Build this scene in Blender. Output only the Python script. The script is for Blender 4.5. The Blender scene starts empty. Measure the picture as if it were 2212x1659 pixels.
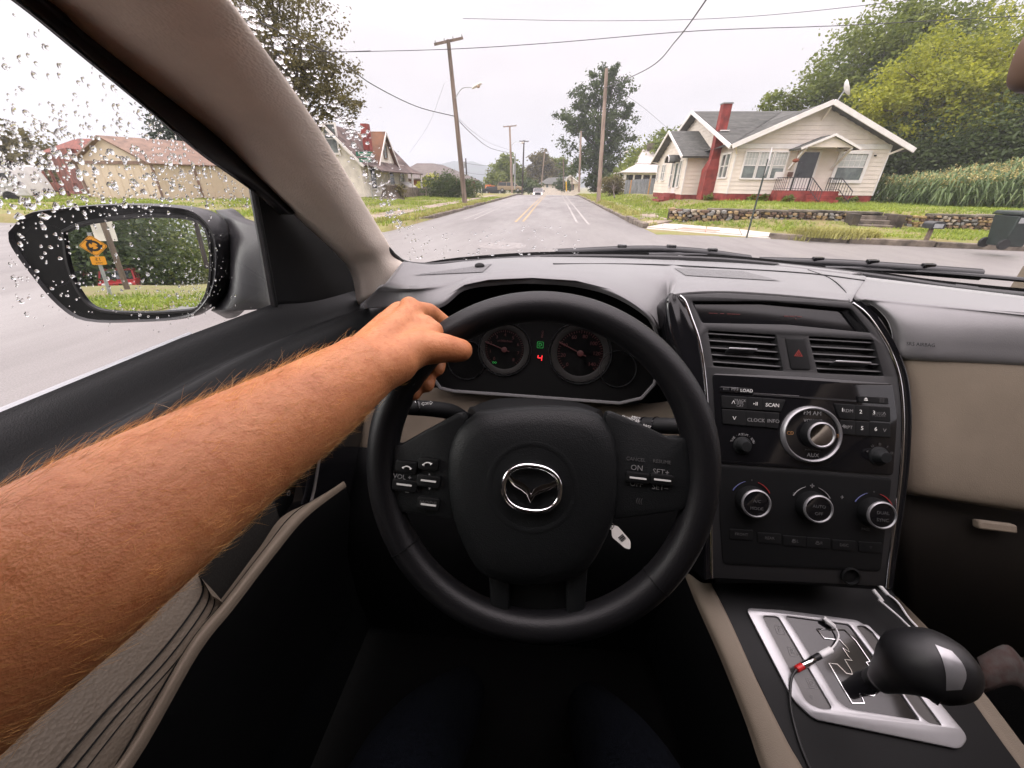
import bpy, bmesh, math, random
import numpy as np
from mathutils import Vector, Matrix
random.seed(7); RNG = np.random.default_rng(11)
SC = bpy.context.scene; COL = SC.collection
# ------------------------------------------------------------------ camera, sky, sun, exposure
FOC, CX, CY, EYE = 829.0, 1106.0, 829.5, 1.45          # photograph measured on a 2212 x 1659 grid
_P = np.array([(1200.-CX)/FOC, -(398.-CY)/FOC, 1.0]); _r = math.radians(0.8)
_d = np.array([math.cos(_r), -math.sin(_r), 0.])
_Yw = _P/np.linalg.norm(_P); _U = np.cross(_P, _d); _U /= np.linalg.norm(_U); _U *= 1 if _U[1] > 0 else -1
_X = np.cross(_U, _Yw); _X *= 1 if _X[0] > 0 else -1
CAMM = np.array([_X, _Yw, _U]); CAMC = np.array([0., 0., EYE])
cam = bpy.data.objects.new('camera', bpy.data.cameras.new('camera')); COL.objects.link(cam)
cam.data.sensor_width = 36.0; cam.data.lens = 36.0*FOC/2212.0; cam.data.clip_start = 0.02; cam.data.clip_end = 6000
m3 = Matrix(((CAMM[0,0], CAMM[0,1], -CAMM[0,2]), (CAMM[1,0], CAMM[1,1], -CAMM[1,2]), (CAMM[2,0], CAMM[2,1], -CAMM[2,2])))
cam.matrix_world = Matrix.Translation(CAMC) @ m3.to_4x4(); SC.camera = cam

wd = bpy.data.worlds.new('World'); SC.world = wd; wd.use_nodes = True
nt = wd.node_tree; nt.nodes.clear()
def wn(t, **k):
    n = nt.nodes.new(t)
    for a, b in k.items(): setattr(n, a, b)
    return n
wo = wn('ShaderNodeOutputWorld'); wb = wn('ShaderNodeBackground'); wadd = wn('ShaderNodeAddShader'); wb2 = wn('ShaderNodeBackground')
sky = wn('ShaderNodeTexSky', sky_type='NISHITA', sun_disc=False)
SUN_EL, SUN_AZ = math.radians(25), math.radians(-104)
sky.sun_elevation = SUN_EL; sky.sun_rotation = SUN_AZ
wb.inputs['Strength'].default_value = 0.05
hs = wn('ShaderNodeHueSaturation'); hs.inputs['Saturation'].default_value = 0.05
nt.links.new(sky.outputs[0], hs.inputs['Color']); nt.links.new(hs.outputs[0], wb.inputs['Color'])
# overcast layer: brightness grows smoothly with height, broken softly by cloud noise
tc = wn('ShaderNodeTexCoord'); sx = wn('ShaderNodeSeparateXYZ'); nt.links.new(tc.outputs['Generated'], sx.inputs[0])
mx = wn('ShaderNodeMath', operation='MAXIMUM'); mx.inputs[1].default_value = 0.0; nt.links.new(sx.outputs['Z'], mx.inputs[0])
pw_ = wn('ShaderNodeMath', operation='POWER'); pw_.inputs[1].default_value = 2.2; nt.links.new(mx.outputs[0], pw_.inputs[0])
mm = wn('ShaderNodeMath', operation='MULTIPLY_ADD'); mm.inputs[1].default_value = 4.0; mm.inputs[2].default_value = 0.42
nt.links.new(pw_.outputs[0], mm.inputs[0])
mp = wn('ShaderNodeMapping'); mp.inputs['Scale'].default_value = (1.2, 1.2, 4.0); nt.links.new(tc.outputs['Generated'], mp.inputs[0])
nz = wn('ShaderNodeTexNoise'); nz.inputs['Scale'].default_value = 2.2; nz.inputs['Detail'].default_value = 5; nt.links.new(mp.outputs[0], nz.inputs['Vector'])
cr = wn('ShaderNodeMapRange'); cr.inputs[1].default_value = 0.3; cr.inputs[2].default_value = 0.7; cr.inputs[3].default_value = 0.90; cr.inputs[4].default_value = 1.12
nt.links.new(nz.outputs[0], cr.inputs[0])
ml = wn('ShaderNodeMath', operation='MULTIPLY'); nt.links.new(mm.outputs[0], ml.inputs[0]); nt.links.new(cr.outputs[0], ml.inputs[1])
wb2.inputs['Color'].default_value = (1.0, 0.875, 0.905, 1)
ms = wn('ShaderNodeMath', operation='MULTIPLY'); ms.inputs[1].default_value = 1.0; nt.links.new(ml.outputs[0], ms.inputs[0])
nt.links.new(ms.outputs[0], wb2.inputs['Strength'])
nt.links.new(wb.outputs[0], wadd.inputs[0]); nt.links.new(wb2.outputs[0], wadd.inputs[1]); nt.links.new(wadd.outputs[0], wo.inputs[0])
sl = bpy.data.lights.new('sun', 'SUN'); sl.energy = 1.5; sl.angle = math.radians(30); sl.color = (1, .96, .9)
so = bpy.data.objects.new('sun', sl); COL.objects.link(so)
sd = Vector((math.sin(SUN_AZ)*math.cos(SUN_EL), math.cos(SUN_AZ)*math.cos(SUN_EL), math.sin(SUN_EL)))
so.rotation_euler = (-sd).to_track_quat('-Z', 'Y').to_euler(); so.location = (0, 0, 60)
vs = SC.view_settings; SC.display_settings.display_device = 'sRGB'
vs.view_transform = 'Standard'; vs.look = 'None'; vs.exposure = 0.42; vs.gamma = 1.0; vs.use_curve_mapping = False
SC.render.engine = 'CYCLES'; SC.cycles.max_bounces = 10; SC.cycles.transparent_max_bounces = 24
SC.cycles.transmission_bounces = 8; SC.cycles.caustics_reflective = False; SC.cycles.caustics_refractive = False
SC.cycles.sample_clamp_indirect = 4.0; SC.cycles.use_denoising = True

# ------------------------------------------------------------------ helpers: rays through the lens, real points on real planes
def ray(x, y): return CAMM @ np.array([(x-CX)/FOC, -(y-CY)/FOC, 1.0])
def WY(x, y, Y): r = ray(x, y); return CAMC + r*(Y/r[1])
def WX(x, y, X): r = ray(x, y); return CAMC + r*(X/r[0])
def WZ(x, y, z): r = ray(x, y); return CAMC + r*((z-EYE)/r[2])
def WD(x, y, d): return CAMC + ray(x, y)*d
def nrm(v): v = np.asarray(v, float); return v/np.linalg.norm(v)
class Plane:
    def __init__(s, o, u, n):
        s.o = np.asarray(o, float); s.n = nrm(n); s.u = nrm(np.asarray(u, float) - s.n*np.dot(u, s.n)); s.v = np.cross(s.n, s.u)
    def hit(s, x, y):
        r = ray(x, y); p = CAMC + r*(np.dot(s.o-CAMC, s.n)/np.dot(r, s.n)) - s.o
        return (float(p@s.u), float(p@s.v))
    def pt(s, a, b, h=0.): return s.o + s.u*a + s.v*b + s.n*h
    def px(s, x, y, h=0.): a, b = s.hit(x, y); return s.pt(a, b, h)
def catmull(pts, n):
    P = np.asarray(pts, float); m = len(P)
    if m == 2: t = np.linspace(0, 1, n)[:, None]; return P[0]*(1-t)+P[1]*t
    ext = np.vstack([2*P[0]-P[1], P, 2*P[-1]-P[-2]]); out = []
    for t in np.linspace(0, m-1, n):
        i = min(int(t), m-2); f = t-i; a, b, c, d = ext[i:i+4]
        out.append(.5*((2*b)+(-a+c)*f+(2*a-5*b+4*c-d)*f*f+(-a+3*b-3*c+d)*f**3))
    return np.array(out)
class MB:
    def __init__(s): s.v = []; s.f = []; s.m = []; s.cm = 0
    def add(s, V, F):
        o = len(s.v); s.v.extend([tuple(map(float, p)) for p in V]); s.f.extend([tuple(i+o for i in f) for f in F]); s.m.extend([s.cm]*len(F)); return s
    def box(s, x0, y0, z0, x1, y1, z1):
        V = [(x0,y0,z0),(x1,y0,z0),(x1,y1,z0),(x0,y1,z0),(x0,y0,z1),(x1,y0,z1),(x1,y1,z1),(x0,y1,z1)]
        return s.add(V, [(0,3,2,1),(4,5,6,7),(0,1,5,4),(1,2,6,5),(2,3,7,6),(3,0,4,7)])
    def obox(s, c, a, b, n):                       # centre and three half axes
        c, a, b, n = [np.asarray(q, float) for q in (c, a, b, n)]
        V = [c+i*a+j*b+k*n for k in (-1,1) for (i,j) in ((-1,-1),(1,-1),(1,1),(-1,1))]
        return s.add(V, [(0,3,2,1),(4,5,6,7),(0,1,5,4),(1,2,6,5),(2,3,7,6),(3,0,4,7)])
    def bar(s, p, q, w, t, up=(0,0,1)):             # bar of width w, thickness t from p to q
        p, q = np.asarray(p, float), np.asarray(q, float); d = nrm(q-p); a = np.cross(d, up)
        if np.linalg.norm(a) < 1e-6: a = np.cross(d, (1,0,0))
        a = nrm(a); b = np.cross(a, d); return s.obox((p+q)/2, a*w/2, (q-p)/2, b*t/2)
    def tube(s, path, r, n=8, closed=False, flat=1.0, up=None):
        P = [np.asarray(p, float) for p in path]; m = len(P); R = r if hasattr(r, '__len__') else [r]*m
        T = []
        for i in range(m):
            a = P[(i-1) % m] if (closed or i > 0) else P[i]; b = P[(i+1) % m] if (closed or i < m-1) else P[i]
            T.append(nrm(b-a))
        ref = np.asarray(up, float) if up is not None else (np.array([0,0,1.]) if abs(T[0][2]) < .9 else np.array([1.,0,0]))
        V = []
        for i in range(m):
            if up is None and i > 0: ref = N
            N = ref - T[i]*np.dot(ref, T[i]); N = nrm(N) if np.linalg.norm(N) > 1e-9 else nrm(np.cross(T[i], (1,0,.3)))
            B = np.cross(T[i], N)
            for k in range(n):
                a = 2*math.pi*k/n; V.append(P[i] + (B*math.cos(a) + N*math.sin(a)*flat)*R[i])
        F = []
        for i in range(m if closed else m-1):
            j = (i+1) % m
            for k in range(n): F.append((i*n+k, i*n+(k+1) % n, j*n+(k+1) % n, j*n+k))
        if not closed: F.append(tuple(range(n-1, -1, -1))); F.append(tuple((m-1)*n+k for k in range(n)))
        return s.add(V, F)
    def lathe(s, prof, o=(0,0,0), u=(1,0,0), n=(0,0,1), seg=24, cap=True):
        o = np.asarray(o, float); n = nrm(n); u = nrm(np.asarray(u, float)-n*np.dot(u, n)); w = np.cross(n, u); V = []; F = []
        for (r, h) in prof:
            for k in range(seg): a = 2*math.pi*k/seg; V.append(o+n*h+(u*math.cos(a)+w*math.sin(a))*r)
        for i in range(len(prof)-1):
            for k in range(seg): F.append((i*seg+k, i*seg+(k+1) % seg, (i+1)*seg+(k+1) % seg, (i+1)*seg+k))
        if cap and prof[0][0] > 1e-6: F.append(tuple(range(seg-1, -1, -1)))
        if cap and prof[-1][0] > 1e-6: F.append(tuple((len(prof)-1)*seg+k for k in range(seg)))
        return s.add(V, F)
    def grid(s, G):
        G = list(G); nu, nv = len(G), len(G[0]); V = [p for row in G for p in row]
        return s.add(V, [(i*nv+j, i*nv+j+1, (i+1)*nv+j+1, (i+1)*nv+j) for i in range(nu-1) for j in range(nv-1)])
    def prism(s, low, top):                          # two matching loops of 3D points
        k = len(low); return s.add(list(low)+list(top), [tuple(range(k-1,-1,-1)), tuple(range(k, 2*k))]+[(i, (i+1) % k, k+(i+1) % k, k+i) for i in range(k)])
    def ball(s, c, r, seg=12, rings=8, sc=(1,1,1)):
        c = np.asarray(c, float); V = []; F = []
        for i in range(rings+1):
            t = math.pi*i/rings
            for k in range(seg): a = 2*math.pi*k/seg; V.append(c+np.array([math.sin(t)*math.cos(a)*sc[0], math.sin(t)*math.sin(a)*sc[1], math.cos(t)*sc[2]])*r)
        for i in range(rings):
            for k in range(seg): F.append((i*seg+k, (i+1)*seg+k, (i+1)*seg+(k+1) % seg, i*seg+(k+1) % seg))
        return s.add(V, F)
    def mesh(s, name, mats, off=(0,0,0), smooth=35):
        me = bpy.data.meshes.new(name); o = np.asarray(off, float)
        me.from_pydata([(p[0]-o[0], p[1]-o[1], p[2]-o[2]) for p in s.v], [], s.f)
        for mt in (mats if isinstance(mats, (list, tuple)) else [mats]): me.materials.append(mt)
        if any(s.m): me.polygons.foreach_set('material_index', s.m)
        finish(me, smooth); return me
    def build(s, name, mats, parent=None, smooth=35, bevel=0, loc=None, solid=0, **k):
        off = root_of(parent) if loc is None else np.asarray(loc, float)
        return link(name, s.mesh(name, mats, off, smooth), parent, None if loc is None or parent is not None else loc, bevel, solid, **k)
def finish(me, smooth):
    bm = bmesh.new(); bm.from_mesh(me); bmesh.ops.remove_doubles(bm, verts=bm.verts, dist=1e-6); bmesh.ops.recalc_face_normals(bm, faces=bm.faces); bm.to_mesh(me); bm.free()
    if smooth:
        me.polygons.foreach_set('use_smooth', [True]*len(me.polygons)); me.set_sharp_from_angle(angle=math.radians(smooth))
    me.update()
ROOT = {}
def root_of(o):
    while o is not None and o.parent is not None: o = o.parent
    return np.array(o.location) if o is not None else np.zeros(3)
def link(name, me, parent=None, loc=None, bevel=0, solid=0, label=None, cat=None, group=None, kind=None):
    o = bpy.data.objects.new(name, me); COL.objects.link(o)
    if parent is not None: o.parent = parent
    if loc is not None: o.location = loc
    if solid:
        c_ = np.array([v.co for v in me.vertices]).mean(axis=0); acc = sum(float(np.dot(np.array(p.normal), np.array(CAMC)-root_of(parent)-np.array(p.center)))*p.area for p in me.polygons)
        if acc < 0: me.flip_normals()
        md = o.modifiers.new('thickness', 'SOLIDIFY'); md.thickness = solid; md.offset = -1
    if bevel: md = o.modifiers.new('edges', 'BEVEL'); md.width = bevel; md.segments = 2; md.limit_method = 'ANGLE'; md.angle_limit = math.radians(40)
    return tag(o, label, cat, group, kind)
def tag(o, label=None, cat=None, group=None, kind=None):
    if label: o['label'] = label
    if cat: o['category'] = cat
    if group: o['group'] = group
    if kind: o['kind'] = kind
    return o
def thing(name, label, cat, loc=(0,0,0), group=None):
    o = bpy.data.objects.new(name, None); COL.objects.link(o); o.location = tuple(map(float, loc)); o.empty_display_size = .1
    return tag(o, label, cat, group)
def copy_tree(o, parent=None):
    c = o.copy(); COL.objects.link(c)
    if parent is not None: c.parent = parent
    for ch in [q for q in KIDS.get(o.name, [])]: copy_tree(ch, c)
    return c
KIDS = {}
def patch(rows, nu, nv):                              # smooth surface through rows of control points
    A = [catmull(r, nv) for r in rows]; B = np.array([catmull([a[j] for a in A], nu) for j in range(nv)])
    return [[B[j][i] for j in range(nv)] for i in range(nu)]
def patch_mb(rows, nu=16, nv=24): return MB().grid(patch(rows, nu, nv))
def rrect(a0, b0, a1, b1, r, k=4):
    out = []
    for (ca, cb, t0) in ((a1-r, b1-r, 0), (a0+r, b1-r, 90), (a0+r, b0+r, 180), (a1-r, b0+r, 270)):
        for i in range(k+1): t = math.radians(t0+90*i/k); out.append((ca+r*math.cos(t), cb+r*math.sin(t)))
    return out
def rpoly(pts, r, k=4):                               # polygon with rounded corners
    out = []; n = len(pts); P = [np.asarray(p, float) for p in pts]
    for i in range(n):
        a, b, c = P[i-1], P[i], P[(i+1) % n]; d1, d2 = np.linalg.norm(a-b), np.linalg.norm(c-b); q = min(r, d1*.45, d2*.45)
        p0, p2 = b+(a-b)/d1*q, b+(c-b)/d2*q
        for j in range(k+1): t = j/k; out.append(tuple((1-t)**2*p0+2*t*(1-t)*b+t*t*p2))
    return out
def circ(a, b, r, n=32): return [(a+r*math.cos(2*math.pi*i/n), b+r*math.sin(2*math.pi*i/n)) for i in range(n)]
def curve_mesh(cu, name, M, mats, parent, smooth=30, **k):
    ob = bpy.data.objects.new('tmp', cu); me0 = ob.to_mesh(); me = me0.copy(); ob.to_mesh_clear(); bpy.data.objects.remove(ob); bpy.data.curves.remove(cu)
    me.name = name; off = root_of(parent); me.transform(Matrix.Translation(-Vector(off)) @ M)
    me.materials.clear()
    for mt in (mats if isinstance(mats, (list, tuple)) else [mats]): me.materials.append(mt)
    finish(me, smooth); return link(name, me, parent, **k)
def plmat(pl, a=0, b=0, h=0):
    o = pl.pt(a, b, h); return Matrix(((pl.u[0], pl.v[0], pl.n[0], o[0]), (pl.u[1], pl.v[1], pl.n[1], o[1]), (pl.u[2], pl.v[2], pl.n[2], o[2]), (0,0,0,1)))
def plate(name, pl, loops, h0, h1, mats, parent, bev=0, **k):   # flat plate with holes, lying on a plane
    cu = bpy.data.curves.new(name, 'CURVE'); cu.dimensions = '2D'; cu.fill_mode = 'BOTH'; cu.extrude = max((h1-h0)/2-bev, 1e-5); cu.bevel_depth = bev; cu.bevel_resolution = 1
    for lp in loops:
        sp = cu.splines.new('POLY'); sp.points.add(len(lp)-1)
        for p, q in zip(sp.points, lp): p.co = (q[0], q[1], 0, 1)
        sp.use_cyclic_u = True
    return curve_mesh(cu, name, plmat(pl, 0, 0, (h0+h1)/2), mats, parent, **k)
def text(name, s, pl, a, b, size, mat_, parent, h=.0006, rot=0, align='CENTER', **k):
    cu = bpy.data.curves.new(name, 'FONT'); cu.body = s; cu.size = size; cu.align_x = align; cu.align_y = 'CENTER'; cu.extrude = .00012; cu.resolution_u = 2
    return curve_mesh(cu, name, plmat(pl, a, b, h) @ Matrix.Rotation(rot, 4, 'Z'), mat_, parent, smooth=0, **k)
def np_mesh(name, V, nper, mats, tint=None):          # many separate n-gons from numpy, fast
    n = len(V); me = bpy.data.meshes.new(name); me.vertices.add(n); me.vertices.foreach_set('co', V.astype(np.float32).ravel())
    k = n//nper; me.loops.add(n); me.loops.foreach_set('vertex_index', np.arange(n, dtype=np.int32)); me.polygons.add(k)
    me.polygons.foreach_set('loop_start', np.arange(0, n, nper, dtype=np.int32))
    at = me.attributes.new('tint', 'FLOAT', 'FACE'); at.data.foreach_set('value', (RNG.random(k) if tint is None else tint).astype(np.float32))
    me.materials.append(mats); me.update(calc_edges=True); me.validate(); return me
# ------------------------------------------------------------------ materials
def newmat(name):
    m = bpy.data.materials.new(name); m.use_nodes = True; t = m.node_tree; return m, t, t.nodes['Principled BSDF'], t.nodes['Material Output']
def N(t, ty, **k):
    n = t.nodes.new(ty)
    for a, b in k.items():
        if a in n.inputs.keys(): n.inputs[a].default_value = b
        else: setattr(n, a, b)
    return n
def setspec(b, v): b.inputs['Specular IOR Level'].default_value = v
def mat(name, col, rough=.6, metal=0, var=.12, vs=6., bump=0, bs=150., bd=.002, spec=.5, coat=0, sheen=0, emit=None, es=1., col2=None, stretch=None, rvar=0, sub=0):
    m, t, b, o = newmat(name); L = t.links
    b.inputs['Roughness'].default_value = rough; b.inputs['Metallic'].default_value = metal; setspec(b, spec); b.inputs['Coat Weight'].default_value = coat; b.inputs['Coat Roughness'].default_value = .06
    tcn = N(t, 'ShaderNodeTexCoord'); vec = tcn.outputs['Object']
    if stretch: mpn = N(t, 'ShaderNodeMapping', Scale=stretch); L.new(vec, mpn.inputs[0]); vec = mpn.outputs[0]
    no = N(t, 'ShaderNodeTexNoise', Scale=vs, Detail=6.0, Roughness=.6); L.new(vec, no.inputs['Vector'])
    c = np.array(col); c2 = np.array(col2) if col2 is not None else np.clip(c*(1-var*2), 0, 1)
    c1 = c if col2 is not None else np.clip(c*(1+var), 0, 1)
    ra = N(t, 'ShaderNodeValToRGB'); ra.color_ramp.elements[0].position = .32; ra.color_ramp.elements[1].position = .68
    ra.color_ramp.elements[0].color = (*c2, 1); ra.color_ramp.elements[1].color = (*c1, 1)
    L.new(no.outputs[0], ra.inputs[0]); L.new(ra.outputs[0], b.inputs['Base Color'])
    if rvar: mr = N(t, 'ShaderNodeMapRange'); mr.inputs[3].default_value = rough-rvar; mr.inputs[4].default_value = rough+rvar; L.new(no.outputs[0], mr.inputs[0]); L.new(mr.outputs[0], b.inputs['Roughness'])
    if bump:
        n2 = N(t, 'ShaderNodeTexNoise', Scale=bs, Detail=3.0); L.new(vec, n2.inputs['Vector'])
        bu = N(t, 'ShaderNodeBump', Strength=bump, Distance=bd); L.new(n2.outputs[0], bu.inputs['Height']); L.new(bu.outputs[0], b.inputs['Normal'])
    if emit is not None: b.inputs['Emission Color'].default_value = (*emit, 1); b.inputs['Emission Strength'].default_value = es
    b.inputs['Sheen Weight'].default_value = sheen; b.inputs['Sheen Roughness'].default_value = .35
    if sub: b.inputs['Subsurface Weight'].default_value = sub; b.inputs['Subsurface Radius'].default_value = (.008, .003, .0015); b.inputs['Subsurface Scale'].default_value = 1.0
    return m
def grain(name, col, rough=.55, scale=700., strength=.5, dist=.0008, spec=.4, var=.06, stretch=None, col2=None, sheen=0):   # leather or moulded grain
    m = mat(name, col, rough, var=var, spec=spec, vs=9, col2=col2, sheen=sheen); t = m.node_tree; b = t.nodes['Principled BSDF']
    tcn = N(t, 'ShaderNodeTexCoord'); vec = tcn.outputs['Object']
    if stretch: mpn = N(t, 'ShaderNodeMapping', Scale=stretch); t.links.new(vec, mpn.inputs[0]); vec = mpn.outputs[0]
    vo = N(t, 'ShaderNodeTexVoronoi', feature='F1', Scale=scale); t.links.new(vec, vo.inputs['Vector'])
    n2 = N(t, 'ShaderNodeTexNoise', Scale=scale*.35, Detail=4.0); t.links.new(vec, n2.inputs['Vector'])
    ad = N(t, 'ShaderNodeMath', operation='ADD'); t.links.new(vo.outputs['Distance'], ad.inputs[0]); t.links.new(n2.outputs[0], ad.inputs[1])
    bu = N(t, 'ShaderNodeBump', Strength=strength, Distance=dist); t.links.new(ad.outputs[0], bu.inputs['Height']); t.links.new(bu.outputs[0], b.inputs['Normal'])
    return m
def leafmat(name, dark, light, trans=.35, rough=.5):
    m, t, b, o = newmat(name); L = t.links
    at = N(t, 'ShaderNodeAttribute', attribute_name='tint'); tcn = N(t, 'ShaderNodeTexCoord')
    no = N(t, 'ShaderNodeTexNoise', Scale=.7, Detail=3.0); L.new(tcn.outputs['Object'], no.inputs['Vector'])
    ad = N(t, 'ShaderNodeMath', operation='MULTIPLY_ADD'); ad.inputs[1].default_value = .55; L.new(at.outputs['Fac'], ad.inputs[0])
    mr = N(t, 'ShaderNodeMapRange'); mr.inputs[1].default_value = .3; mr.inputs[2].default_value = .7; mr.inputs[3].default_value = 0; mr.inputs[4].default_value = .45
    L.new(no.outputs[0], mr.inputs[0]); L.new(mr.outputs[0], ad.inputs[2])
    ra = N(t, 'ShaderNodeValToRGB'); ra.color_ramp.elements[0].color = (*dark, 1); ra.color_ramp.elements[1].color = (*light, 1); L.new(ad.outputs[0], ra.inputs[0])
    b.inputs['Roughness'].default_value = rough; setspec(b, .35); L.new(ra.outputs[0], b.inputs['Base Color'])
    tr = N(t, 'ShaderNodeBsdfTranslucent'); L.new(ra.outputs[0], tr.inputs[0]); mi = N(t, 'ShaderNodeMixShader'); mi.inputs[0].default_value = trans
    L.new(b.outputs[0], mi.inputs[1]); L.new(tr.outputs[0], mi.inputs[2]); L.new(mi.outputs[0], o.inputs[0]); return m
def panemat(name, tint=(.96,.97,.96), refl=.04):
    m, t, b, o = newmat(name); t.nodes.remove(b); L = t.links
    tr = N(t, 'ShaderNodeBsdfTransparent', Color=(*tint, 1)); gl = N(t, 'ShaderNodeBsdfGlossy', Roughness=.02); lw = N(t, 'ShaderNodeLayerWeight', Blend=.5)
    pw = N(t, 'ShaderNodeMath', operation='POWER'); pw.inputs[1].default_value = 5; L.new(lw.outputs['Facing'], pw.inputs[0])
    ma = N(t, 'ShaderNodeMath', operation='MULTIPLY_ADD'); ma.inputs[1].default_value = .55; ma.inputs[2].default_value = refl; L.new(pw.outputs[0], ma.inputs[0])
    mi = N(t, 'ShaderNodeMixShader'); L.new(ma.outputs[0], mi.inputs[0]); L.new(tr.outputs[0], mi.inputs[1]); L.new(gl.outputs[0], mi.inputs[2]); L.new(mi.outputs[0], o.inputs[0]); return m
# ================================================================== GROUND, ROADS, PAVEMENTS
def sstep(a, b, x): t = np.clip((x-a)/(b-a), 0, 1); return t*t*(3-2*t)
def rz(Y): return -3.6*sstep(60, 125, Y) - 2.5*sstep(110, 260, Y)      # the road falls away beyond its crest
def gz(X, Y):                                                            # height of the land
    X = np.asarray(X, float); Y = np.asarray(Y, float); r = rz(Y)
    right = sstep(5.0, 9.0, X)*.56*sstep(15.4, 18.6, Y)*(1-.5*sstep(60,110,Y)) + .14
    lowr = sstep(3.2, 3.5, X)*sstep(10.5, 11.2, Y+.17*(X-8))*(.12+.06*sstep(13.5,17,Y+.17*(X-8)))
    lowr = lowr*np.where((X > 3.3) & (X < 7.7), sstep(-.05,.35,Y-(17.75-.97*(X-4.55))), 1.)
    left = sstep(5.2, 5.5, -X)*sstep(12.6, 13.4, Y)*(.14+.12*sstep(6,20,-X))
    rm_ = np.where((X > 3.3) & (X < 7.7), sstep(-.05,.35,Y-(17.75-.97*(X-4.55))), 1.)
    z = np.where(X > 0, np.maximum(right, lowr)*rm_*sstep(3.2,3.5,X)*sstep(10.5,11.2,Y+.17*(X-8)), left)
    return r+z
def wetroad():
    m, t, b, o = newmat('asphalt'); L = t.links; tcn = N(t, 'ShaderNodeTexCoord')
    n1 = N(t, 'ShaderNodeTexNoise', Scale=.35, Detail=6.0, Roughness=.6); mpn = N(t, 'ShaderNodeMapping', Scale=(1,.22,1)); L.new(tcn.outputs['Object'], mpn.inputs[0]); L.new(mpn.outputs[0], n1.inputs['Vector'])
    n2 = N(t, 'ShaderNodeTexNoise', Scale=90.0, Detail=3.0); L.new(tcn.outputs['Object'], n2.inputs['Vector'])
    r1 = N(t, 'ShaderNodeValToRGB'); r1.color_ramp.elements[0].position = .32; r1.color_ramp.elements[1].position = .7; r1.color_ramp.elements[0].color = (.135,.125,.12,1); r1.color_ramp.elements[1].color = (.255,.24,.228,1); L.new(n1.outputs[0], r1.inputs[0])
    r2 = N(t, 'ShaderNodeValToRGB'); r2.color_ramp.elements[0].color = (.72,.72,.72,1); r2.color_ramp.elements[1].color = (1.2,1.2,1.2,1); r2.color_ramp.elements[0].position = .3; r2.color_ramp.elements[1].position = .7; L.new(n2.outputs[0], r2.inputs[0])
    mu = N(t, 'ShaderNodeMix', data_type='RGBA', blend_type='MULTIPLY'); mu.inputs[0].default_value = 1; L.new(r1.outputs[0], mu.inputs[6]); L.new(r2.outputs[0], mu.inputs[7]); L.new(mu.outputs[2], b.inputs['Base Color'])
    mr = N(t, 'ShaderNodeMapRange'); mr.inputs[1].default_value = .35; mr.inputs[2].default_value = .65; mr.inputs[3].default_value = .62; mr.inputs[4].default_value = .34; L.new(n1.outputs[0], mr.inputs[0]); L.new(mr.outputs[0], b.inputs['Roughness'])
    bu = N(t, 'ShaderNodeBump', Strength=.3, Distance=.006); L.new(n2.outputs[0], bu.inputs['Height']); L.new(bu.outputs[0], b.inputs['Normal']); return m
M_road = wetroad()
M_soil = mat('turf_soil', (.17,.19,.045), .95, var=.3, vs=.9, bump=.6, bs=14, bd=.05, col2=(.22,.17,.08))
M_conc = mat('concrete', (.52,.47,.42), .75, var=.08, vs=1.5, bump=.2, bs=60, bd=.004)
M_concd = mat('old_concrete', (.30,.24,.19), .8, var=.2, vs=1.2, bump=.4, bs=30, bd=.006)
M_kerb = mat('kerb_stone', (.17,.14,.11), .85, var=.35, vs=3, bump=.6, bs=25, bd=.02)
M_paintw = mat('road_paint_white', (.38,.36,.34), .6, var=.2, vs=2.5, col2=(.24,.226,.215)); M_painty = mat('road_paint_yellow', (.40,.27,.12), .6, vs=3, col2=(.27,.22,.15))
M_tact = mat('tactile_red', (.55,.23,.17), .7, var=.1, vs=3, bump=.6, bs=40, bd=.01)
def sheet(xs, ys, zf): return [[(x, y, zf(x, y)) for x in xs] for y in ys]
ysr = list(np.concatenate([np.linspace(-60,60,25), np.linspace(64,300,48)]))
b = MB(); b.grid(sheet(np.linspace(-5.45,3.45,8), ysr, lambda x,y: float(rz(y)) + .05*math.sin((x+5.45)/8.9*math.pi)*sstep(18,30,y)))
road = b.build('road', M_road, None, kind='structure', smooth=0)
b = MB(); xs_ = np.linspace(-90,90,37); rows = []
for t in np.linspace(0,1,6): rows.append([(x, (-4.5*(1-t)+t*(14.9-.17*(x-3) if x > 3.4 else 13.3+.02*x)), -.004+(-.004)) for x in xs_])
b.grid(rows); b.build('side_street', M_road, None, kind='structure', smooth=0)
# land: one sheet to the horizon, sunk under the roads
def land(x, y):
    z = float(gz(x, y)); inroad = (-5.5 < x < 3.5); instreet = (-5 < y < (14.4-.17*(x-3) if x > 3 else 12.9))
    d = math.hypot(x, y); z -= 1.9*float(sstep(13,30,-y))*float(sstep(5,9,-x))
    return z-.25 if (inroad or instreet) else z - .0 + (.05*math.sin(x*.9+1.3*math.sin(y*.5))*math.sin(y*.7) if (d < 120 and (x > 8 or x < -8.5)) else 0)
xs2 = np.unique(np.concatenate([np.linspace(-3000,-90,16), np.linspace(-90,-6,60), [-5.6,-5.5,-5.2,3.2,3.5,3.6], np.linspace(4,40,73), np.linspace(42,90,25), np.linspace(100,3000,16)]))
ys2 = np.unique(np.concatenate([np.linspace(-900,-60,8), np.linspace(-60,8,35), np.linspace(8.5,32,95), np.linspace(33,130,60), np.linspace(140,3800,30)]))
b = MB(); b.grid(sheet(xs2, ys2, land)); b.build('ground', M_soil, None, kind='structure', smooth=60)
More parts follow.
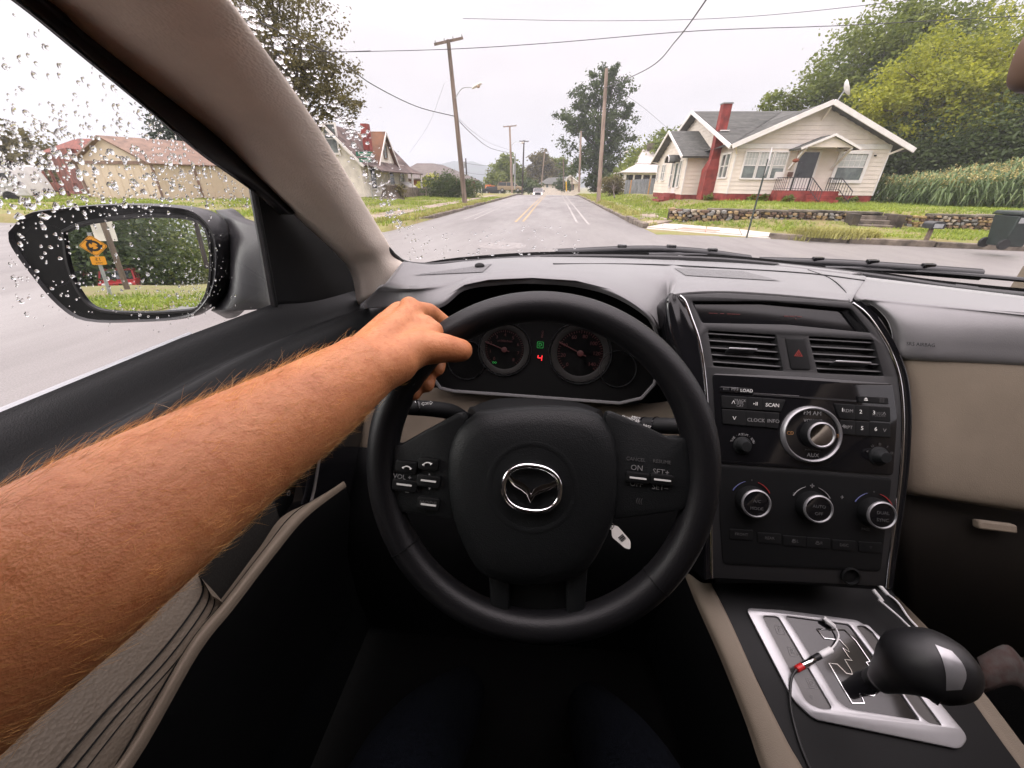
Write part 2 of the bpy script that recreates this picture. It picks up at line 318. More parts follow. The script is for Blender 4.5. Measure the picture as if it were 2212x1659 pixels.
# painted lines: children of the road
def strip(name, x0, x1, y0, y1, m, dz=.006, par=road, curve=0):
    b = MB(); ys = np.linspace(y0, y1, max(2, int((y1-y0)/4)+2)); b.grid([[(x, y, float(rz(y))+.05*math.sin((x+5.45)/8.9*math.pi)*float(sstep(18,30,y))+dz) for x in (x0, x1)] for y in ys]); return b.build(name, m, par, smooth=0)
strip('yellow_line', -1.66, -1.55, 17.6, 120, M_painty); strip('yellow_line', -1.36, -1.25, 17.9, 120, M_painty)
strip('white_line', .96, 1.06, 17.8, 120, M_paintw); strip('white_line', 1.40, 1.50, 17.0, 120, M_paintw)
strip('white_line', -4.05, -3.96, 18.3, 120, M_paintw); strip('white_line', -3.62, -3.53, 18.5, 120, M_paintw)
b = MB(); b.lathe([(.0,.004),(.30,.004),(.31,.006),(.315,.004),(.40,.004),(.60,.005),(.62,.007),(.64,.005),(.66,-.02)], (-1.30,10.6,.0), (1,0,0), (0,0,1), 40); b.build('manhole_cover', mat('worn_manhole', (.235,.22,.21), .6, var=.12, bump=.4, bs=60, bd=.004), road)
# kerbs built of separate stones
def kerb_run(pts, w, h, z0=0, seg=1.8, par=None, rough=.05):
    P = [np.array([*p, 0.]) for p in pts]; L = [0]
    for a, c in zip(P, P[1:]): L.append(L[-1]+np.linalg.norm(c-a))
    n = max(1, int(L[-1]/seg)); out = []
    def at(s):
        i = min(np.searchsorted(L, s, side='right')-1, len(P)-2); f = (s-L[i])/(L[i+1]-L[i]); return P[i]*(1-f)+P[i+1]*f
    for k in range(n):
        a, c = at(L[-1]*k/n+.02), at(L[-1]*(k+1)/n-.02); d = nrm(c-a); s_ = np.array([-d[1], d[0], 0]); j = random.uniform(-rough, rough)*.5; zz = z0+float(rz(a[1])); hh = h*random.uniform(.75,1.1)
        b = MB(); b.obox((a+c)/2+s_*j+np.array([0,0,zz+hh/2-.1]), (c-a)/2, s_*w/2, np.array([0,0,hh/2+.1])); b.build('kerb_stone', M_kerb, par, bevel=.025)
kerbL = thing('kerb', 'broken old stone kerb on the left of the road', 'kerb', (-5.3, 30, 0)); kerbL['kind'] = 'structure'
kerb_run([(-7.6,13.4),(-6.4,14.3),(-5.7,15.6),(-5.5,18),(-5.5,30),(-5.5,60),(-5.5,78)], .24, .17, par=kerbL, seg=2.0)
kerbR = thing('kerb', 'stone kerb on the right of the road ending at the pale ramp', 'kerb', (3.4, 30, 0)); kerbR['kind'] = 'structure'
kerb_run([(3.52,16.2),(3.45,17.4),(3.42,19.6)], .22, .20, par=kerbR, seg=1.2); kerb_run([(3.42,19.8),(3.42,23),(3.42,78)], .20, .13, par=kerbR, seg=2.4)
kerbS = thing('kerb', 'dark kerb along the side street below the stone wall', 'kerb', (14, 12.2, 0)); kerbS['kind'] = 'structure'
kerb_run([(6.9,13.9),(7.6,13.35),(10,12.85),(13.5,12.25),(22,10.9),(40,8.1)], .2, .15, par=kerbS, seg=2.0)
# pavement and ramp on the right corner, slab by slab
pav = thing('pavement', 'pale concrete corner ramp and worn path on the right', 'pavement', (5, 16, 0)); pav['kind'] = 'structure'
def slab(name, pts, z, m, par=pav, t=.1): lo = [np.array([x,y,z(x,y)-t]) for x,y in pts]; b = MB(); b.prism(lo, [p+np.array([0,0,t]) for p in lo]); return b.build(name, m, par, bevel=.008)
zr = lambda x,y: .035+.05*max(0,min(1,(y-15.2+.45*(x-4))/1.2))
rampn = [(3.55,16.15),(4.45,15.62),(5.35,15.08),(6.30,14.42),(6.95,13.98)]; rampf = [(4.55,17.55),(5.25,17.25),(5.95,16.75),(6.75,15.75),(7.45,14.7)]
for k in range(4): 
    a0, a1, b0, b1 = np.array(rampn[k]), np.array(rampn[k+1]), np.array(rampf[k]), np.array(rampf[k+1]); g = .012
    slab('slab', [tuple(a0*(1-g)+a1*g), tuple(a1*(1-g)+a0*g), tuple(b1*(1-g)+b0*g), tuple(b0*(1-g)+b1*g)], zr, M_conc)
tq = [(4.55,15.66),(5.65,14.98),(5.92,15.28),(4.85,15.98)]; tp = slab('tactile_panel', tq, lambda x,y: zr(x,y)+.012, M_tact, t=.05)
slab('gutter_strip', [(3.5,15.95),(6.9,13.72),(6.98,13.92),(3.58,16.12)], lambda x,y: .02, M_conc, t=.06)
for (p) in ([(3.7,16.9),(5.0,17.85),(4.8,19.2),(3.75,18.6)], [(3.8,18.75),(4.75,19.35),(5.05,21.2),(4.2,21.2)]): slab('path_slab', p, lambda x,y: float(gz(x,y))+.03, M_concd)
for k in range(6): y = 21.4+k*2.6; slab('path_slab', [(4.35+.03*k,y),(5.2+.03*k,y),(5.2+.03*k,y+2.5),(4.35+.03*k,y+2.5)], lambda x,y: float(gz(x,y))+.035, M_concd)
pavl = thing('pavement', 'worn pavement overgrown by grass on the left', 'pavement', (-7, 20, 0)); pavl['kind'] = 'structure'
slab('ramp_slab', [(-9.6,13.0),(-7.5,13.35),(-7.1,14.7),(-9.4,14.9)], lambda x,y: .11, M_conc, pavl)
for k in range(14): y = 15.0+k*2.6; slab('path_slab', [(-7.9,y),(-6.9,y),(-6.9,y+2.5),(-7.9,y+2.5)], lambda x,y: float(gz(x,y))+.03, M_concd, pavl)
for k in range(3): x = -11.6-k*2.2; slab('path_slab', [(x,20.2),(x+2.1,20.2),(x+2.1,21.2),(x,21.2)], lambda x,y: float(gz(x,y))+.03, M_concd, pavl)
# grass: tufts of bent blades
M_grass = leafmat('grass_blades', (.11,.19,.02), (.38,.44,.07), .35, .55); M_dry = leafmat('dry_grass', (.20,.20,.05), (.46,.43,.14), .3, .6)
def tufts(name, X, Y, hmin, hmax, m, blades=5, zf=gz, spread=.05, width=.012, label=None):
    n = len(X)*blades; bx = np.repeat(X, blades)+RNG.normal(0,spread,n); by = np.repeat(Y, blades)+RNG.normal(0,spread,n); bz = zf(bx,by)-.02
    a = RNG.uniform(0,2*np.pi,n); h = RNG.uniform(hmin,hmax,n); ln = RNG.uniform(.15,.9,n)*h; w = width*RNG.uniform(.6,1.4,n)
    dx, dy = np.cos(a), np.sin(a); P0 = np.stack([bx,by,bz],1); sd = np.stack([-dy,dx,np.zeros(n)],1)*w[:,None]
    P1 = P0+np.stack([dx*ln*.3,dy*ln*.3,h*.62],1); P2 = P0+np.stack([dx*ln,dy*ln,h],1)
    q = np.stack([P0-sd, P0+sd, P1+sd*.7, P1-sd*.7],1); q2 = np.stack([P1-sd*.7, P1+sd*.7, P2+sd*.08, P2-sd*.08],1)
    V = np.concatenate([q,q2]).reshape(-1,3); tn = RNG.random(n); return tag(link(name, np_mesh(name, V, 4, m, np.concatenate([tn,tn])), None, kind='stuff'), label, 'grass')
def scatter(n, x0, x1, y0, y1, ok): X = RNG.uniform(x0,x1,n); Y = RNG.uniform(y0,y1,n); k = ok(X,Y); return X[k], Y[k]
def mask(X, Y, s): return np.sin(X*1.1+s)+np.sin(Y*1.3+s*2)+np.sin((X+Y)*.63+s)+RNG.normal(0,.8,len(X))
X,Y = scatter(15000, 3.6, 26, 12, 24, lambda X,Y: (Y > 14.2-.17*(X-6)) & ~((X < 7.6) & (Y < 17.8-.75*(X-4.2)) & (Y < 17.7)) & ~((X > 3.7) & (X < 4.9) & (Y < 21) & (mask(X,Y,1) < .8)) & ~((X > 4.6) & (abs(Y-17.35+.13*(X-4.6)) < .16)))
tufts('grass', X, Y, .05, .13, M_grass, 6, label='short lawn around the stone wall and corner ramp')
X,Y = scatter(12000, 3.6, 24, 22, 75, lambda X,Y: ~((X > 8.0) & (Y > 25.3) & (X < 18)) & (mask(X,Y,2) > -1.2)); tufts('grass', X, Y, .07, .20, M_grass, 6, spread=.12, width=.02, label='grass bank beside the right kerb up to the fence')
X,Y = scatter(15000, -40, -5.5, 13.3, 45, lambda X,Y: (mask(X,Y,3) > -.7) & ~((X > -7.9) & (X < -6.9) & (mask(X,Y,5) < .6)) & ~((X < -9.5) & (X > -17) & (Y > 20.1) & (Y < 21.3) & (mask(X,Y,7) < .8))); tufts('grass', X, Y, .06, .16, M_grass, 6, spread=.12, width=.02, label='lawn in front of the old white house on the left')
X,Y = scatter(2600, -7.4, -5.5, 13.8, 34, lambda X,Y: (np.abs(X+5.75-.9*np.exp(-((Y-13.8)/1.6)**2)*-1) < .28+.25*RNG.random(len(X)))); tufts('dry_grass', X, Y, .06, .20, M_dry, 6, spread=.06, label='yellowing grass spilling over the left kerb')
X = RNG.uniform(7.6,9.6,420); Y = 13.75-.2*(X-7.6)+RNG.normal(0,.28,420)*np.clip((9.8-X),.35,1); tufts('dry_grass', X, Y, .10, .30, M_dry, 9, spread=.10, width=.010, label='straw coloured grass clump by the corner sign post')
X,Y = scatter(1400, 3.45, 4.2, 16.5, 60, lambda X,Y: mask(X,Y,9) > .2); tufts('dry_grass', X, Y, .08, .26, M_dry, 6, spread=.07, label='dry weeds along the right kerb')
# ================================================================== BUILDINGS, TREES, POLES, STREET THINGS
M_siding = mat('cream_siding', (.78,.70,.61), .6, var=.05, vs=1.5, bump=.15, bs=80, bd=.003)
M_trimw = mat('white_trim', (.80,.77,.74), .5, var=.05, vs=2)
M_brickred = mat('red_masonry', (.27,.045,.035), .75, var=.25, vs=2.5, bump=.5, bs=18, bd=.012)
M_shingle = mat('grey_shingles', (.135,.135,.125), .95, var=.4, vs=2.5, bump=.6, bs=30, bd=.01, col2=(.085,.088,.082), spec=.15)
M_iron = mat('iron_railing', (.03,.03,.032), .5, var=.2)
M_pane = mat('window_pane', (.16,.19,.18), .12, var=.35, vs=1.5, spec=.7)
M_paned = mat('window_pane_dark', (.035,.04,.04), .1, var=.35, vs=1.5, spec=.7)
M_blind = mat('window_blind', (.50,.52,.50), .6, var=.1, stretch=(1,1,8), vs=3)
M_dark = mat('dark_opening', (.02,.02,.02), .8)
M_bark = mat('bark', (.11,.085,.065), .9, var=.4, vs=4, bump=.8, bs=18, bd=.03, stretch=(1,1,.25))
M_pole = mat('weathered_pole', (.21,.16,.125), .9, var=.3, vs=5, bump=.5, bs=30, bd=.01, stretch=(1,1,.1))
M_poled = mat('dark_pole', (.06,.045,.04), .9, var=.3, vs=5, stretch=(1,1,.1)); M_polel = mat('pale_pole', (.34,.26,.21), .9, var=.25, vs=5, stretch=(1,1,.1))
M_galv = mat('galvanised', (.42,.43,.43), .45, metal=.5, var=.12, vs=4)
def boards(par, p0, du, n, width, z0, z1, step=.20, gable=None, m=None):   # lapped siding boards, each its own piece
    p0, du, n = np.asarray(p0,float), np.asarray(du,float), np.asarray(n,float); z = z0
    while z < z1-.02:
        h = min(step, z1-z); lo, hi = (0., width) if gable is None else gable(z+h*.35)
        if hi-lo > .15:
            b = MB(); a, c = p0+du*lo, p0+du*hi; Z0, Z1 = np.array([0,0,z+.006]), np.array([0,0,z+h+.004])
            b.add([a+Z0, c+Z0, c+Z0+n*.030, a+Z0+n*.030, a+Z1, c+Z1, c+Z1+n*.010, a+Z1+n*.010], [(0,3,2,1),(4,5,6,7),(0,1,5,4),(1,2,6,5),(2,3,7,6),(3,0,4,7)]); b.build('siding_board', m or M_siding, par, smooth=0)
        z += step
def window(par, c, du, n, w, h, frame=.11, sash=True, blind=.5, lattice=0, m=M_trimw, dark=False):
    c, du, n = [np.asarray(q,float) for q in (c,du,n)]; up = np.array([0,0,1.])
    b = MB()
    for s in (-1,1): b.obox(c+du*s*(w/2+frame/2)+n*.03, du*frame/2, up*(h/2+frame), n*.035)
    for s in (-1,1): b.obox(c+up*s*(h/2+frame/2)+n*.032, du*w/2, up*frame/2, n*.035)
    f = b.build('window', m, par, smooth=0)
    g = MB(); g.obox(c+n*.005, du*w/2, up*h/2, n*.006); g.build('pane', M_paned if dark else M_pane, f, smooth=0)
    if blind: g = MB(); g.obox(c+up*(h/2-h*blind/2)+n*.014, du*w*.48, up*h*blind*.48, n*.002); g.build('blind', M_blind, f, smooth=0)
    g = MB()
    if sash: g.obox(c+n*.022, du*w/2, up*.022, n*.012)
    for k in range(lattice): g.obox(c+up*h*.25+du*w*((k+1)/(lattice+1)-.5)+n*.02, du*.009, up*h*.25, n*.008)
    if lattice: g.obox(c+up*h*.25+n*.0205, du*w/2, up*.009, n*.007)
    if g.v: g.build('sash', m, f, smooth=0)
    return f
def roofslab(par, pts, t, m, name='roof'):
    P = [np.asarray(p,float) for p in pts]; nn = nrm(np.cross(P[1]-P[0], P[2]-P[0])); nn = nn if nn[2] > 0 else -nn
    b = MB(); b.prism([p-nn*t for p in P], P); return b.build(name, m, par, smooth=0)
def shingles(par, p0, du, dv, w, l, m, rowh=.28, seg=1.0, clip=None):                # rows of shingle courses joined into one relief
    b = MB(); nrow = int(l/rowh); nn = nrm(np.cross(du, dv)); nn = nn if nn[2] > 0 else -nn
    for r in range(nrow):
        x = -random.random()*seg; wr = w if clip is None else min(w, clip(r*rowh/l))
        while x < wr:
            a, c = max(0,x), min(wr,x+seg*random.uniform(.7,1.2)); 
            if c-a > .05: q = p0+dv*(r*rowh)+nn*.004; t = random.uniform(.006,.016); b.add([q+du*a+nn*t, q+du*(c-.012)+nn*t, q+du*(c-.012)+dv*rowh, q+du*a+dv*rowh, q+du*a, q+du*(c-.012)], [(0,1,2,3),(0,4,5,1)])
            x = c if c > x else x+seg
    o = b.build('shingle_courses', m, par, smooth=0); o['kind'] = 'stuff'; return o
# ---- the cream house
H = thing('house', 'cream boarded single storey house with red foundation above the stone wall', 'house', (9.7, 25.4, .5))
X0,X1,YF,YB = 9.7,17.35,25.4,41.4; ZS,ZE = 1.10,3.52; RX,RZ = 13.5,5.30; MY,MZ = 33.4,6.05
U, Vv_, UPZ = np.array([1.,0,0]), np.array([0,1.,0]), np.array([0,0,1.])
b = MB(); b.box(X0+.02,YF+.02,.2,X1-.02,YB,ZE); b.prism([np.array([X0+.02,YF+.02,ZE]),np.array([X1-.02,YF+.02,ZE]),np.array([RX,YF+.02,RZ-.16])], [np.array([X0+.02,YF+6,ZE]),np.array([X1-.02,YF+6,ZE]),np.array([RX,YF+6,RZ-.16])])
b.prism([np.array([X0+.02,YF+.02,ZE]),np.array([X0+.02,YB,ZE]),np.array([X0+.02,MY,MZ-.16])], [np.array([X1,YF+.02,ZE]),np.array([X1,YB,ZE]),np.array([X1,MY,MZ-.16])]); b.build('wall', M_siding, H, smooth=0)
b = MB(); b.box(X0-.01,YF-.01,.1,X1+.01,YB+.01,ZS); b.build('foundation', M_brickred, H, smooth=0, label='red painted foundation')
boards(H, (X0,YF,0), U, -Vv_, X1-X0, ZS, 3.28, .2)
def gab(z): t = (z-ZE+.10)/(RZ-.16-ZE+.10); t = max(0,min(1,t)); return (X0*(1-t)+RX*t-X0+.02, X1*(1-t)+RX*t-X0-.02)
boards(H, (X0,YF,0), U, -Vv_, X1-X0, 3.52, RZ-.2, .2, gab)
b = MB(); b.box(X0-.02,YF-.045,3.29,X1+.02,YF+.0,3.51); b.build('frieze_board', M_trimw, H, smooth=0)
boards(H, (X0,YF,0), Vv_, -U, 3.5, ZS, 3.5, .2)
def gab2(z): t = max(0,min(1,(z-3.4)/(MZ-.16-3.4))); return (t*(MY-YF)+.02, (YB-YF)-t*(YB-MY)-.02)
boards(H, (X0,YF,0), Vv_, -U, YB-YF, 3.5, MZ-.25, .2, gab2)
for x,y in ((X0-.015,YF-.015),(X1+.015,YF-.015)): b = MB(); b.box(x-.03,y-.03,ZS,x+.03,y+.03,3.5); b.build('corner_board', M_trimw, H, smooth=0)
# roofs
ov = .5
def zf_(x): return RZ-(abs(x-RX))*(RZ-3.42)/(RX-X0+ov*.9)
EL, ER = X0-ov, X1+.75
ye = YF-.55; ym = lambda z: (YF-ov)+(z-3.40)*(MY-YF+ov)/(MZ-3.40)
roofslab(H, [(EL,ye,zf_(EL)),(RX,ye,RZ),(RX,ym(RZ),RZ),(EL,ym(zf_(EL))+.3,zf_(EL))], .12, M_shingle); roofslab(H, [(RX,ye,RZ),(ER,ye,zf_(ER)),(ER,ym(RZ),zf_(ER)),(RX,ym(RZ),RZ)], .12, M_shingle)
roofslab(H, [(X0-.55,YF-ov,3.40),(X0-.55,MY,MZ),(18.4,MY,MZ),(RX,ym(RZ),RZ)], .12, M_shingle); roofslab(H, [(X0-.55,YB+ov,3.4),(X0-.55,MY,MZ),(18.4,MY,MZ),(18.4,YB+ov,3.4)], .12, M_shingle)
ls_ = np.array([0,MY-YF+ov,MZ-3.40]); ll = np.linalg.norm(ls_); shingles(H, np.array([X0-.5,YF-ov,3.41]), U, ls_/ll, 8.8, ll, M_shingle, clip=lambda f: (f*(MZ-3.40)/(RZ-3.40))*(RX-X0+.5))
lg_ = np.array([RX-EL,0,RZ-zf_(EL)]); l2 = np.linalg.norm(lg_); shingles(H, np.array([EL,ye+.02,zf_(EL)+.003]), Vv_, lg_/l2, 5.0, l2, M_shingle)
def rake(par, p, q, w=.20, t=.06, name='fascia'): b = MB(); b.bar(p, q, t, w, (0,0,1)); return b.build(name, M_trimw, par, smooth=0)
rake(H, (EL-.03,ye-.03,zf_(EL)-.06), (RX,ye-.03,RZ-.05), .22, .07); rake(H, (ER+.03,ye-.035,zf_(ER)-.06), (RX,ye-.035,RZ-.05), .22, .07)
rake(H, (X0-.59,YF-ov,3.33), (X0-.59,MY,MZ-.06), .20); rake(H, (X0-.59,YB+ov,3.33), (X0-.59,MY,MZ-.06), .20)
for p,q in (((X0+.02,YF-.02,3.05),(X0-.3,ye+.1,3.4)),((X1-.02,YF-.02,3.05),(X1+.5,ye+.1,3.38)),((RX,YF-.02,RZ-.75),(RX,ye+.08,RZ-.25))): b = MB(); b.bar(p,q,.07,.09); b.build('eave_bracket', M_siding, H)
# windows and door on the front
for cx,w in ((10.52,.62),(11.27,.62),(12.02,.62)): window(H, (cx,YF-.03,2.50), U, -Vv_, w, 1.22, .075, True, .5 if cx < 12 else .62, 3)
b = MB(); b.obox((12.18,YF-.075,2.03), U*.22, UPZ*.17, Vv_*.05); b.build('air_conditioner', M_trimw, H)
window(H, (15.70,YF-.03,2.46), U, -Vv_, 1.32, 1.22, .15, True, .52, 4)
b = MB(); b.box(12.96,YF-.05,1.30,13.92,YF-.025,3.14); dr = b.build('front_door', M_paned, H, smooth=0); b = MB(); b.box(13.06,YF-.06,1.32,13.82,YF-.048,1.92); b.build('door_panel', M_trimw, dr, smooth=0)
b = MB(); b.box(12.86,YF-.07,1.15,12.96,YF-.02,3.2); b.box(13.92,YF-.07,1.15,14.02,YF-.02,3.2); b.box(12.86,YF-.072,3.14,14.02,YF-.02,3.22); b.build('door_frame', M_trimw, dr, smooth=0)
# porch hood, stoop, railings
px0,px1,pm,py,pz,pa = 12.42,15.02,13.72,YF-1.15,3.28,3.84
roofslab(H, [(px0-.1,py-.1,pz-.04),(pm,py-.1,pa),(pm,YF-.03,pa),(px0-.1,YF-.03,pz-.04)], .07, M_shingle, 'porch_roof'); roofslab(H, [(px1+.1,py-.1,pz-.04),(pm,py-.1,pa),(pm,YF-.03,pa),(px1+.1,YF-.03,pz-.04)], .07, M_shingle, 'porch_roof')
b = MB(); b.prism([np.array([px0+.12,py,pz]),np.array([px1-.12,py,pz]),np.array([pm,py,pa-.1])], [np.array([px0+.12,py+.05,pz]),np.array([px1-.12,py+.05,pz]),np.array([pm,py+.05,pa-.1])]); b.build('porch_gable', M_siding, H, smooth=0)
rake(H, (px0-.12,py-.12,pz-.07), (pm,py-.12,pa-.03), .10, .04); rake(H, (px1+.12,py-.125,pz-.07), (pm,py-.125,pa-.03), .10, .04)
for x in (px0+.2,px1-.25): b = MB(); b.bar((x,YF-.04,2.35),(x,py+.08,3.22),.10,.10); b.bar((x,YF-.04,3.22),(x,py,3.24),.08,.10); b.build('porch_bracket', M_trimw, H)
b = MB(); b.box(12.05,YF-1.25,.4,14.85,YF-.05,1.30); b.build('stoop', M_brickred, H, smooth=0)
for k in range(3): b = MB(); b.box(13.2-.0,YF-1.25-.3*(k+1),.35,14.6,YF-1.25-.3*k,1.30-.2*(k+1)); b.build('step', M_brickred, H, smooth=0)
def railing(p, q, h, nb):
    p, q = np.asarray(p,float), np.asarray(q,float); b = MB(); b.bar(p+UPZ*h, q+UPZ*h, .03, .03); b.bar(p+UPZ*.1, q+UPZ*.1, .022, .022)
    for k in range(nb+1): r = p+(q-p)*k/nb; b.bar(r, r+UPZ*h, .018 if k % nb else .03, .018)
    return b.build('railing', M_iron, H, smooth=0)
railing((12.1,YF-1.2,1.30),(13.35,YF-1.2,1.30),.62,9); railing((14.15,YF-1.2,1.30),(14.8,YF-1.2,1.30),.62,5); railing((12.1,YF-.1,1.30),(12.1,YF-1.2,1.30),.62,6); railing((14.8,YF-.1,1.30),(14.8,YF-1.2,1.30),.62,6)
railing((13.35,YF-1.2,1.30),(13.5,YF-2.1,.72),.6,5); railing((14.8,YF-1.2,1.30),(14.95,YF-2.1,.72),.6,5)
b = MB(); b.box(12.62,YF-.16,1.98,12.84,YF-.03,2.2); b.build('letter_box', mat('brown_metal', (.12,.06,.04), .6), H)
b = MB(); b.ball((12.55,YF-.6,2.72), .16, 10, 6, (1,1,.6)); b.tube([(12.55,YF-.6,2.78),(12.55,YF-.6,3.2)], .008, 4); tag(b.build('hanging_basket', mat('rust_basket', (.28,.08,.04), .8), None, loc=(12.55,YF-.6,2.72)), 'rust brown hanging basket under the small porch hood', 'planter')
b = MB(); b.obox((16.72,YF-.05,3.0), U*.05, UPZ*.03, Vv_*.03); b.build('wall_light', M_dark, H)
# west side windows
for y in (26.22,26.86): window(H, (X0-.03,y,2.50), Vv_, -U, .52, 1.15, .07, True, .0, 0)
b = MB(); b.box(X0-.04,27.0+.3,2.0,X0-.012,27.0+.42,2.0); 
# chimney
ch = MB()
for (x0,y0,x1,y1,z0,z1) in ((9.02,27.48,9.68,28.42,.3,2.35),(9.22,27.68,9.68,28.22,2.35+.55,4.25)): ch.box(x0,y0,z0,x1,y1,z1)
ch.prism([np.array(p) for p in ((9.02,27.48,2.35),(9.68,27.48,2.35),(9.68,28.42,2.35),(9.02,28.42,2.35))], [np.array(p) for p in ((9.22,27.68,2.9),(9.68,27.68,2.9),(9.68,28.22,2.9),(9.22,28.22,2.9))])
ch.box(9.24,27.7,4.25,9.72,28.2,5.62); chm = ch.build('chimney', M_brickred, H, smooth=0, label='red painted chimney')
b = MB(); b.box(9.2,27.66,5.62,9.76,28.24,5.68); b.build('chimney_cap', mat('lead_grey', (.25,.25,.25), .6), chm, smooth=0)
b = MB(); b.box(9.35,27.55,4.30,9.85,28.36,4.36); b.build('chimney_flashing', M_trimw, chm, smooth=0)
# west wing
WX0,WY0,WY1,WZ0,WE,WA = 8.2,28.9,36.9,.95,3.2,4.85; WM = 32.9
b = MB(); b.box(WX0+.02,WY0+.02,.2,X0+.3,WY1,WE); b.prism([np.array([WX0+.02,WY0+.02,WE]),np.array([WX0+.02,WY1,WE]),np.array([WX0+.02,WM,WA-.14])], [np.array([X0+1,WY0+.02,WE]),np.array([X0+1,WY1,WE]),np.array([X0+1,WM,WA-.14])]); b.build('wing_wall', M_siding, H, smooth=0)
b = MB(); b.box(WX0-.01,WY0-.01,.1,X0,WY1+.01,WZ0); b.build('foundation', M_brickred, H, smooth=0)
boards(H, (WX0,WY0,0), Vv_, -U, WY1-WY0, WZ0, 3.2, .22)
def gab3(z): t = max(0,min(1,(z-3.1)/(WA-.14-3.1))); return (t*(WM-WY0)+.02, (WY1-WY0)-t*(WY1-WM)-.02)
boards(H, (WX0,WY0,0), Vv_, -U, WY1-WY0, 3.2, WA-.2, .22, gab3); boards(H, (WX0,WY0,0), U, -Vv_, X0-WX0, WZ0, 3.2, .22)
b = MB(); b.box(WX0-.045,WY0-.045,WZ0,WX0+.02,WY0+.06,3.2); b.build('corner_board', M_trimw, H, smooth=0)
for s,(ya,yb) in ((-1,(WY0-.5,WM)),(1,(WY1+.5,WM))): roofslab(H, [(WX0-.5,ya,WE-.12),(WX0-.5,WM,WA),(X0+1.2,WM,WA),(X0+1.2,ya,WE-.12)], .1, M_shingle); rake(H, (WX0-.53,ya,WE-.17), (WX0-.53,WM,WA-.05), .16)
ls3 = np.array([0,WM-WY0+.5,WA-WE+.12]); l3 = np.linalg.norm(ls3); shingles(H, np.array([WX0-.48,WY0-.5,WE-.11]), U, ls3/l3, 2.4, l3, M_shingle)
b = MB(); b.bar((WX0,WY1-.5,3.0),(WX0-.5,WY1+.2,3.15),.07,.07); b.build('eave_bracket', M_siding, H)
for y,w,h,zc in ((30.0,.42,1.5,2.15),(31.95,.42,1.5,2.15),(34.2,.40,1.0,2.35),(34.75,.40,1.0,2.35),(36.2,.38,1.0,2.35)): window(H, (WX0-.03,y,zc), Vv_, -U, w, h, .07, True, 0, 0)
b = MB(); b.box(WX0-.05,30.55,1.0,WX0-.02,31.4,3.0); d2 = b.build('side_door', M_trimw, H, smooth=0); b = MB(); b.box(WX0-.06,30.72,1.35,WX0-.048,31.23,2.8); b.build('door_pane', M_pane, d2, smooth=0)
b = MB(); aw = [[np.array([WX0-.03-.75*s, 31.0+.62*math.cos(t), 2.85+.42*math.sin(t)]) for t in np.linspace(0,math.pi,13)] for s in (0,1)]; b.grid(aw); b.build('arched_awning', M_shingle, H, solid=.03, smooth=60)
b = MB(); b.tube(aw[1], .035, 6); b.build('awning_edge', M_trimw, H)
for k in range(3): b = MB(); b.box(WX0-.35*(k+1)-.05,30.2-.1*k,.3,WX0-.35*k-.03,31.9+.1*k,1.0-.2*k); b.build('step', M_brickred, H, smooth=0)
# satellite dish on the ridge
t = thing('satellite_dish', 'white satellite dish on the front gable of the cream house', 'satellite dish', (RX+.25,YF-.4,RZ-.1))
b = MB(); dn = nrm((.80,-.35,.45)); b.lathe([(.02,-.10),(.16,-.08),(.28,-.03),(.36,.04),(.355,.055),(.27,-.015),(.02,-.085)], (RX+.45,YF-.45,RZ+.52), np.cross(dn,(0,0,1)), dn, 20); b.build('dish', M_trimw, t, smooth=60)
b = MB(); b.tube([(RX+.2,YF-.45,RZ-.25),(RX+.25,YF-.45,RZ+.1),(RX+.42,YF-.42,RZ+.45)], .025, 6); b.build('mast', M_galv, t)

# ---- dry stone wall: the large stones one by one, mortar core behind
SWL = thing('stone_wall', 'low rubble stone retaining wall with steps below the cream house', 'wall', (10,17,0))
wallp = [(4.75,18.1),(5.4,17.55),(6.4,17.2),(8,17.05),(12,16.55),(16,16.0),(22,15.2),(30,14.1)]
def wat(s):
    P = [np.array([*p,0.]) for p in wallp]; 
    for a,c in zip(P,P[1:]):
        L = np.linalg.norm(c-a)
        if s <= L: d = (c-a)/L; return a+d*s, d
        s -= L
    d = nrm(P[-1]-P[-2]); return P[-1]+d*s, d
WLEN = sum(np.linalg.norm(np.subtract(c,a)) for a,c in zip(wallp,wallp[1:]))
M_mortar = mat('wall_mortar', (.07,.055,.04), .95, var=.4, vs=3, bump=.7, bs=20, bd=.03)
M_cap = mat('wall_cap', (.15,.13,.10), .9, var=.4, vs=2, bump=.6, bs=18, bd=.03)
def zb(p): return .13 if p[0] > 7 else .13+.10*(7-p[0])/2.2
for i in range(int(WLEN/1.5)):
    s0, s1 = i*1.5, min((i+1)*1.5, WLEN); a,d = wat(s0); c,_ = wat(s1); n_ = np.array([d[1],-d[0],0]); n_ = n_ if n_[1] < 0 else -n_
    if abs(a[0]-11.55) < .9: continue
    top_ = .64 if i else .55
    b = MB(); lo = [a, c, c-n_*.35, a-n_*.35]; b.prism([p+UPZ*(-.1) for p in lo], [p+UPZ*(top_-.03) for p in lo]); b.build('wall_core', M_mortar, SWL, smooth=0)
    b = MB(); lo = [a+n_*.05, c+n_*.05-d*.02, c-n_*.38-d*.02, a-n_*.38]; j = random.uniform(-.02,.02); b.prism([p+UPZ*(top_-.03+j) for p in lo], [p+UPZ*(top_+.05+j) for p in lo]); b.build('cap_stone', M_cap, SWL, bevel=.015)
stone_m = [mat('stone_%s' % c, col, .85, var=.3, vs=9, bump=.7, bs=35, bd=.02) for c, col in (('tan',(.34,.24,.13)),('ochre',(.40,.28,.12)),('grey',(.27,.26,.24)),('brown',(.16,.10,.065)),('pale',(.42,.36,.28)),('umber',(.11,.08,.055)))]
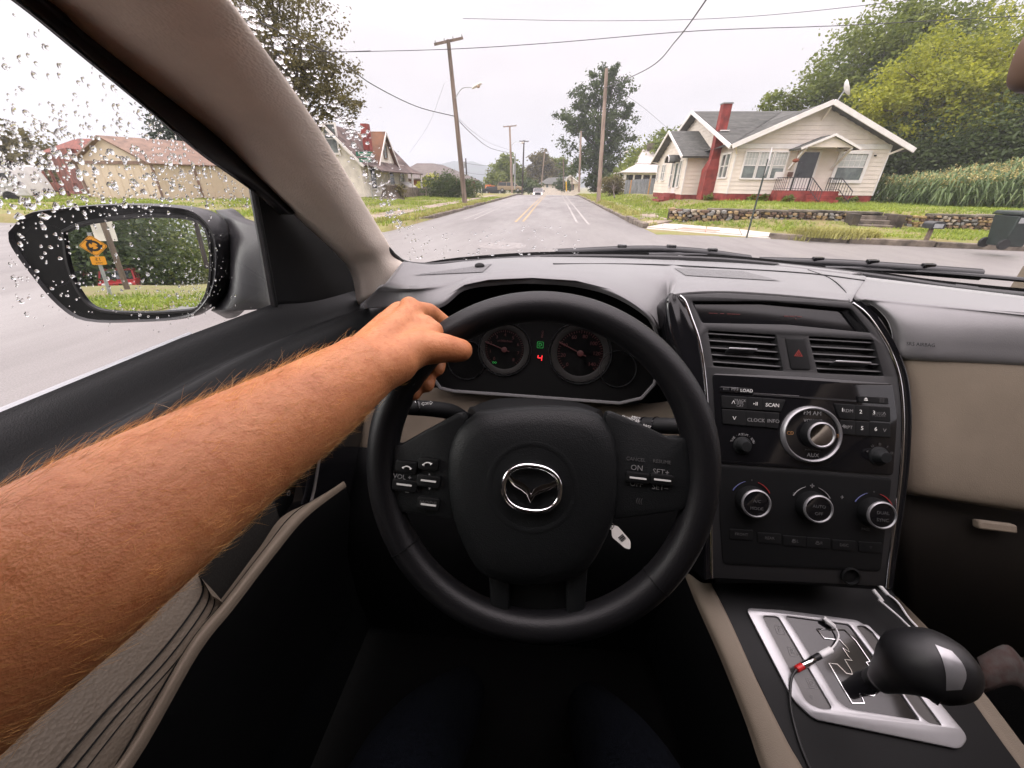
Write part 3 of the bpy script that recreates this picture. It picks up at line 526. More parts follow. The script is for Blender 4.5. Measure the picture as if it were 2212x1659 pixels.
def stone_mesh(k):
    r = np.random.default_rng(k+50); bm = bmesh.new(); bmesh.ops.create_icosphere(bm, subdivisions=1, radius=.5)
    for v in bm.verts: q = np.array(v.co); q = np.sign(q)*np.abs(q/.5)**.62*.5*(1+r.normal(0,.10,3)); v.co = q
    me = bpy.data.meshes.new('stone'); bm.to_mesh(me); bm.free(); me.materials.append(stone_m[k % 6]); finish(me, 40); return me
SM = [stone_mesh(k) for k in range(18)]
rest = MB(); ns = 0; cand = []
s = .05
rowsz = [.06,.17,.28,.38,.48,.57]
for r,zc in enumerate(rowsz):
    s = random.uniform(0,.1)
    while s < WLEN-.1:
        w = random.uniform(.10,.25)*(1.0 if s > 3 else 1.35); p,d = wat(s+w/2); s += w+.012
        if abs(p[0]-11.55) < .75: continue
        cand.append((p, d, w, zc+random.uniform(-.02,.02), random.uniform(.085,.135)*(1.25 if s < 3 else 1)))
cand.sort(key=lambda c: np.hypot(c[0][0], c[0][1]))
for i,(p,d,w,zc,h) in enumerate(cand):
    n_ = np.array([d[1],-d[0],0]); n_ = n_ if n_[1] < 0 else -n_; k = random.randrange(18)
    if zc-h/2 < zb(p)-.14: continue
    if i < 300:
        o = bpy.data.objects.new('stone', SM[k]); COL.objects.link(o); o.parent = SWL; q = p+n_*random.uniform(-.02,.02)+UPZ*zc-np.array(SWL.location)
        o.location = q; o.scale = (w*.98, .22, h); o.rotation_euler = (random.uniform(-.15,.15), random.uniform(-.12,.12), math.atan2(d[1],d[0]))
    else: V_ = np.array([v.co for v in SM[k].vertices]); rest.cm = k % 6; rest.add([p+UPZ*zc+d*v[0]*w*.98+n_*v[1]*.22+UPZ*v[2]*h for v in V_], [tuple(f.vertices) for f in SM[k].polygons])
o = rest.build('small_stones', stone_m, SWL, smooth=40); o['kind'] = 'stuff'
for k in range(4):
    p,d = wat(6.95); n_ = np.array([d[1],-d[0],0]); n_ = n_ if n_[1] < 0 else -n_; c = np.array([11.55,16.62,0]); b = MB(); b.obox(c+n_*(.75-.28*k)+UPZ*(.08+.14*k-.02), d*.55, n_*.17, UPZ*.10); b.build('step', M_kerb, SWL, bevel=.02)
for sg_ in (-1,1): b = MB(); c = np.array([11.55,16.62,0]); p,d = wat(6.95); n_ = np.array([d[1],-d[0],0]); n_ = n_ if n_[1] < 0 else -n_; b.obox(c+d*.68*sg_+n_*.2+UPZ*.35, d*.12, n_*.45, UPZ*.30); b.build('step_cheek', M_mortar, SWL, bevel=.02)

# ---- street things on the right corner
t = thing('road_sign', 'edge-on road sign on a dark post at the corner ramp', 'sign', (6.25,13.9,.05))
b = MB(); b.obox((6.25,13.9,1.05), (.022,0,0), (0,.012,0), (0,0,1.15)); b.build('post', mat('sign_post_green', (.045,.06,.05), .6, var=.2), t)
b = MB(); cs = np.array([6.25,13.87,2.12]); sn_ = nrm((.93,-.36,0)); b.lathe([(.37,-.004),(.37,.004)], cs, (0,0,1), sn_, 8); b.build('sign_plate', mat('sign_back', (.62,.60,.60), .5, var=.05), t, smooth=0)
t = thing('mailbox', 'small dark mailbox on a post in the grass verge', 'mailbox', (10.75,12.9,.2))
b = MB(); b.box(10.71,12.86,.0,10.79,12.94,.47); b.build('post', M_pole, t)
b = MB(); pr_ = [(-.11,0),(.11,0),(.11,.13)]+[(.11*math.cos(a),.13+.10*math.sin(a)) for a in np.linspace(.2,2.94,8)]+[(-.11,.13)]; b.prism([np.array([10.75+p[0]*1.6,12.72,.47+p[1]*.85]) for p in pr_], [np.array([10.75+p[0]*1.6,13.05,.47+p[1]*.85]) for p in pr_]); b.build('box', mat('mailbox_black', (.03,.032,.033), .4, var=.15), t, bevel=.01)
b = MB(); b.box(10.63,12.705,.49,10.86,12.722,.60); b.build('door', mat('mailbox_grey', (.32,.33,.33), .4), t)
t = thing('wheelie_bin', 'large dark green wheelie bin on the verge at the kerb', 'bin', (11.25,11.2,.15)); M_bin = mat('bin_green', (.018,.028,.024), .5, var=.15, bump=.2, bs=80)
bx,by,bz = 11.28,11.35,.16; lo = [(-.22,-.24),(.22,-.24),(.22,.22),(-.22,.22)]; hi = [(-.30,-.31),(.30,-.31),(.30,.31),(-.30,.31)]
b = MB(); b.prism([np.array([bx+p,by+q,bz+.06]) for p,q in lo], [np.array([bx+p,by+q,bz+.76]) for p,q in hi]); b.build('body', M_bin, t, bevel=.03)
b = MB(); b.prism([np.array([bx+p*1.08,by+q*1.08,bz+.77]) for p,q in hi], [np.array([bx+p*1.02,by+q*1.02,bz+.86]) for p,q in hi]); b.build('lid', M_bin, t, bevel=.03)
b = MB(); b.box(bx-.26,by-.325,bz+.60,bx-.15,by-.315,bz+.72); b.build('sticker', M_galv, t)
for s_ in (-1,1): b = MB(); b.lathe([(.12,-.03),(.125,0),(.12,.03)], (bx-.24,by+.24*s_,bz+.11), (1,0,0), (0,1,0), 16); b.build('wheel', M_dark, t, smooth=40)
b = MB(); b.tube([(bx-.28,by+.36,bz+.78),(bx+.28,by+.36,bz+.78)], .018, 8); b.build('handle', M_bin, t)

# ---- poles and wires
def pole(name, label, base, top, r0, r1, m, arm=None, lamp=None, extra=None, grp='wooden utility poles'):
    base, top = np.asarray(base,float), np.asarray(top,float); t = thing(name, label, 'utility pole', base, grp); b = MB(); b.tube([base-UPZ*.3, base*.5+top*.5, top], [r0,(r0+r1)/2,r1], 10); b.build('shaft', m, t, smooth=50)
    if arm: p,q = np.asarray(arm[0],float), np.asarray(arm[1],float); b = MB(); b.bar(p,q,.10,.12); b.build('crossarm', m, t, smooth=0); 
    if arm:
        for k in (.04,.35,.65,.96): b = MB(); r = p+(q-p)*k; b.lathe([(.03,0),(.045,.06),(.02,.14),(0,.15)], r+UPZ*.05, (1,0,0), (0,0,1), 8); b.build('insulator', M_galv, t)
    if lamp:
        p,q = np.asarray(lamp[0],float), np.asarray(lamp[1],float); b = MB(); b.tube(catmull([p, p*.6+q*.4+UPZ*.28, q*.85+p*.15+UPZ*.10, q], 12), .022, 6); b.build('lamp_arm', M_galv, t)
        d = nrm(q-p); b = MB(); b.tube([q-d*.05, q+d*.08, q+d*.32, q+d*.62, q+d*.68], [.06,.09,.13,.11,.04], 10, flat=.6); b.build('lamp_head', M_trimw, t, smooth=60)
        b = MB(); b.ball(q+d*.42-UPZ*.07, .11, 10, 6, (1,1,.7)); b.build('lamp_lens', mat('lamp_lens', (.55,.40,.30), .3), t, smooth=60)
    if extra: 
        c,w,h = extra; b = MB(); b.lathe([(w,0),(w,h)], np.asarray(c,float), (1,0,0), (0,0,1), 10); b.build('transformer', M_galv, t, smooth=40)
    return t
pL = WZ(1005,440,.2); YL = pL[1]
pole('utility_pole', 'tall leaning wooden pole with crossarm and street lamp on the left verge', pL, WY(968,86,YL), .17,.11, M_pole, (WY(938,96,YL-.3),WY(1000,82,YL+.3)), (WY(983,213,YL-.1),WY(1022,190,YL-.9)))
pole('utility_pole', 'tan pole with crossarm and lamp further up the left kerb', WY(1106,412,62), WY(1101,272,62), .17,.12, M_polel, (WY(1087,274,62),WY(1116,271.5,62)), (WY(1105,314,62),WY(1124,309,61)))
pole('utility_pole', 'thin dark pole with crossarm behind the tan lamp pole', WY(1128,415,76), WY(1132,303,76), .15,.11, M_poled, (WY(1122,305,76),WY(1142,305.5,76)))
pole('utility_pole', 'short dark pole carrying a grey transformer, left of the road', WY(1009,398,80), WY(1006,342,80), .14,.11, M_poled, None, None, (WY(1003,356,80)-UPZ*.5,.30,1.0))
pole('utility_pole', 'far pole with crossarm beside the round left tree', WY(1055,402,120), WY(1054,367,120), .2,.18, M_poled, (WY(1048,367.5,120),WY(1060,367.5,120)))
pole('utility_pole', 'bare grey pole on the right verge in front of the tall dark tree', WZ(1293,432,.35), WY(1310.5,148,36), .17,.12, M_polel)
pole('utility_pole', 'second bare pole up the right kerb, past the tall tree', WY(1251,410,62), WY(1255,283,62), .16,.12, M_polel, None, None, (WY(1252.5,300,62)-UPZ*.5,.12,1.2))
pole('utility_pole', 'pale leaning pole in front of the far grey-roofed house', WY(1169,402,100), WY(1177,325,100), .14,.11, M_polel)
pole('utility_pole', 'brown pole at the shrub of the far house', WY(1218,405,100), WY(1217,343,100), .14,.12, M_pole)
pole('utility_pole', 'brown pole just left of the yellow marker post', WY(1236,408,95), WY(1235,350,95), .13,.11, M_pole)
pole('utility_pole', 'grey pole with two metal boxes behind the tan lamp pole', WY(1112,405,75), WY(1113,332,75), .12,.10, M_galv, None, None, (WY(1110,398,75)+UPZ*1.5,.22,1.6))
pole('utility_pole', 'thin dark street lamp pole rising over the fence shrub', WY(1340,380,70), WY(1341,330,70), .10,.07, M_poled, None, (WY(1341,331,70),WY(1348,329,70)))
t = thing('marker_post', 'short yellow marker post with white top at the right kerb', 'post', WY(1224,408,70)); b = MB(); b.tube([WY(1224,409,70)-UPZ*.3, WY(1223,392,70)], .10, 10); b.build('post', mat('post_yellow', (.70,.42,.03), .5), t); b = MB(); b.tube([WY(1223,392,70), WY(1223,387,70)], .101, 10); b.build('cap', M_trimw, t)
def wire(label, pts, r=.016, m=None, grp='overhead wires'):
    P = catmull([np.asarray(p,float) for p in pts], 28); b = MB(); b.tube(P, r, 5); o = b.build('overhead_wire', m or M_wire, None, loc=P[0], smooth=0); tag(o, label, 'wire', grp)
M_wire = mat('wire_black', (.03,.028,.03), .6, var=.1)
wire('top thin wire crossing the whole sky from the left', [WY(1000,40,28),WY(1300,45,28),WY(1600,37,27),WY(1950,2,26),WY(2250,-40,26)], .012)
wire('long wire from the leaning left pole to the upper right corner', [WY(760,112,30),WY(978,106,28),WY(1200,92,28),WY(1500,67,28),WY(1800,56,28),WY(2100,40,28),WY(2300,30,28)], .018)
wire('thick cable slanting up from the right pole out of the top of view', [WY(1302,192,36),WY(1400,148,26),WY(1460,88,20),WY(1525,0,14),WY(1600,-120,10)], .020)
wire('cable from the pillar side sagging to the leaning left pole', [WY(560,48,16),WY(720,120,18),WY(800,180,22),WY(900,230,26),WY(985,252,YL)], .022)
wire('cable sagging from the leaning left pole to the tan lamp pole', [WY(985,254,YL),WY(1020,290,36),WY(1060,320,48),WY(1104,331,62)], .022)
wire('upper thin wire from the leaning left pole to the tan lamp pole', [WY(985,250,YL),WY(1020,283,36),WY(1060,310,48),WY(1104,325,62)], .010)
wire('short wire running through the drops beside the pillar', [WY(570,100,16),WY(640,105,17),WY(720,112,18),WY(800,110,20)], .016)
wire('faint wire from the right pole to the cream house gable', [WY(1310,180,36),WY(1380,225,33),WY(1440,275,31)], .008)
wire('faint wire dropping from the left pole to the brick building', [WY(960,180,30),WY(925,270,40),WY(885,330,55)], .007)
for k,(y0,y1) in enumerate(((352,358),(372,377))): wire(['upper','lower'][k]+' of two far wires across the road by the mountain', [WY(1000,y0,110),WY(1055,y0+6,112),WY(1150,y1,115),WY(1220,y1-6,110)], .03)

# ---- trees
def leafcloud(blobs, n, size, sig=.35, nclump=None, droop=.0):
    blobs = [(np.asarray(c,float), np.asarray(r,float)*np.ones(3)) for c,r in blobs]; vol = np.array([np.prod(r)**.75 for _,r in blobs]); nc = nclump or max(20, n//28)
    bi = RNG.choice(len(blobs), nc, p=vol/vol.sum()); C = np.array([b[0] for b in blobs])[bi]; R = np.array([b[1] for b in blobs])[bi]
    d = RNG.normal(0,1,(nc,3)); d /= np.linalg.norm(d,axis=1,keepdims=True); cl = C+d*R*(RNG.random((nc,1))**.42)
    k = RNG.integers(0,nc,n); P = cl[k]+RNG.normal(0,1,(n,3))*(sig*R[k].mean(axis=1,keepdims=True)*.5)*np.array([1,1,.7])
    P[:,2] -= droop*RNG.random(n); a = RNG.normal(0,1,(n,3)); a[:,2] *= .6; a /= np.linalg.norm(a,axis=1,keepdims=True); q = RNG.normal(0,1,(n,3)); q = np.cross(a,q); q /= np.linalg.norm(q,axis=1,keepdims=True)
    s = size*RNG.uniform(.6,1.4,(n,1)); V = np.stack([P-a*s, P-q*s*.55, P+a*s, P+q*s*.55],1).reshape(-1,3); ct = RNG.random(nc)[k]; return V, np.clip(ct*.6+RNG.random(n)*.4,0,1), cl
M_leafd = leafmat('leaves_dark', (.028,.05,.014), (.11,.15,.04)); M_leafm = leafmat('leaves_mid', (.055,.095,.018), (.27,.31,.055)); M_leafy = leafmat('leaves_yellow', (.07,.115,.014), (.56,.56,.05), .5)
M_leafo = leafmat('leaves_olive', (.06,.055,.018), (.21,.18,.06)); M_leafr = leafmat('leaves_rust', (.10,.07,.02), (.26,.20,.05)); M_needle = leafmat('needles', (.010,.022,.012), (.035,.06,.026), .15)
def tree(name, label, base, blobs, n, size, m, tr=.25, cat='tree', grp='trees', limbs=6, sig=.35, trunk=True, mb=None, droop=0, nclump=None):
    base = np.asarray(base,float); t = thing(name, label, cat, base, grp); V, tn, cl = leafcloud(blobs, n, size, sig, nclump, droop); o = np_mesh('crown', (V-base).astype(float), 4, m, tn); link('crown', o, t)
    if trunk:
        tp = np.mean([b[0] for b in blobs], axis=0); b = MB(); mid = base*.5+tp*.5+np.array([random.uniform(-.2,.2),0,0]); b.tube(catmull([base-UPZ*.2,mid,tp],8), list(np.linspace(tr,tr*.35,8)), 9)
        for k in range(limbs):
            c,r = blobs[k % len(blobs)]; s0 = base+(tp-base)*random.uniform(.35,.85); e = np.asarray(c,float)+np.array([random.uniform(-.6,.6),random.uniform(-.4,.4),random.uniform(-.2,.6)])*np.asarray(r)
            b.tube(catmull([s0,(s0+e)/2+UPZ*random.uniform(-.1,.3),e],7), list(np.linspace(tr*.4,tr*.06,7)), 6)
        for k in RNG.integers(0,len(cl),min(24,len(cl))): e = cl[k]; s0 = base+(tp-base)*random.uniform(.45,1); b.tube([s0,(s0+e)/2+UPZ*.1,e], [tr*.2,tr*.1,tr*.04], 5)
        b.build('trunk', mb or M_bark, t, smooth=60)
    return t
def B(x, y, Y, r): return (WY(x,y,Y), r)
# tall dark tree in the middle
tree('broadleaf_tree', 'tall dark broadleaf tree behind the bare right pole', WY(1291,412,75), [B(1300,180,75,(2.6,2.2,2.6)),B(1270,215,75,(3.2,2.5,2.6)),B(1335,220,75,(3,2.5,3)),B(1240,262,75,(3.4,2.6,2.8)),B(1295,262,75,(4,3,3)),B(1350,275,75,(2.4,2,3)),B(1262,310,75,(4.4,3,3)),B(1320,320,75,(3.4,3,3.2)),B(1275,355,75,(4.2,3,3)),B(1310,370,74,(3.2,2.6,2.8)),B(1292,395,74,(2.2,2,1.6)),B(1216,250,75,(1.4,1.2,1.1)),B(1362,235,75,(1.3,1.2,1.4)),B(1318,160,75,(1.6,1.4,1.4)),B(1290,152,75,(1.0,1,1))], 21000, .20, M_leafd, .6, limbs=14, sig=.30, nclump=300)
# right-hand trees
tree('broadleaf_tree', 'big green wind-blown tree rising behind the cream house', WY(1900,400,40), [B(1960,60,40,(4.2,3,2.6)),B(2030,75,40,(4,3,2.6)),B(1890,120,40,(4.2,3,2.8)),B(1980,130,40,(5,3,3)),B(1840,160,40,(3.2,3,2.4)),B(1800,180,41,(3,2.5,2)),B(1730,205,42,(2.6,2,1.5)),B(1690,220,42,(1.6,1.4,1.0)),B(1850,240,40,(4.5,3,3)),B(1930,280,40,(5,3,4)),B(2060,140,40,(4,3,3)),B(1900,360,39,(4,3,3.2)),B(1965,40,40,(2.2,2,1.4))], 42000, .14, M_leafm, .5, limbs=12, sig=.34, nclump=520, droop=.3)
tree('broadleaf_tree', 'yellow-green leafy tree right of the cream house', WY(2110,400,30), [B(1960,200,30,(3,2.2,1.6)),B(1900,235,30,(1.8,1.6,1.1)),B(2040,165,30,(3.4,2.4,2)),B(2120,130,30,(3.4,2.4,2.4)),B(2200,140,30,(3.4,2.4,2.6)),B(1990,260,30,(3,2.4,2)),B(2090,230,29.5,(3.6,2.4,2.2)),B(2190,240,29.5,(3.6,2.6,2.4)),B(2290,180,30,(4,3,3)),B(1940,215,29.5,(1.6,1.4,.9))], 46000, .095, M_leafy, .35, limbs=10, sig=.30, nclump=420)
tree('broadleaf_tree', 'dark lower tree under the yellow-green one by the house wall', WY(2080,425,29), [B(1950,330,30,(2.6,2,2)),B(2040,320,29,(3.4,2,2.4)),B(2140,310,28,(3.6,2,2.6)),B(2240,300,28,(4,2.4,3)),B(1935,395,29,(1.8,1.6,1.6)),B(2000,370,28.5,(2.6,1.6,1.6)),B(2110,365,28,(3,1.6,1.6)),B(2230,370,27,(3,1.6,1.8))], 34000, .105, M_leafd, .3, limbs=6, sig=.5, nclump=480)
tree('broadleaf_tree', 'pale green tree behind the grey fence and white porch', WY(1410,400,62), [B(1425,320,62,(3,2.4,2)),B(1385,345,62,(2.4,2,1.8)),B(1450,305,64,(2.6,2,1.8)),B(1365,380,60,(2.2,2,1.8))], 6000, .2, M_leafm, .25)
tree('bush', 'round red-green bush beside the grey fence', WZ(1328,422,.6), [B(1318,402,50,(1.3,1,1.0)),B(1334,404,50,(1.1,1,1.0)),B(1325,395,50,(1.1,1,.8))], 3600, .10, M_leafo, .06, 'bush', 'bushes', 2)
tree('broadleaf_tree', 'small tree between the tall dark tree and the white porch', WY(1345,405,66), [B(1345,390,66,(2.0,1.6,1.6)),B(1358,368,66,(1.6,1.4,1.4)),B(1332,398,64,(1.2,1.2,1.0))], 3000, .18, M_leafm, .12)
# centre distance
tree('broadleaf_tree', 'rounded green tree behind the parked van on the left', WY(1090,400,110), [B(1093,352,110,(2.6,2.4,2.2)),B(1085,372,110,(3.6,3,2.4)),B(1108,375,110,(3,2.6,2.4)),B(1072,388,110,(3.2,2.6,2)),B(1100,392,109,(4.2,3,2.2)),B(1088,344,110,(1.4,1.2,1.2))], 6500, .33, M_leafm, .35)
tree('broadleaf_tree', 'scraggy tree with dead branches over the far house', WY(1165,400,142), [B(1165,350,142,(3.2,3,3.2)),B(1150,378,142,(3,2.6,3)),B(1180,368,142,(4,3,3.4)),B(1160,393,141,(4,3,2.4)),B(1172,338,142,(2,2,2))], 6500, .36, M_leafo, .4, limbs=14)
tree('broadleaf_tree', 'green tree right of the scraggy one above the far roof', WY(1200,400,147), [B(1200,355,147,(3.6,3,3)),B(1215,372,147,(4,3,3.4)),B(1190,380,146,(4,3,3)),B(1230,388,146,(3,3,3))], 5500, .36, M_leafm, .35)
tree('bush', 'low dark greenery behind the oncoming pickup', WY(1140,405,100), [B(1138,402,100,(3,2,1.6)),B(1150,405,98,(2.4,2,1.2)),B(1120,405,100,(2.2,2,1.2))], 2600, .26, M_leafd, .1, 'bush', 'bushes', 2, trunk=False)
tree('bush', 'clipped round bush beside the orange shop', WY(1078,412,88), [B(1078,410,88,(1.5,1.2,1.0))], 2600, .13, M_leafd, .08, 'bush', 'bushes', 2)
tree('bush', 'leafy shrub in front of the far house door', WY(1215,405,104), [B(1213,399,104,(2.0,1.4,1.4)),B(1222,402,104,(1.6,1.4,1.2))], 2000, .2, M_leafd, .08, 'bush', 'bushes', 2)
for k,(x,y,Y,r) in enumerate(((1020,400,150,(3,2.4,2)),(1006,403,140,(3.4,2.6,2)),(1034,405,150,(3.2,2.6,1.8)))): tree('broadleaf_tree', ['small far tree left of the orange shop','far tree behind the leaning left pole','low far tree right above the orange shop'][k], WY(x,410,Y), [B(x,y,Y,r),B(x+5,y+6,Y,r)], 1800, .4, M_leafd, .25, limbs=2)
# left hedge, tree over the left house
tree('hedge', 'wide dark green hedge in front of the brick building', WZ(970,428,.25), [B(945,408,41,(1.6,1.2,1.0)),B(965,400,41,(1.8,1.2,1.2)),B(985,402,41,(1.8,1.2,1.2)),B(1005,408,41.5,(1.6,1.2,1.0)),B(1016,412,42,(1.0,1,.8)),B(955,414,40.5,(2,1,.7)),B(985,414,40.5,(2,1,.7)),B(968,393,41,(1.2,1,.6))], 9000, .085, M_leafd, .08, 'hedge', 'bushes', 3, trunk=False)
tree('bush', 'yellow-leaved shrub against the brick wall', WZ(912,420,.3), [B(922,404,50,(1.6,1,.8)),B(900,410,49,(1.2,1,.6)),B(941,394,50,(1.6,1,.9))], 1800, .10, M_leafy, .05, 'bush', 'bushes', 2)
tree('broadleaf_tree', 'brownish tree overhanging the white house beside the pillar', (-20,29,.2), [B(560,-40,24,(3.4,3,2.6)),B(610,30,24,(2.6,2.4,2)),B(660,90,24,(2.6,2.2,1.8)),B(590,110,24,(2.6,2.4,2)),B(640,175,24,(2.4,2.2,1.5)),B(700,160,24,(2.0,1.8,1.3)),B(745,200,24,(1.5,1.3,1.0)),B(700,220,24,(1.9,1.6,1.1)),B(755,215,24,(1.2,1.1,.7)),B(735,245,24,(.9,.8,.6)),B(650,215,24,(1.8,1.6,1)),B(520,30,24,(3,3,3)),B(690,110,24,(1.5,1.3,1))], 17000, .085, M_leafo, .4, limbs=16, sig=.30, nclump=270)
# ---- left houses
LH = thing('old_house', 'old white house with a rusty steep roof on the left corner', 'house', (-17,36,.2)); M_oldw = mat('old_white_wall', (.84,.79,.71), .7, var=.12, vs=1.2, bump=.3, bs=30); M_rust = mat('rust_shingles', (.20,.085,.035), .9, var=.4, vs=1.0, bump=.5, bs=16, bd=.02, col2=(.09,.055,.04)); M_oldroof = mat('old_brown_roof', (.12,.085,.075), .9, var=.4, vs=1.2, bump=.5, bs=16, bd=.02)
def q3(x, y, Y): return WY(x, y, Y)
cor = WZ(789,427,.25); xw, yc = cor[0], cor[1]; yB = WX(884,409,xw)[1]
F_ = lambda x,y: WX(x,y,xw)                             # the facade along the road
W_ = lambda x,y: WY(x,y,yc)                             # the gable wall towards us
zt = W_(779,345)[2]; apx = W_(700,268); rx, rzg = apx[0], apx[2]; xl_ = rx-(xw-rx)
b = MB(); fr = [np.array([xl_,yc,0]),np.array([xw,yc,0]),np.array([xw,yc,zt]),np.array([rx,yc,rzg-.1]),np.array([xl_,yc,zt])]; b.prism(fr, [p+np.array([0,yB-yc,0]) for p in fr]); b.build('wall', M_oldw, LH, smooth=0)
sl_h = (rzg-zt)/(xw-rx)
roofslab(LH, [(xw+.45,yc-.45,zt-.45*sl_h+.05),(rx,yc-.45,rzg+.1),(rx,yB+.4,rzg+.1),(xw+.45,yB+.4,zt-.45*sl_h+.05)], .14, M_oldroof); roofslab(LH, [(xl_-.45,yc-.45,zt-.45*sl_h+.05),(rx,yc-.45,rzg+.1),(rx,yB+.4,rzg+.1),(xl_-.45,yB+.4,zt-.45*sl_h+.05)], .14, M_oldroof)
rake(LH, (rx,yc-.48,rzg+.0), (xw+.45,yc-.48,zt-.45*sl_h-.05), .2, .05)
window(LH, W_(716,300)+np.array([0,-.05,0]), U, -Vv_, .9, 1.9, .14, True, 0, 0)
ga, g0, g1 = F_(829,289), F_(812,350), F_(853,357); gy = ga[1]; hwid = (g1[1]-g0[1])/2; gy = (g1[1]+g0[1])/2; gz0 = zt-.1; gzt = ga[2]
b = MB(); fr = [np.array([xw+.03,gy-hwid,gz0]),np.array([xw+.03,gy+hwid,gz0]),np.array([xw+.03,gy,gzt])]; b.prism(fr, [p-np.array([xw-rx,0,0]) for p in fr]); b.build('road_gable', M_oldw, LH, smooth=0)
sg_l = (gzt-gz0)/hwid
for s_ in (-1,1): roofslab(LH, [(xw+.35,gy+s_*(hwid+.35),gz0-.35*sg_l+.1),(xw+.35,gy,gzt+.14),(rx-.3,gy,gzt+.14),(rx-.3,gy+s_*(hwid+.35),gz0-.35*sg_l+.1)], .12, M_rust); rake(LH, (xw+.38,gy+s_*(hwid+.35),gz0-.35*sg_l+.0), (xw+.38,gy,gzt+.06), .16, .05)
window(LH, (xw+.06,gy,gz0+(gzt-gz0)*.42), Vv_, U, .62, (gzt-gz0)*.42, .12, True, 0, 0, M_pole)
roofslab(LH, [(xw+.05,yc+.6,zt-.15),(xw+.05,yB+.6,zt-.15),(xw+1.5,yB+.6,zt-.75),(xw+1.5,yc+.6,zt-.75)], .10, M_oldroof, 'porch_roof')
for px_,py_ in ((806,392),(846,392),(868,388)): c = F_(px_,py_); window(LH, (xw+.04,c[1],1.9), Vv_, U, 1.1, 1.9, .14, True, 0, 0, M_trimw, True)
for yy in (yB-2.6,yB+.3): b = MB(); b.box(xw+1.25,yy-.08,.1,xw+1.4,yy+.08,zt-.7); b.build('porch_post', M_trimw, LH)
c = F_(872,408); roofslab(LH, [(xw+.1,c[1]-1.2,1.5),(xw+.1,c[1]+1.2,1.5),(xw+1.1,c[1]+1.2,1.0),(xw+1.1,c[1]-1.2,1.0)], .05, M_trimw, 'awning')
c = W_(760,275); b = MB(); b.box(c[0]-.28,yc+2.2,rzg-1.6,c[0]+.28,yc+2.8,rzg+.30); b.build('chimney', M_brickred, LH, smooth=0)
b = MB(); b.tube([(rx+1.2,gy,gzt), (rx+1.2,gy,gzt+.45)], .07, 6); b.build('vent_pipe', M_dark, LH)
yA = yc
t = thing('low_wall', 'weathered low concrete wall along the front of the old white house', 'wall', WZ(905,422,.25)); wx = xw+2.6
for k in range(9): b = MB(); y = yA+1.5+2.2*k; b.box(wx-.12,y,0,wx+.12,y+2.12,.95+.08*(k%2)); b.build('wall_block', M_kerb, t, bevel=.02)
t = thing('tree_stump', 'broad ragged tree stump in front of the old white house', 'stump', WZ(845,430,.22)); b = MB(); b.lathe([(1.3,-.1),(.8,.15),(.62,.6),(.66,1.0),(.5,1.02),(.2,.85),(0,.85)], WZ(845,430,.22), (1,0,0), (0,0,1), 14); b.build('bark', M_bark, t)
tree('bush', 'grey-green weeds growing on the old tree stump', WZ(862,430,.22), [(WZ(858,430,.22)+np.array([0,0,.5]),(.9,.6,.5))], 900, .08, M_leafo, .03, 'bush', 'bushes', 0, trunk=False)
t = thing('street_name_sign', 'green double street name sign on a thin post by the left corner', 'sign', WZ(806,432,.22)); gs = WZ(806,432,.22)
b = MB(); b.tube([gs, gs+np.array([-.05,0,3.1])], .035, 8); b.build('post', M_galv, t); M_sgreen = mat('sign_green', (.02,.16,.10), .5, var=.05)
for dz,w in ((3.0,.62),(2.62,.45)):
    b = MB(); p = gs+np.array([-.15,-.06,dz]); b.obox(p, (w,0,0), (0,.012,0), (0,0,.13)); pl_ = b.build('name_plate', M_sgreen, t)
    b = MB(); b.obox(p+np.array([0,-.014,0]), (w*.72,0,0), (0,.001,0), (0,0,.022)); b.build('lettering', M_trimw, t)
BB = thing('brick_building', 'long red brick building with a grey roof behind the hedge', 'building', WY(950,420,62)); M_brick = mat('brick_wall', (.24,.085,.055), .85, var=.25, vs=3, bump=.4, bs=12, bd=.02); M_bgroof = mat('brown_grey_roof', (.135,.115,.105), .9, var=.15, vs=1.5, bump=.4, bs=12, bd=.02)
Pb = [WY(868,425,60),WY(1003,425,70)]; xa,xb = -22.5, Pb[1][0]
z_e = WY(900,385,62)[2]; z_r = WY(900,357,66)[2]
b = MB(); b.box(xa,60,-1.5,xb,80,z_e); b.build('wall', M_brick, BB, smooth=0)
roofslab(BB, [(xa-.6,59.3,z_e-.05),(xb+.8,59.3,z_e-.05),(xb-4,66.5,z_r+.3),(xa+1,66.5,z_r+.3)], .15, M_bgroof); roofslab(BB, [(xb+.8,59.3,z_e-.05),(xb+.8,80.6,z_e-.05),(xb-4,73,z_r+.3),(xb-4,66.5,z_r+.3)], .15, M_bgroof); roofslab(BB, [(xa-.6,80.6,z_e-.05),(xb+.8,80.6,z_e-.05),(xb-4,73,z_r+.3),(xa+1,66.5,z_r+.3)], .15, M_bgroof)
for k in range(2): x = xa+1.6+k*3; window(BB, (x,59.97,z_e-1.2), U, -Vv_, 1.0, 1.3, .1, True, 0, 0, M_trimw, True)
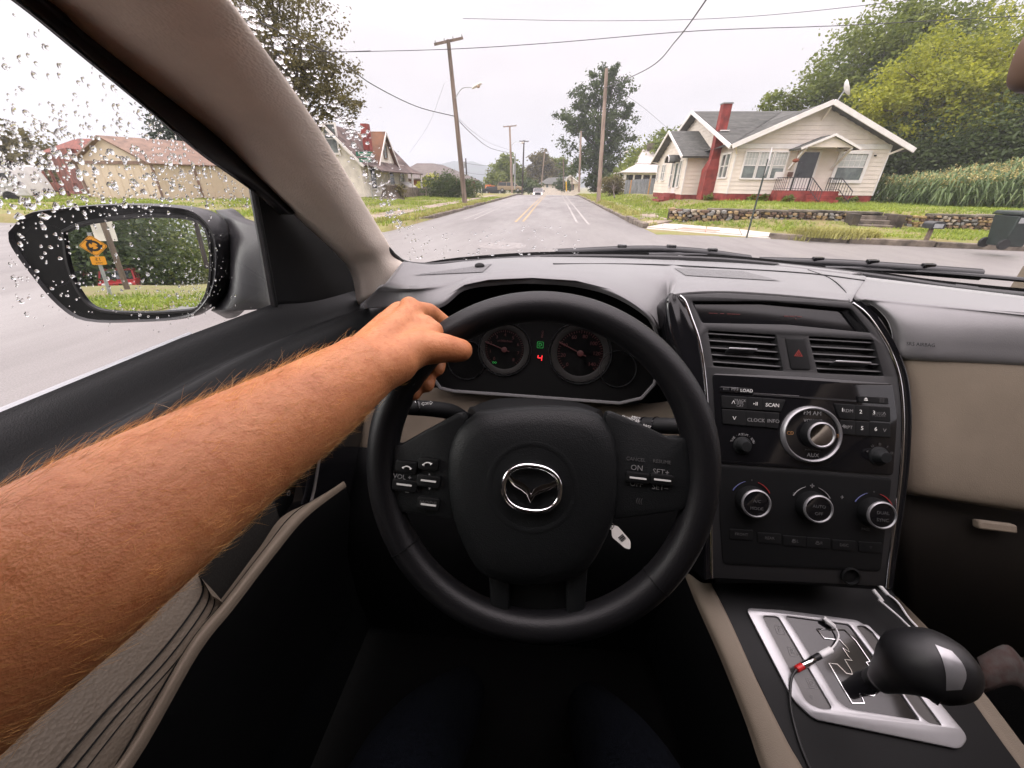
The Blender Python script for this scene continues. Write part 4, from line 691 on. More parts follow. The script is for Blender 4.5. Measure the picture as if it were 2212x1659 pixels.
# ---- far left: shed, red barn, camper, trees
SH = thing('shed', 'tall cream metal shed with a brown roof, seen through the drops', 'shed', WZ(355,434,.2)); M_shed = mat('shed_cream', (.60,.50,.37), .6, var=.04, vs=2, bump=.15, bs=10); M_shroof = mat('shed_brown', (.22,.14,.10), .7, var=.2, vs=3)
m0 = WZ(355,434,.2); l0 = WZ(245,434,.2); r0 = WZ(463,438,.2); hS = WY(322,352,m0[1])[2]-.2
e1 = nrm(l0-m0); e2 = nrm(r0-m0); e1 = nrm(np.array([-1,.02,0])); e2 = nrm(np.array([.55,.83,0])); w1, w2 = np.linalg.norm(l0-m0), np.linalg.norm(r0-m0)+1.2
def sp2(a, c, z): return m0+e1*a+e2*c+UPZ*z
Lg = 5.2
fr = [sp2(0,0,-.2),sp2(Lg,0,-.2),sp2(Lg,0,hS),sp2(Lg*.5,0,hS+1.35),sp2(0,0,hS)]; b = MB(); b.prism(fr, [p+e2*w2 for p in fr]); b.build('wall', M_shed, SH, smooth=0)
roofslab(SH, [sp2(-.25,-.25,hS-.02),sp2(-.25,w2+.2,hS-.02),sp2(Lg*.5,w2+.2,hS+1.42),sp2(Lg*.5,-.25,hS+1.42)], .10, M_shroof); roofslab(SH, [sp2(Lg+.25,-.25,hS-.02),sp2(Lg+.25,w2+.2,hS-.02),sp2(Lg*.5,w2+.2,hS+1.42),sp2(Lg*.5,-.25,hS+1.42)], .10, M_shroof)
for a,c in ((-.03,-.03),(Lg+.02,-.03),(-.04,w2*.38)): b = MB(); b.tube([sp2(a,c,-.1),sp2(a,c,hS)], .07, 6); b.build('downspout', M_shroof, SH)
for k in range(9): b = MB(); c = sp2(.3+k*.56,-.012,hS*.5); b.obox(c, e1*.012, e2*.012, UPZ*hS*.5); b.build('panel_rib', M_shed, SH, smooth=0)
for k in range(8): b = MB(); c = sp2(-.012,.4+k*.62,hS*.5); b.obox(c, e1*.012, e2*.012, UPZ*hS*.5); b.build('panel_rib', M_shed, SH, smooth=0)
b = MB(); b.obox(sp2(Lg*.5,0,hS)-e2*.03, e1*Lg*.5, e2*.03, UPZ*.09); b.build('eave_trim', M_shroof, SH, smooth=0)
RB = thing('barn', 'weathered red and grey barn left of the cream shed', 'barn', WY(190,434,30)); M_barn = mat('barn_red', (.22,.075,.055), .85, var=.4, vs=2, stretch=(3,3,.4), bump=.4, bs=20); M_barng = mat('barn_grey', (.34,.29,.25), .85, var=.3, vs=2, stretch=(3,3,.4))
pa_, pb_, pc_ = WY(152,437,30), WY(195,437,29.5), WY(236,437,30.5); hb = 3.4
b = MB(); b.prism([pa_-UPZ,pb_-UPZ,pb_+np.array([0,5,-1.]),pa_+np.array([0,5,-1.])], [pa_+UPZ*hb,pb_+UPZ*(hb+.2),pb_+np.array([0,5,hb]),pa_+np.array([0,5,hb])]); b.build('wall', M_barn, RB, smooth=0)
b = MB(); b.prism([pb_-UPZ,pc_-UPZ,pc_+np.array([0,5,-1.]),pb_+np.array([0,5,-1.])], [pb_+UPZ*(hb-.1),pc_+UPZ*(hb-.5),pc_+np.array([0,5,hb]),pb_+np.array([0,5,hb])]); b.build('lean_to', M_barng, RB, smooth=0)
roofslab(RB, [pa_+UPZ*hb+np.array([-.3,-.3,0]),pc_+UPZ*(hb-.1)+np.array([.2,-.3,0]),(pc_+UPZ*(hb+1.1))*1+np.array([0,2.5,0]),pa_+UPZ*(hb+1.1)+np.array([0,2.5,0])], .1, M_barn)
CA = thing('camper', 'white camper trailer parked at the left edge behind the drops', 'camper', WY(30,437,21)); c0_ = WY(-60,437,20.5); c1_ = WY(72,437,21.5); du = nrm((c1_-c0_)*np.array([1,1,0])); dn_ = np.array([-du[1],du[0],0]); M_camp = mat('camper_white', (.62,.62,.62), .45, var=.08, vs=2)
w_ = np.linalg.norm(c1_-c0_); prf = [(0,.35),(w_,.35),(w_-.1,1.1),(w_-.35,1.95),(0,2.0)]
b = MB(); lo = [c0_*np.array([1,1,0])+du*a+UPZ*(z+.1) for a,z in prf]; b.prism(lo, [p+dn_*2.2 for p in lo]); b.build('body', M_camp, CA, bevel=.08)
for a in (w_-1.25,w_-.75): b = MB(); b.obox(c0_*np.array([1,1,0])+du*a+UPZ*1.45-dn_*.01, du*.17, UPZ*.18, dn_*.02); b.build('window', M_paned, CA, bevel=.02)
for a in (.8,w_-.9): b = MB(); b.lathe([(.33,-.1),(.34,0),(.33,.1)], c0_*np.array([1,1,0])+du*a+UPZ*.4+dn_*.1, (0,0,1), dn_, 16); b.build('wheel', M_dark, CA, smooth=40)
b = MB(); b.obox(c0_*np.array([1,1,0])+du*w_*.5+UPZ*.95-dn_*.012, du*w_*.47, UPZ*.02, dn_*.01); b.build('side_stripe', M_galv, CA)
LP_ = thing('lumber_rack', 'rust brown open shed frame with a long plank beside the camper', 'shed', WY(110,437,26))
for k in range(5): b = MB(); p = WY(92+k*16,437,27); b.bar(p, p+UPZ*2.0, .12, .12); b.build('post', M_barn, LP_, smooth=0)
b = MB(); b.bar(WY(84,402,27), WY(165,404,27), .3, .5); b.build('beam', M_barn, LP_, smooth=0); b = MB(); b.bar(WY(28,358,26), WY(92,396,26), .14, .24); b.build('plank', mat('plank_orange', (.42,.22,.12), .8), LP_, smooth=0)
tree('broadleaf_tree', 'olive tree mass behind the camper at the left edge', WY(30,430,34), [B(-60,340,34,(4,3,3)),B(20,355,35,(4,3,2.8)),B(75,375,35,(3.4,3,2.2)),B(120,395,35,(3.6,3,2)),B(10,310,36,(2,2,1.6)),B(-20,400,33,(4,3,2))], 9000, .22, M_leafo, .35, limbs=6, sig=.5)
tree('broadleaf_tree', 'low olive trees behind the red barn', WY(170,430,40), [B(150,385,40,(4,3,2)),B(190,372,42,(3.4,3,1.8)),B(110,380,42,(4,3,2.4))], 5000, .24, M_leafo, .3, limbs=4, sig=.5)
for k,(x,Y) in enumerate(((448,34),(466,33),(484,33),(502,32.5),(520,32),(540,32),(560,31.5))):
    tree('pine_tree', ['tallest dark pine at the shed corner','second dark pine right of the shed','third dark pine right of the shed','fourth dark pine, middle of the row','fifth dark pine in the row by the pillar','sixth dark pine in the row by the pillar','last dark pine, nearest the car pillar'][k], WY(x,436,Y), [B(x-(0 if k else 60),318-(40 if k == 0 else 0)-8*(k%2),Y,(1.5 if k else 2.4,1.4,1.7)),B(x,365,Y,(1.5,1.4,1.8)),B(x,330,Y,(1.2,1.2,1.6))]+([B(365,275,Y,(1.6,1.4,1.8)),B(395,310,Y,(2,1.4,1.6))] if k == 0 else []), 2600 if k else 5200, .14, M_needle, .16, grp='pines by the shed', limbs=3, sig=.5, mb=M_poled)
# ---- white porch house and grey fence on the right
PH = thing('porch_house', 'white house with a pale metal roof and glazed porch behind the grey fence', 'house', WY(1390,400,56)); M_mroof = mat('metal_roof', (.48,.44,.42), .45, var=.06, vs=2); Yp = 56.
P_ = lambda x,y,Y=Yp: WY(x,y,Y)
xl = P_(1349,400)[0]; xr = P_(1440,400)[0]; ze = P_(1352,371)[2]; zb_ = P_(1349,415)[2]-.6
b = MB(); b.box(xl,Yp,zb_,xr,Yp+9,zb_+1.6); b.build('porch_base', M_trimw, PH, smooth=0); b = MB(); b.box(xl+.6,Yp+1.2,zb_,xr,Yp+9,ze-.1); b.build('wall', M_paned, PH, smooth=0)
for x in np.linspace(xl,xr,6): b = MB(); b.box(x-.09,Yp-.02,zb_,x+.09,Yp+.16,ze-.05); b.build('porch_post', M_trimw, PH, smooth=0)
for y in np.linspace(Yp+1.5,Yp+8.5,6): b = MB(); b.box(xl-.02,y-.09,zb_,xl+.14,y+.09,ze-.05); b.build('porch_post', M_trimw, PH, smooth=0)
b = MB(); b.box(xl-.05,Yp-.05,ze-.3,xr,Yp+9,ze-.05); b.build('porch_beam', M_trimw, PH, smooth=0)
roofslab(PH, [(xl-.5,Yp-.5,ze-.05),(xr+.5,Yp-.5,ze-.05),(xr,Yp+2.2,ze+1.0),(xl+1.6,Yp+2.2,ze+1.0)], .08, M_mroof, 'porch_roof'); roofslab(PH, [(xl-.5,Yp-.5,ze-.05),(xl-.5,Yp+9,ze-.05),(xl+1.6,Yp+9,ze+1.0),(xl+1.6,Yp+2.2,ze+1.0)], .08, M_mroof, 'porch_roof')
zt_ = P_(1395,327)[2]; roofslab(PH, [(xl+1.5,Yp+2,ze+1.0),(xr+.5,Yp+2,ze+1.0),(xr+.5,Yp+5,zt_+.6),(xl+2.6,Yp+5,zt_+.6)], .08, M_mroof); roofslab(PH, [(xl+1.5,Yp+2,ze+1.0),(xl+1.5,Yp+9,ze+1.0),(xl+2.6,Yp+7,zt_+.6),(xl+2.6,Yp+5,zt_+.6)], .08, M_mroof)
b = MB(); c = P_(1421,327); b.box(c[0]-.4,Yp+4.5,c[2]-.5,c[0]+.4,Yp+5.3,c[2]+1.2); b.build('chimney', M_kerb, PH, smooth=0)
FN = thing('fence', 'grey picket fence with two orange boards left of the cream house', 'fence', WY(1349,420,47)); M_fg = mat('fence_grey', (.27,.29,.31), .85, var=.25, vs=4, stretch=(3,3,.3)); M_fo = mat('fence_orange', (.55,.30,.12), .8, var=.15, vs=4)
for k in range(22):
    f = k/21; x = 1349+(1409-1349)*f; Y = 48.5-5.5*f; p = WY(x, 417+(415-417)*f, Y); tp_ = WY(x+1.5, 389+(385-389)*f+random.uniform(-.5,.5), Y); w = (WY(x+1.36,410,Y)-WY(x-1.36,410,Y)); b = MB(); hgt = tp_[2]-p[2]; b.obox(p+UPZ*(hgt/2-.15), w*.485, np.array([0,.012+.006*(k%2),0]), UPZ*(hgt/2+.15)); b.build('picket', M_fo if k in (4,18) else M_fg, FN, smooth=0)
# ---- far house, orange shop, vehicles
FH = thing('far_house', 'beige house with a dark grey roof at the end of the road', 'house', WY(1190,405,125)); Yh = 125.
h_ = lambda x,y,Y=Yh: WY(x,y,Y)
b = MB(); a_, c_ = h_(1168,404), h_(1206,404); b.box(a_[0],Yh,a_[2]-4,h_(1252,404)[0],Yh+9,h_(1168,396.3)[2]); b.build('wall', M_siding, FH, smooth=0)
roofslab(FH, [h_(1161,397.5)+np.array([0,-.5,0]),h_(1214,397.5)+np.array([0,-.5,0]),h_(1230,381,130),h_(1184,384,130)], .15, M_shingle)
gp = [h_(1212,398)-UPZ*0,h_(1250,396.5),h_(1231,381.5)]; b = MB(); b.prism([p+np.array([0,-1.2,0]) for p in gp], [p+np.array([0,5,0]) for p in gp]); b.build('gable', M_siding, FH, smooth=0)
roofslab(FH, [gp[0]+np.array([-.4,-1.5,.1]),gp[2]+np.array([0,-1.5,.3]),gp[2]+np.array([0,6,.3]),gp[0]+np.array([-.4,6,.1])], .15, M_shingle); roofslab(FH, [gp[1]+np.array([.4,-1.5,.1]),gp[2]+np.array([0,-1.5,.3]),gp[2]+np.array([0,6,.3]),gp[1]+np.array([.4,6,.1])], .15, M_shingle)
rake(FH, gp[0]+np.array([-.4,-1.55,.05]), gp[2]+np.array([0,-1.55,.25]), .3); rake(FH, gp[1]+np.array([.4,-1.55,.05]), gp[2]+np.array([0,-1.55,.25]), .3)
window(FH, h_(1182,401)+np.array([0,-.05,0]), U, -Vv_, .6, .9, .1, False, 0, 0)
b = MB(); b.box(h_(1207,404)[0],Yh-.02,h_(1207,410)[2],h_(1240,404)[0],Yh+.05,h_(1207,398)[2]); b.build('porch_opening', M_dark, FH, smooth=0)
OS = thing('shop', 'small orange shop front with a dark sign on the left', 'shop', WY(1055,418,92)); M_or = mat('shop_orange', (.62,.19,.06), .6, var=.08); Yo = 92.
o_ = lambda x,y,Y=Yo: WY(x,y,Y)
a_ = o_(1048,417); c_ = o_(1056,399); b = MB(); b.box(a_[0],Yo,a_[2]-1.5,c_[0],Yo+3,c_[2]); b.build('tower', M_or, OS, smooth=0)
b = MB(); b.box(o_(1050,400)[0],Yo-.04,o_(1050,414)[2],o_(1052,400)[0],Yo+.0,o_(1050,403)[2]); b.build('tower_panel', M_trimw, OS, smooth=0)
b = MB(); b.box(c_[0],Yo+1,a_[2]-1.5,o_(1077,400)[0],Yo+4,o_(1056,401)[2]); b.build('wall', M_or, OS, smooth=0)
b = MB(); b.box(o_(1057,400)[0],Yo+.8,a_[2],o_(1072,400)[0],Yo+.95,o_(1056,403.5)[2]); b.build('sign_board', M_dark, OS, smooth=0)
text('lettering', 'PAYDAY', Plane((o_(1064.5,405)[0],Yo+.78,o_(1064.5,406)[2]), (1,0,0), (0,-1,0)), 0, 0, .55, M_trimw, OS, h=.01)
t = thing('stop_sign', 'small far red stop sign beside the orange shop', 'sign', WY(1082,414,86)); b = MB(); b.tube([WY(1082,414,86)-UPZ, WY(1082,396,86)], .05, 6); b.build('post', M_galv, t); b = MB(); b.lathe([(.38,-.02),(.38,.02)], WY(1082,396.5,85.9), (math.cos(.39),0,math.sin(.39)), (0,-1,0), 8); b.build('plate', mat('stop_red', (.5,.05,.045), .5), t, smooth=0)
text('lettering', 'STOP', Plane(WY(1082,396.5,85.9), (1,0,0), (0,-1,0)), 0, 0, .26, M_trimw, t, h=.03)
def vehicle(name, label, cat, o, heading, L, W, prof, cabin, m, wheels, lights=None, grp=None, tail=None):
    t = thing(name, label, cat, o, grp); f = np.array([math.cos(heading),math.sin(heading),0]); s = np.array([-f[1],f[0],0]); o = np.asarray(o,float)
    def pt(a, w, z): return o+f*a+s*w+UPZ*z
    b = MB(); b.prism([pt(a,-W/2,z) for a,z in prof], [pt(a,W/2,z) for a,z in prof]); b.build('body', m, t, bevel=.07)
    b = MB(); k = .86; lo = [pt(a,-W/2*(k if z > cabin[0][1]+.05 else .97),z) for a,z in cabin]; hi = [pt(a,W/2*(k if z > cabin[0][1]+.05 else .97),z) for a,z in cabin]; b.prism(lo, hi); b.build('windows', M_paned, t, bevel=.04)
    zt = max(z for _,z in cabin); ra = [a for a,z in cabin if z > zt-.03]; b = MB(); lo = [pt(min(ra)-.04,-W/2*.87,zt-.02),pt(max(ra)+.04,-W/2*.87,zt-.02),pt(max(ra)+.04,W/2*.87,zt-.02),pt(min(ra)-.04,W/2*.87,zt-.02)]; b.prism(lo, [p+UPZ*.06 for p in lo]); b.build('roof', m, t, bevel=.02)
    for w in (-1,1):
        b = MB()
        for a,z in cabin[:1]+cabin[-1:]: pass
        b.bar(pt(cabin[0][0],w*W/2*.955,cabin[0][1]), pt(cabin[1][0],w*W/2*.87,cabin[1][1]), .09, .07); b.bar(pt(cabin[-1][0],w*W/2*.955,cabin[-1][1]), pt(cabin[-2][0],w*W/2*.87,cabin[-2][1]), .09, .07); mid = (cabin[1][0]+cabin[-2][0])/2; b.bar(pt(mid,w*W/2*.965,cabin[0][1]), pt(mid,w*W/2*.872,zt), .09, .05); b.build('pillar', m, t, smooth=0)
    for a in wheels:
        for w in (-1,1):
            b = MB(); b.lathe([(.20,-.115),(.32,-.11),(.345,-.05),(.345,.05),(.32,.11),(.20,.115)], pt(a,w*(W/2-.10),.345), (0,0,1), s, 20); wh = b.build('wheel', M_dark, t, smooth=40)
            b = MB(); b.lathe([(.20,.0),(.19,.012),(.05,.02),(0,.02)], pt(a,w*(W/2-.10)+w*.115,.345), (0,0,1), s*w, 14); b.build('rim', M_galv, wh, smooth=40)
    if lights:
        for (a,w,z,sz,mm) in lights: b = MB(); b.ball(pt(a,w,z), sz, 10, 6, (1,1,.8)); b.build('headlight' if a > 0 else 'tail_light', mm, t, smooth=60)
    if tail: tail(t, pt, f, s)
    return t
M_lampon = mat('headlight_lit', (.9,.85,.8), .3, emit=(1,.82,.72), es=2.5, var=0); M_truck = mat('truck_silver', (.42,.38,.38), .35, metal=.3, var=.05, spec=.6); M_van = mat('van_tan', (.33,.25,.16), .4, var=.05, spec=.6); M_redc = mat('car_red', (.42,.02,.02), .35, var=.05, spec=.6); M_tail = mat('tail_red', (.3,.02,.02), .4)
pt_ = WY(1163,416,84); zr_ = float(rz(84))
def grille(t, pt, f, s):
    b = MB(); b.obox(pt(2.62,0,.95), f*.05, s*.52, UPZ*.20); b.build('grille', M_dark, t); b = MB(); b.obox(pt(2.68,0,.55), f*.10, s*.95, UPZ*.12); b.build('bumper', M_galv, t, bevel=.03)
    for w in (-1,1): b = MB(); b.obox(pt(.95,w*1.12,1.38), f*.06, s*.12, UPZ*.10); b.build('wing_mirror', M_dark, t)
vehicle('pickup_truck', 'oncoming silver pickup truck with its headlights on', 'truck', (pt_[0],84,zr_), -math.pi/2, 5.4, 1.95, [(-2.6,.45),(2.6,.45),(2.6,1.12),(2.4,1.18),(1.0,1.25),(-2.6,1.25)], [(1.15,1.24),(.55,1.85),(-.9,1.85),(-1.1,1.24)], M_truck, (1.75,-1.6), [(2.62,.75,.92,.16,M_lampon),(2.62,-.75,.92,.16,M_lampon)], None, grille)
vv = WY(1102,414,82); zv = WY(1102,413.5,82)[2]
vehicle('minivan', 'tan minivan parked sideways beyond the left verge', 'van', (vv[0],82,zv-.1), .05, 4.8, 1.8, [(-2.4,.35),(2.4,.35),(2.4,.8),(2.1,.95),(1.4,1.02),(-2.4,1.05)], [(1.5,1.02),(.75,1.66),(-2.1,1.66),(-2.35,1.04)], M_van, (1.5,-1.45), [(2.38,.6,.72,.12,M_trimw),(2.38,-.6,.72,.12,M_trimw)])
cc = WY(1066,416,88); vehicle('parked_car', 'dark car with pale windscreen in front of the orange shop', 'car', (cc[0]+.2,86.5,cc[2]-.3), .1, 4.2, 1.7, [(-2.1,.35),(2.1,.35),(2.1,.75),(1.3,.92),(-2.1,.92)], [(1.2,.9),(.5,1.4),(-1.2,1.4),(-1.7,.9)], M_dark, (1.3,-1.3))
t = thing('post_row', 'row of thin white posts far left of the orange shop', 'fence', WY(1030,414,90))
for x in (1027,1034,1040): b = MB(); b.tube([WY(x,416,90)-UPZ*.5, WY(x,405,90)], .06, 6); b.build('post', M_trimw, t)
# ---- sorghum patch on the right
M_corn = leafmat('sorghum_leaf', (.07,.13,.05), (.26,.33,.14), .35); M_tass = leafmat('sorghum_tassel', (.32,.27,.10), (.58,.50,.22), .2)
n = 900; X = RNG.uniform(17.9,30,n); Y = 21.6+RNG.random(n)*5.5+(X-18)*-.18; ht = 1.15+.75*sstep(18,24,X)+RNG.normal(0,.12,n); zb0 = np.full(n,.66)
st_ = []; lf = []
for k in range(9):
    f = RNG.uniform(.2,1.0,n); a = RNG.uniform(0,2*np.pi,n); ln = RNG.uniform(.35,.6,n); dx,dy = np.cos(a),np.sin(a); b0 = np.stack([X,Y,zb0+ht*f],1); sd_ = np.stack([-dy,dx,np.zeros(n)],1)*.03
    p1 = b0+np.stack([dx*ln*.5,dy*ln*.5,.22*ln/.4],1); p2 = b0+np.stack([dx*ln,dy*ln,-.12*ln/.4],1); lf += [np.stack([b0-sd_*.6,b0+sd_*.6,p1+sd_,p1-sd_],1), np.stack([p1-sd_,p1+sd_,p2+sd_*.1,p2-sd_*.1],1)]
for ax in ((.02,0,0),(0,.02,0)): ax = np.array(ax); b0 = np.stack([X,Y,zb0-.1],1); t0 = np.stack([X,Y,zb0+ht],1); lf.append(np.stack([b0-ax,b0+ax,t0+ax,t0-ax],1))
tag(link('sorghum', np_mesh('sorghum', np.concatenate(lf).reshape(-1,3), 4, M_corn), None, kind='stuff'), 'tall green sorghum stand beside the cream house', 'crop')
tv = []
for k in range(14): b0 = np.stack([X,Y,zb0+ht-.02],1)+RNG.normal(0,.05,(n,3))*np.array([1,1,2.0]); q = RNG.normal(0,1,(n,3)); q /= np.linalg.norm(q,axis=1,keepdims=True); r_ = np.cross(q,RNG.normal(0,1,(n,3))); r_ /= np.linalg.norm(r_,axis=1,keepdims=True); tv.append(np.stack([b0-q*.05,b0-r_*.03,b0+q*.05,b0+r_*.03],1))
tag(link('sorghum_tassels', np_mesh('sorghum_tassels', np.concatenate(tv).reshape(-1,3), 4, M_tass), None, kind='stuff'), 'pale seed heads on top of the sorghum stand', 'crop')
# weeds along the foundation
for k,(x,y) in enumerate(((10.9,25.1),(11.6,25.1),(14.9,24.0),(12.3,23.8),(16.2,25.1),(9.2,26.6))): tree('weed', ['weed tuft under the triple window, left','weed tuft under the triple window, right','weed by the foot of the porch steps','weed in front of the red stoop','weed near the right house corner','weed at the foot of the red chimney'][k], (x,y,.68), [((x,y,.86),(.32,.25,.24))], 260, .06, M_leafm, .02, 'weed', 'weeds along the foundation', 0, trunk=False)
# ---- what stands behind us, seen in the door mirror
def WM(x, y, dist):
    r = ray(x,y); tt = np.dot(MP.o-CAMC, MP.n)/np.dot(r, MP.n); p = CAMC+r*tt; q = r-2*np.dot(r,MP.n)*MP.n; return p+nrm(q)*dist
# ================================================================== THE CAR WE SIT IN
M_dash = grain('dash_plastic', (.13,.127,.13), .46, 900, .22, .0005, spec=.7, sheen=.6)
M_black = mat('black_plastic', (.0042,.0046,.005), .55, var=.1, bump=.15, bs=900, bd=.0004, spec=.22)
M_soft = grain('soft_black', (.006,.007,.0075), .5, 800, .35, .0006, spec=.24)
M_gloss = mat('piano_black', (.006,.006,.007), .07, var=.05, spec=.6)
M_leather = grain('black_leather', (.006,.006,.007), .42, 850, .25, .0006, spec=.32)
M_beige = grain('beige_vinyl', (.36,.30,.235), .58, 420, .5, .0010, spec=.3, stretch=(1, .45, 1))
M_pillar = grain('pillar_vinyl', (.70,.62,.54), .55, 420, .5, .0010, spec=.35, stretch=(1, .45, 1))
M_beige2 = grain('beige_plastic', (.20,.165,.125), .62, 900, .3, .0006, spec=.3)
M_arm = grain('armrest_leather', (.20,.168,.13), .5, 330, .55, .0010, spec=.35)
M_fabric = mat('door_cloth', (.035,.033,.028), .95, var=.3, vs=300, bump=.6, bs=600, bd=.001, stretch=(1,6,1))
M_rubber = mat('seal_rubber', (.01,.01,.011), .45, var=.1, bump=.1, bs=300)
M_chrome = mat('chrome', (.82,.82,.84), .08, metal=1, var=.02)
M_satin = mat('satin_silver', (.55,.55,.57), .32, metal=1, var=.04, bump=.1, bs=1200, bd=.0003)
M_silver = mat('silver_paint', (.36,.36,.37), .36, metal=.6, var=.05, spec=.6)
M_head = mat('headliner', (.12,.105,.09), .95, var=.05, bump=.3, bs=900)
M_carpet = mat('carpet', (.004,.004,.004), .98, spec=.05, var=.3, vs=300, bump=.5, bs=500)
M_white = mat('print_white', (.62,.62,.60), .6, var=.02)
M_grey = mat('print_grey', (.16,.16,.16), .6, var=.02)
M_dim = mat('print_dim', (.055,.055,.055), .6, var=.02)
M_redl = mat('lit_red', (.3,.01,.01), .5, emit=(1,.03,.04), es=1.0, var=0)
M_redd = mat('lit_dark_red', (.03,.004,.004), .5, emit=(.5,.03,.02), es=.012, var=0)
M_greenl = mat('lit_green', (.01,.2,.04), .5, emit=(.06,1,.16), es=.10, var=0)
M_orange = mat('hazard_red', (.15,.014,.01), .5, var=0, emit=(.8,.05,.03), es=.02)
M_glass = panemat('car_glass', (.97,.985,.98), .035)
M_gauge = mat('gauge_face', (.004,.004,.004), .6, var=.05, spec=.1)
M_gring = mat('gauge_ring_grey', (.014,.013,.012), .55, var=.1, spec=.2)
M_cablew = mat('cable_white', (.72,.72,.72), .45, var=.02)
car = thing('car', 'our car seen from the driver seat, black dashboard and beige trim', 'car', (0, 0, 0))

# ---- shell: roof, rear, floor, right side (they shade the cabin)
b = MB(); b.grid([[(x, y, 1.685 - .07*((x-.37)/.75)**2 - .055*max(0,(y-.20)/.255)) for x in np.linspace(-.36, 1.12, 12)] for y in (.16, .10, -.3, -1.0, -1.8, -2.4)])
b.build('roof', M_head, car, solid=.03)
b = MB(); b.box(-.62, -2.5, .4, 1.35, -2.45, 1.78); b.build('rear_panel', M_head, car)
b = MB(); b.box(-.62, -2.5, .30, 1.35, 1.25, .36); b.build('floor', M_carpet, car)
b = MB(); b.box(-.62, 1.15, .36, 1.35, 1.2, 1.16); b.build('firewall', M_carpet, car)
b = MB(); b.box(1.27, -2.5, .35, 1.33, 1.2, 1.27); b.box(1.22, -2.5, 1.27, 1.27, .12, 1.74); b.box(1.22,.12,1.56,1.27,.6,1.7)
b.build('passenger_door', M_beige2, car)  # unseen side, its window opening narrowed to cut light in the cabin
b = MB(); b.box(-.53, -2.5, 1.2, -.46, .06, 1.76); b.build('rear_side_light_block', M_head, car)  # unseen opaque side, brought forward over the window to keep light out
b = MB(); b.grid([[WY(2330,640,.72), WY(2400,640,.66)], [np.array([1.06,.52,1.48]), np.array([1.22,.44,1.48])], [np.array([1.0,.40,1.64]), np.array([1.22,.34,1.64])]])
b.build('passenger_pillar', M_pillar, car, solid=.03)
b = MB(); b.box(-.26, -.75, .45, .22, -.62, 1.3); b.box(-.26, -.62, .5, .22, -.12, .66); b.build('driver_seat', grain('seat_leather', (.018,.014,.010), .75, 330, .4, spec=.08), car, bevel=.04)

# ---- A pillar trim
ledge = [(-165,-180,.32),(113,0,.42),(183,68,.45),(340,191,.52),(468,289,.585),(565,383,.64),(663,472,.70),(740,544,.75),(769,584,.785),(782,652,.80)]
redge = [(330,-180,.33),(495,0,.445),(565,98,.51),(629,187,.57),(689,276,.63),(748,374,.69),(799,459,.745),(837,523,.79),(858,556,.82),(905,592,.84)]
rows = []
for (x0,y0,Y0),(x1,y1,Y1) in zip(ledge, redge):
    r = [WY(x0-10,y0+9,Y0+.04), WY(x0,y0,Y0)]
    for t, bl in ((.12,.012),(.35,.028),(.62,.034),(.86,.022)): r.append(WY(x0+(x1-x0)*t, y0+(y1-y0)*t, Y0+(Y1-Y0)*t-bl))
    r += [WY(x1,y1,Y1), WY(x1-12,y1+8,Y1+.03)]; rows.append(r)
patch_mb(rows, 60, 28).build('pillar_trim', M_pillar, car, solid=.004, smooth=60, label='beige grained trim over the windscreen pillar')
# weather strip between side glass and pillar
gl = [(-190,-150,-.42),(28,0,-.44),(170,115,-.455),(319,238,-.468),(425,327,-.478),(544,412,-.488),(600,462,-.49)]
le2 = [(-165,-180,.36),(125,4,.46),(255,118,.51),(395,228,.57),(500,315,.62),(585,398,.665),(650,462,.71)]
sp0, sp1, sp2_ = np.array([-.5045,.3,1.235]), np.array([-.5045,.6,1.235]), WX(170,115,-.455)+np.array([-.004,0,0])
SG = Plane(sp0, sp1-sp0, -np.cross(sp1-sp0, sp2_-sp0))
if SG.n[0] > 0: SG = Plane(sp0, sp0-sp1, -SG.n)
rows = []
for (x0,y0,X0),(x1,y1,Y1) in zip(gl, le2):
    p, q = SG.px(x0,y0,-.003), WY(x1,y1,Y1); r = ray((x0+x1)/2, (y0+y1)/2); md = (p+q)/2
    rows.append([p+np.array([-.004,.008,0]), p, md+np.array([.006,-.012,0]), md+np.array([.002,.012,.0]), q+np.array([0,.02,0])])
patch_mb(rows, 40, 20).build('weather_strip', M_rubber, car, smooth=60, solid=.003)
b = MB(); b.tube(catmull([SG.px(x,y,-.004) for x,y,X in gl], 40), .0022, 6); b.build('glass_run_lip', M_gloss, car)

# ---- driver's door: sill, armrest, cloth panel, pull handle
ROOTD = np.zeros(3)
def dprof(Y):
    t = max(0., min(1., (Y-.45)/.42)); dx = .075*t*t; dz = -.012*t
    return [(-.506, 1.18), (-.504, 1.249+dz), (-.497, 1.252+dz), (-.480, 1.240+dz), (-.468+dx*.3, 1.222+dz), (-.457+dx*.6, 1.216+dz*2), (-.443+dx, 1.222+dz*2), (-.425+dx, 1.213+dz*2), (-.411+dx, 1.188+dz*2), (-.405+dx, 1.15+dz), (-.41+dx, 1.09), (-.42+dx, 1.03)]
G = [[np.array([x, Y, z]) for x, z in catmull(dprof(Y), 40)] for Y in np.concatenate([np.linspace(-.5, .4, 8), np.linspace(.45, .87, 14)])]
b = MB(); b.grid(G); door = b.build('door_trim', M_soft, car, smooth=60, solid=.004, label='black grained top of the driver door')
b = MB(); b.tube([(-.5055, Y, 1.2545-.012*max(0,(Y-.45)/.42)) for Y in np.linspace(-.4, .47, 12)], .0035, 6); b.build('wet_edge_highlight', M_satin, door)  # bright strip modelled in place of the specular line on the wet glass edge
b = MB(); b.box(-.47, -.5, .4, -.425, .95, 1.06); b.build('door_lower_panel', M_soft, door)
b = MB(); b.grid([[(-.415-.008*math.sin(t*3), Y, 1.035-.16*t) for t in np.linspace(0,1,6)] for Y in np.linspace(-.3, .42, 8)]); b.build('cloth_panel', M_fabric, door)
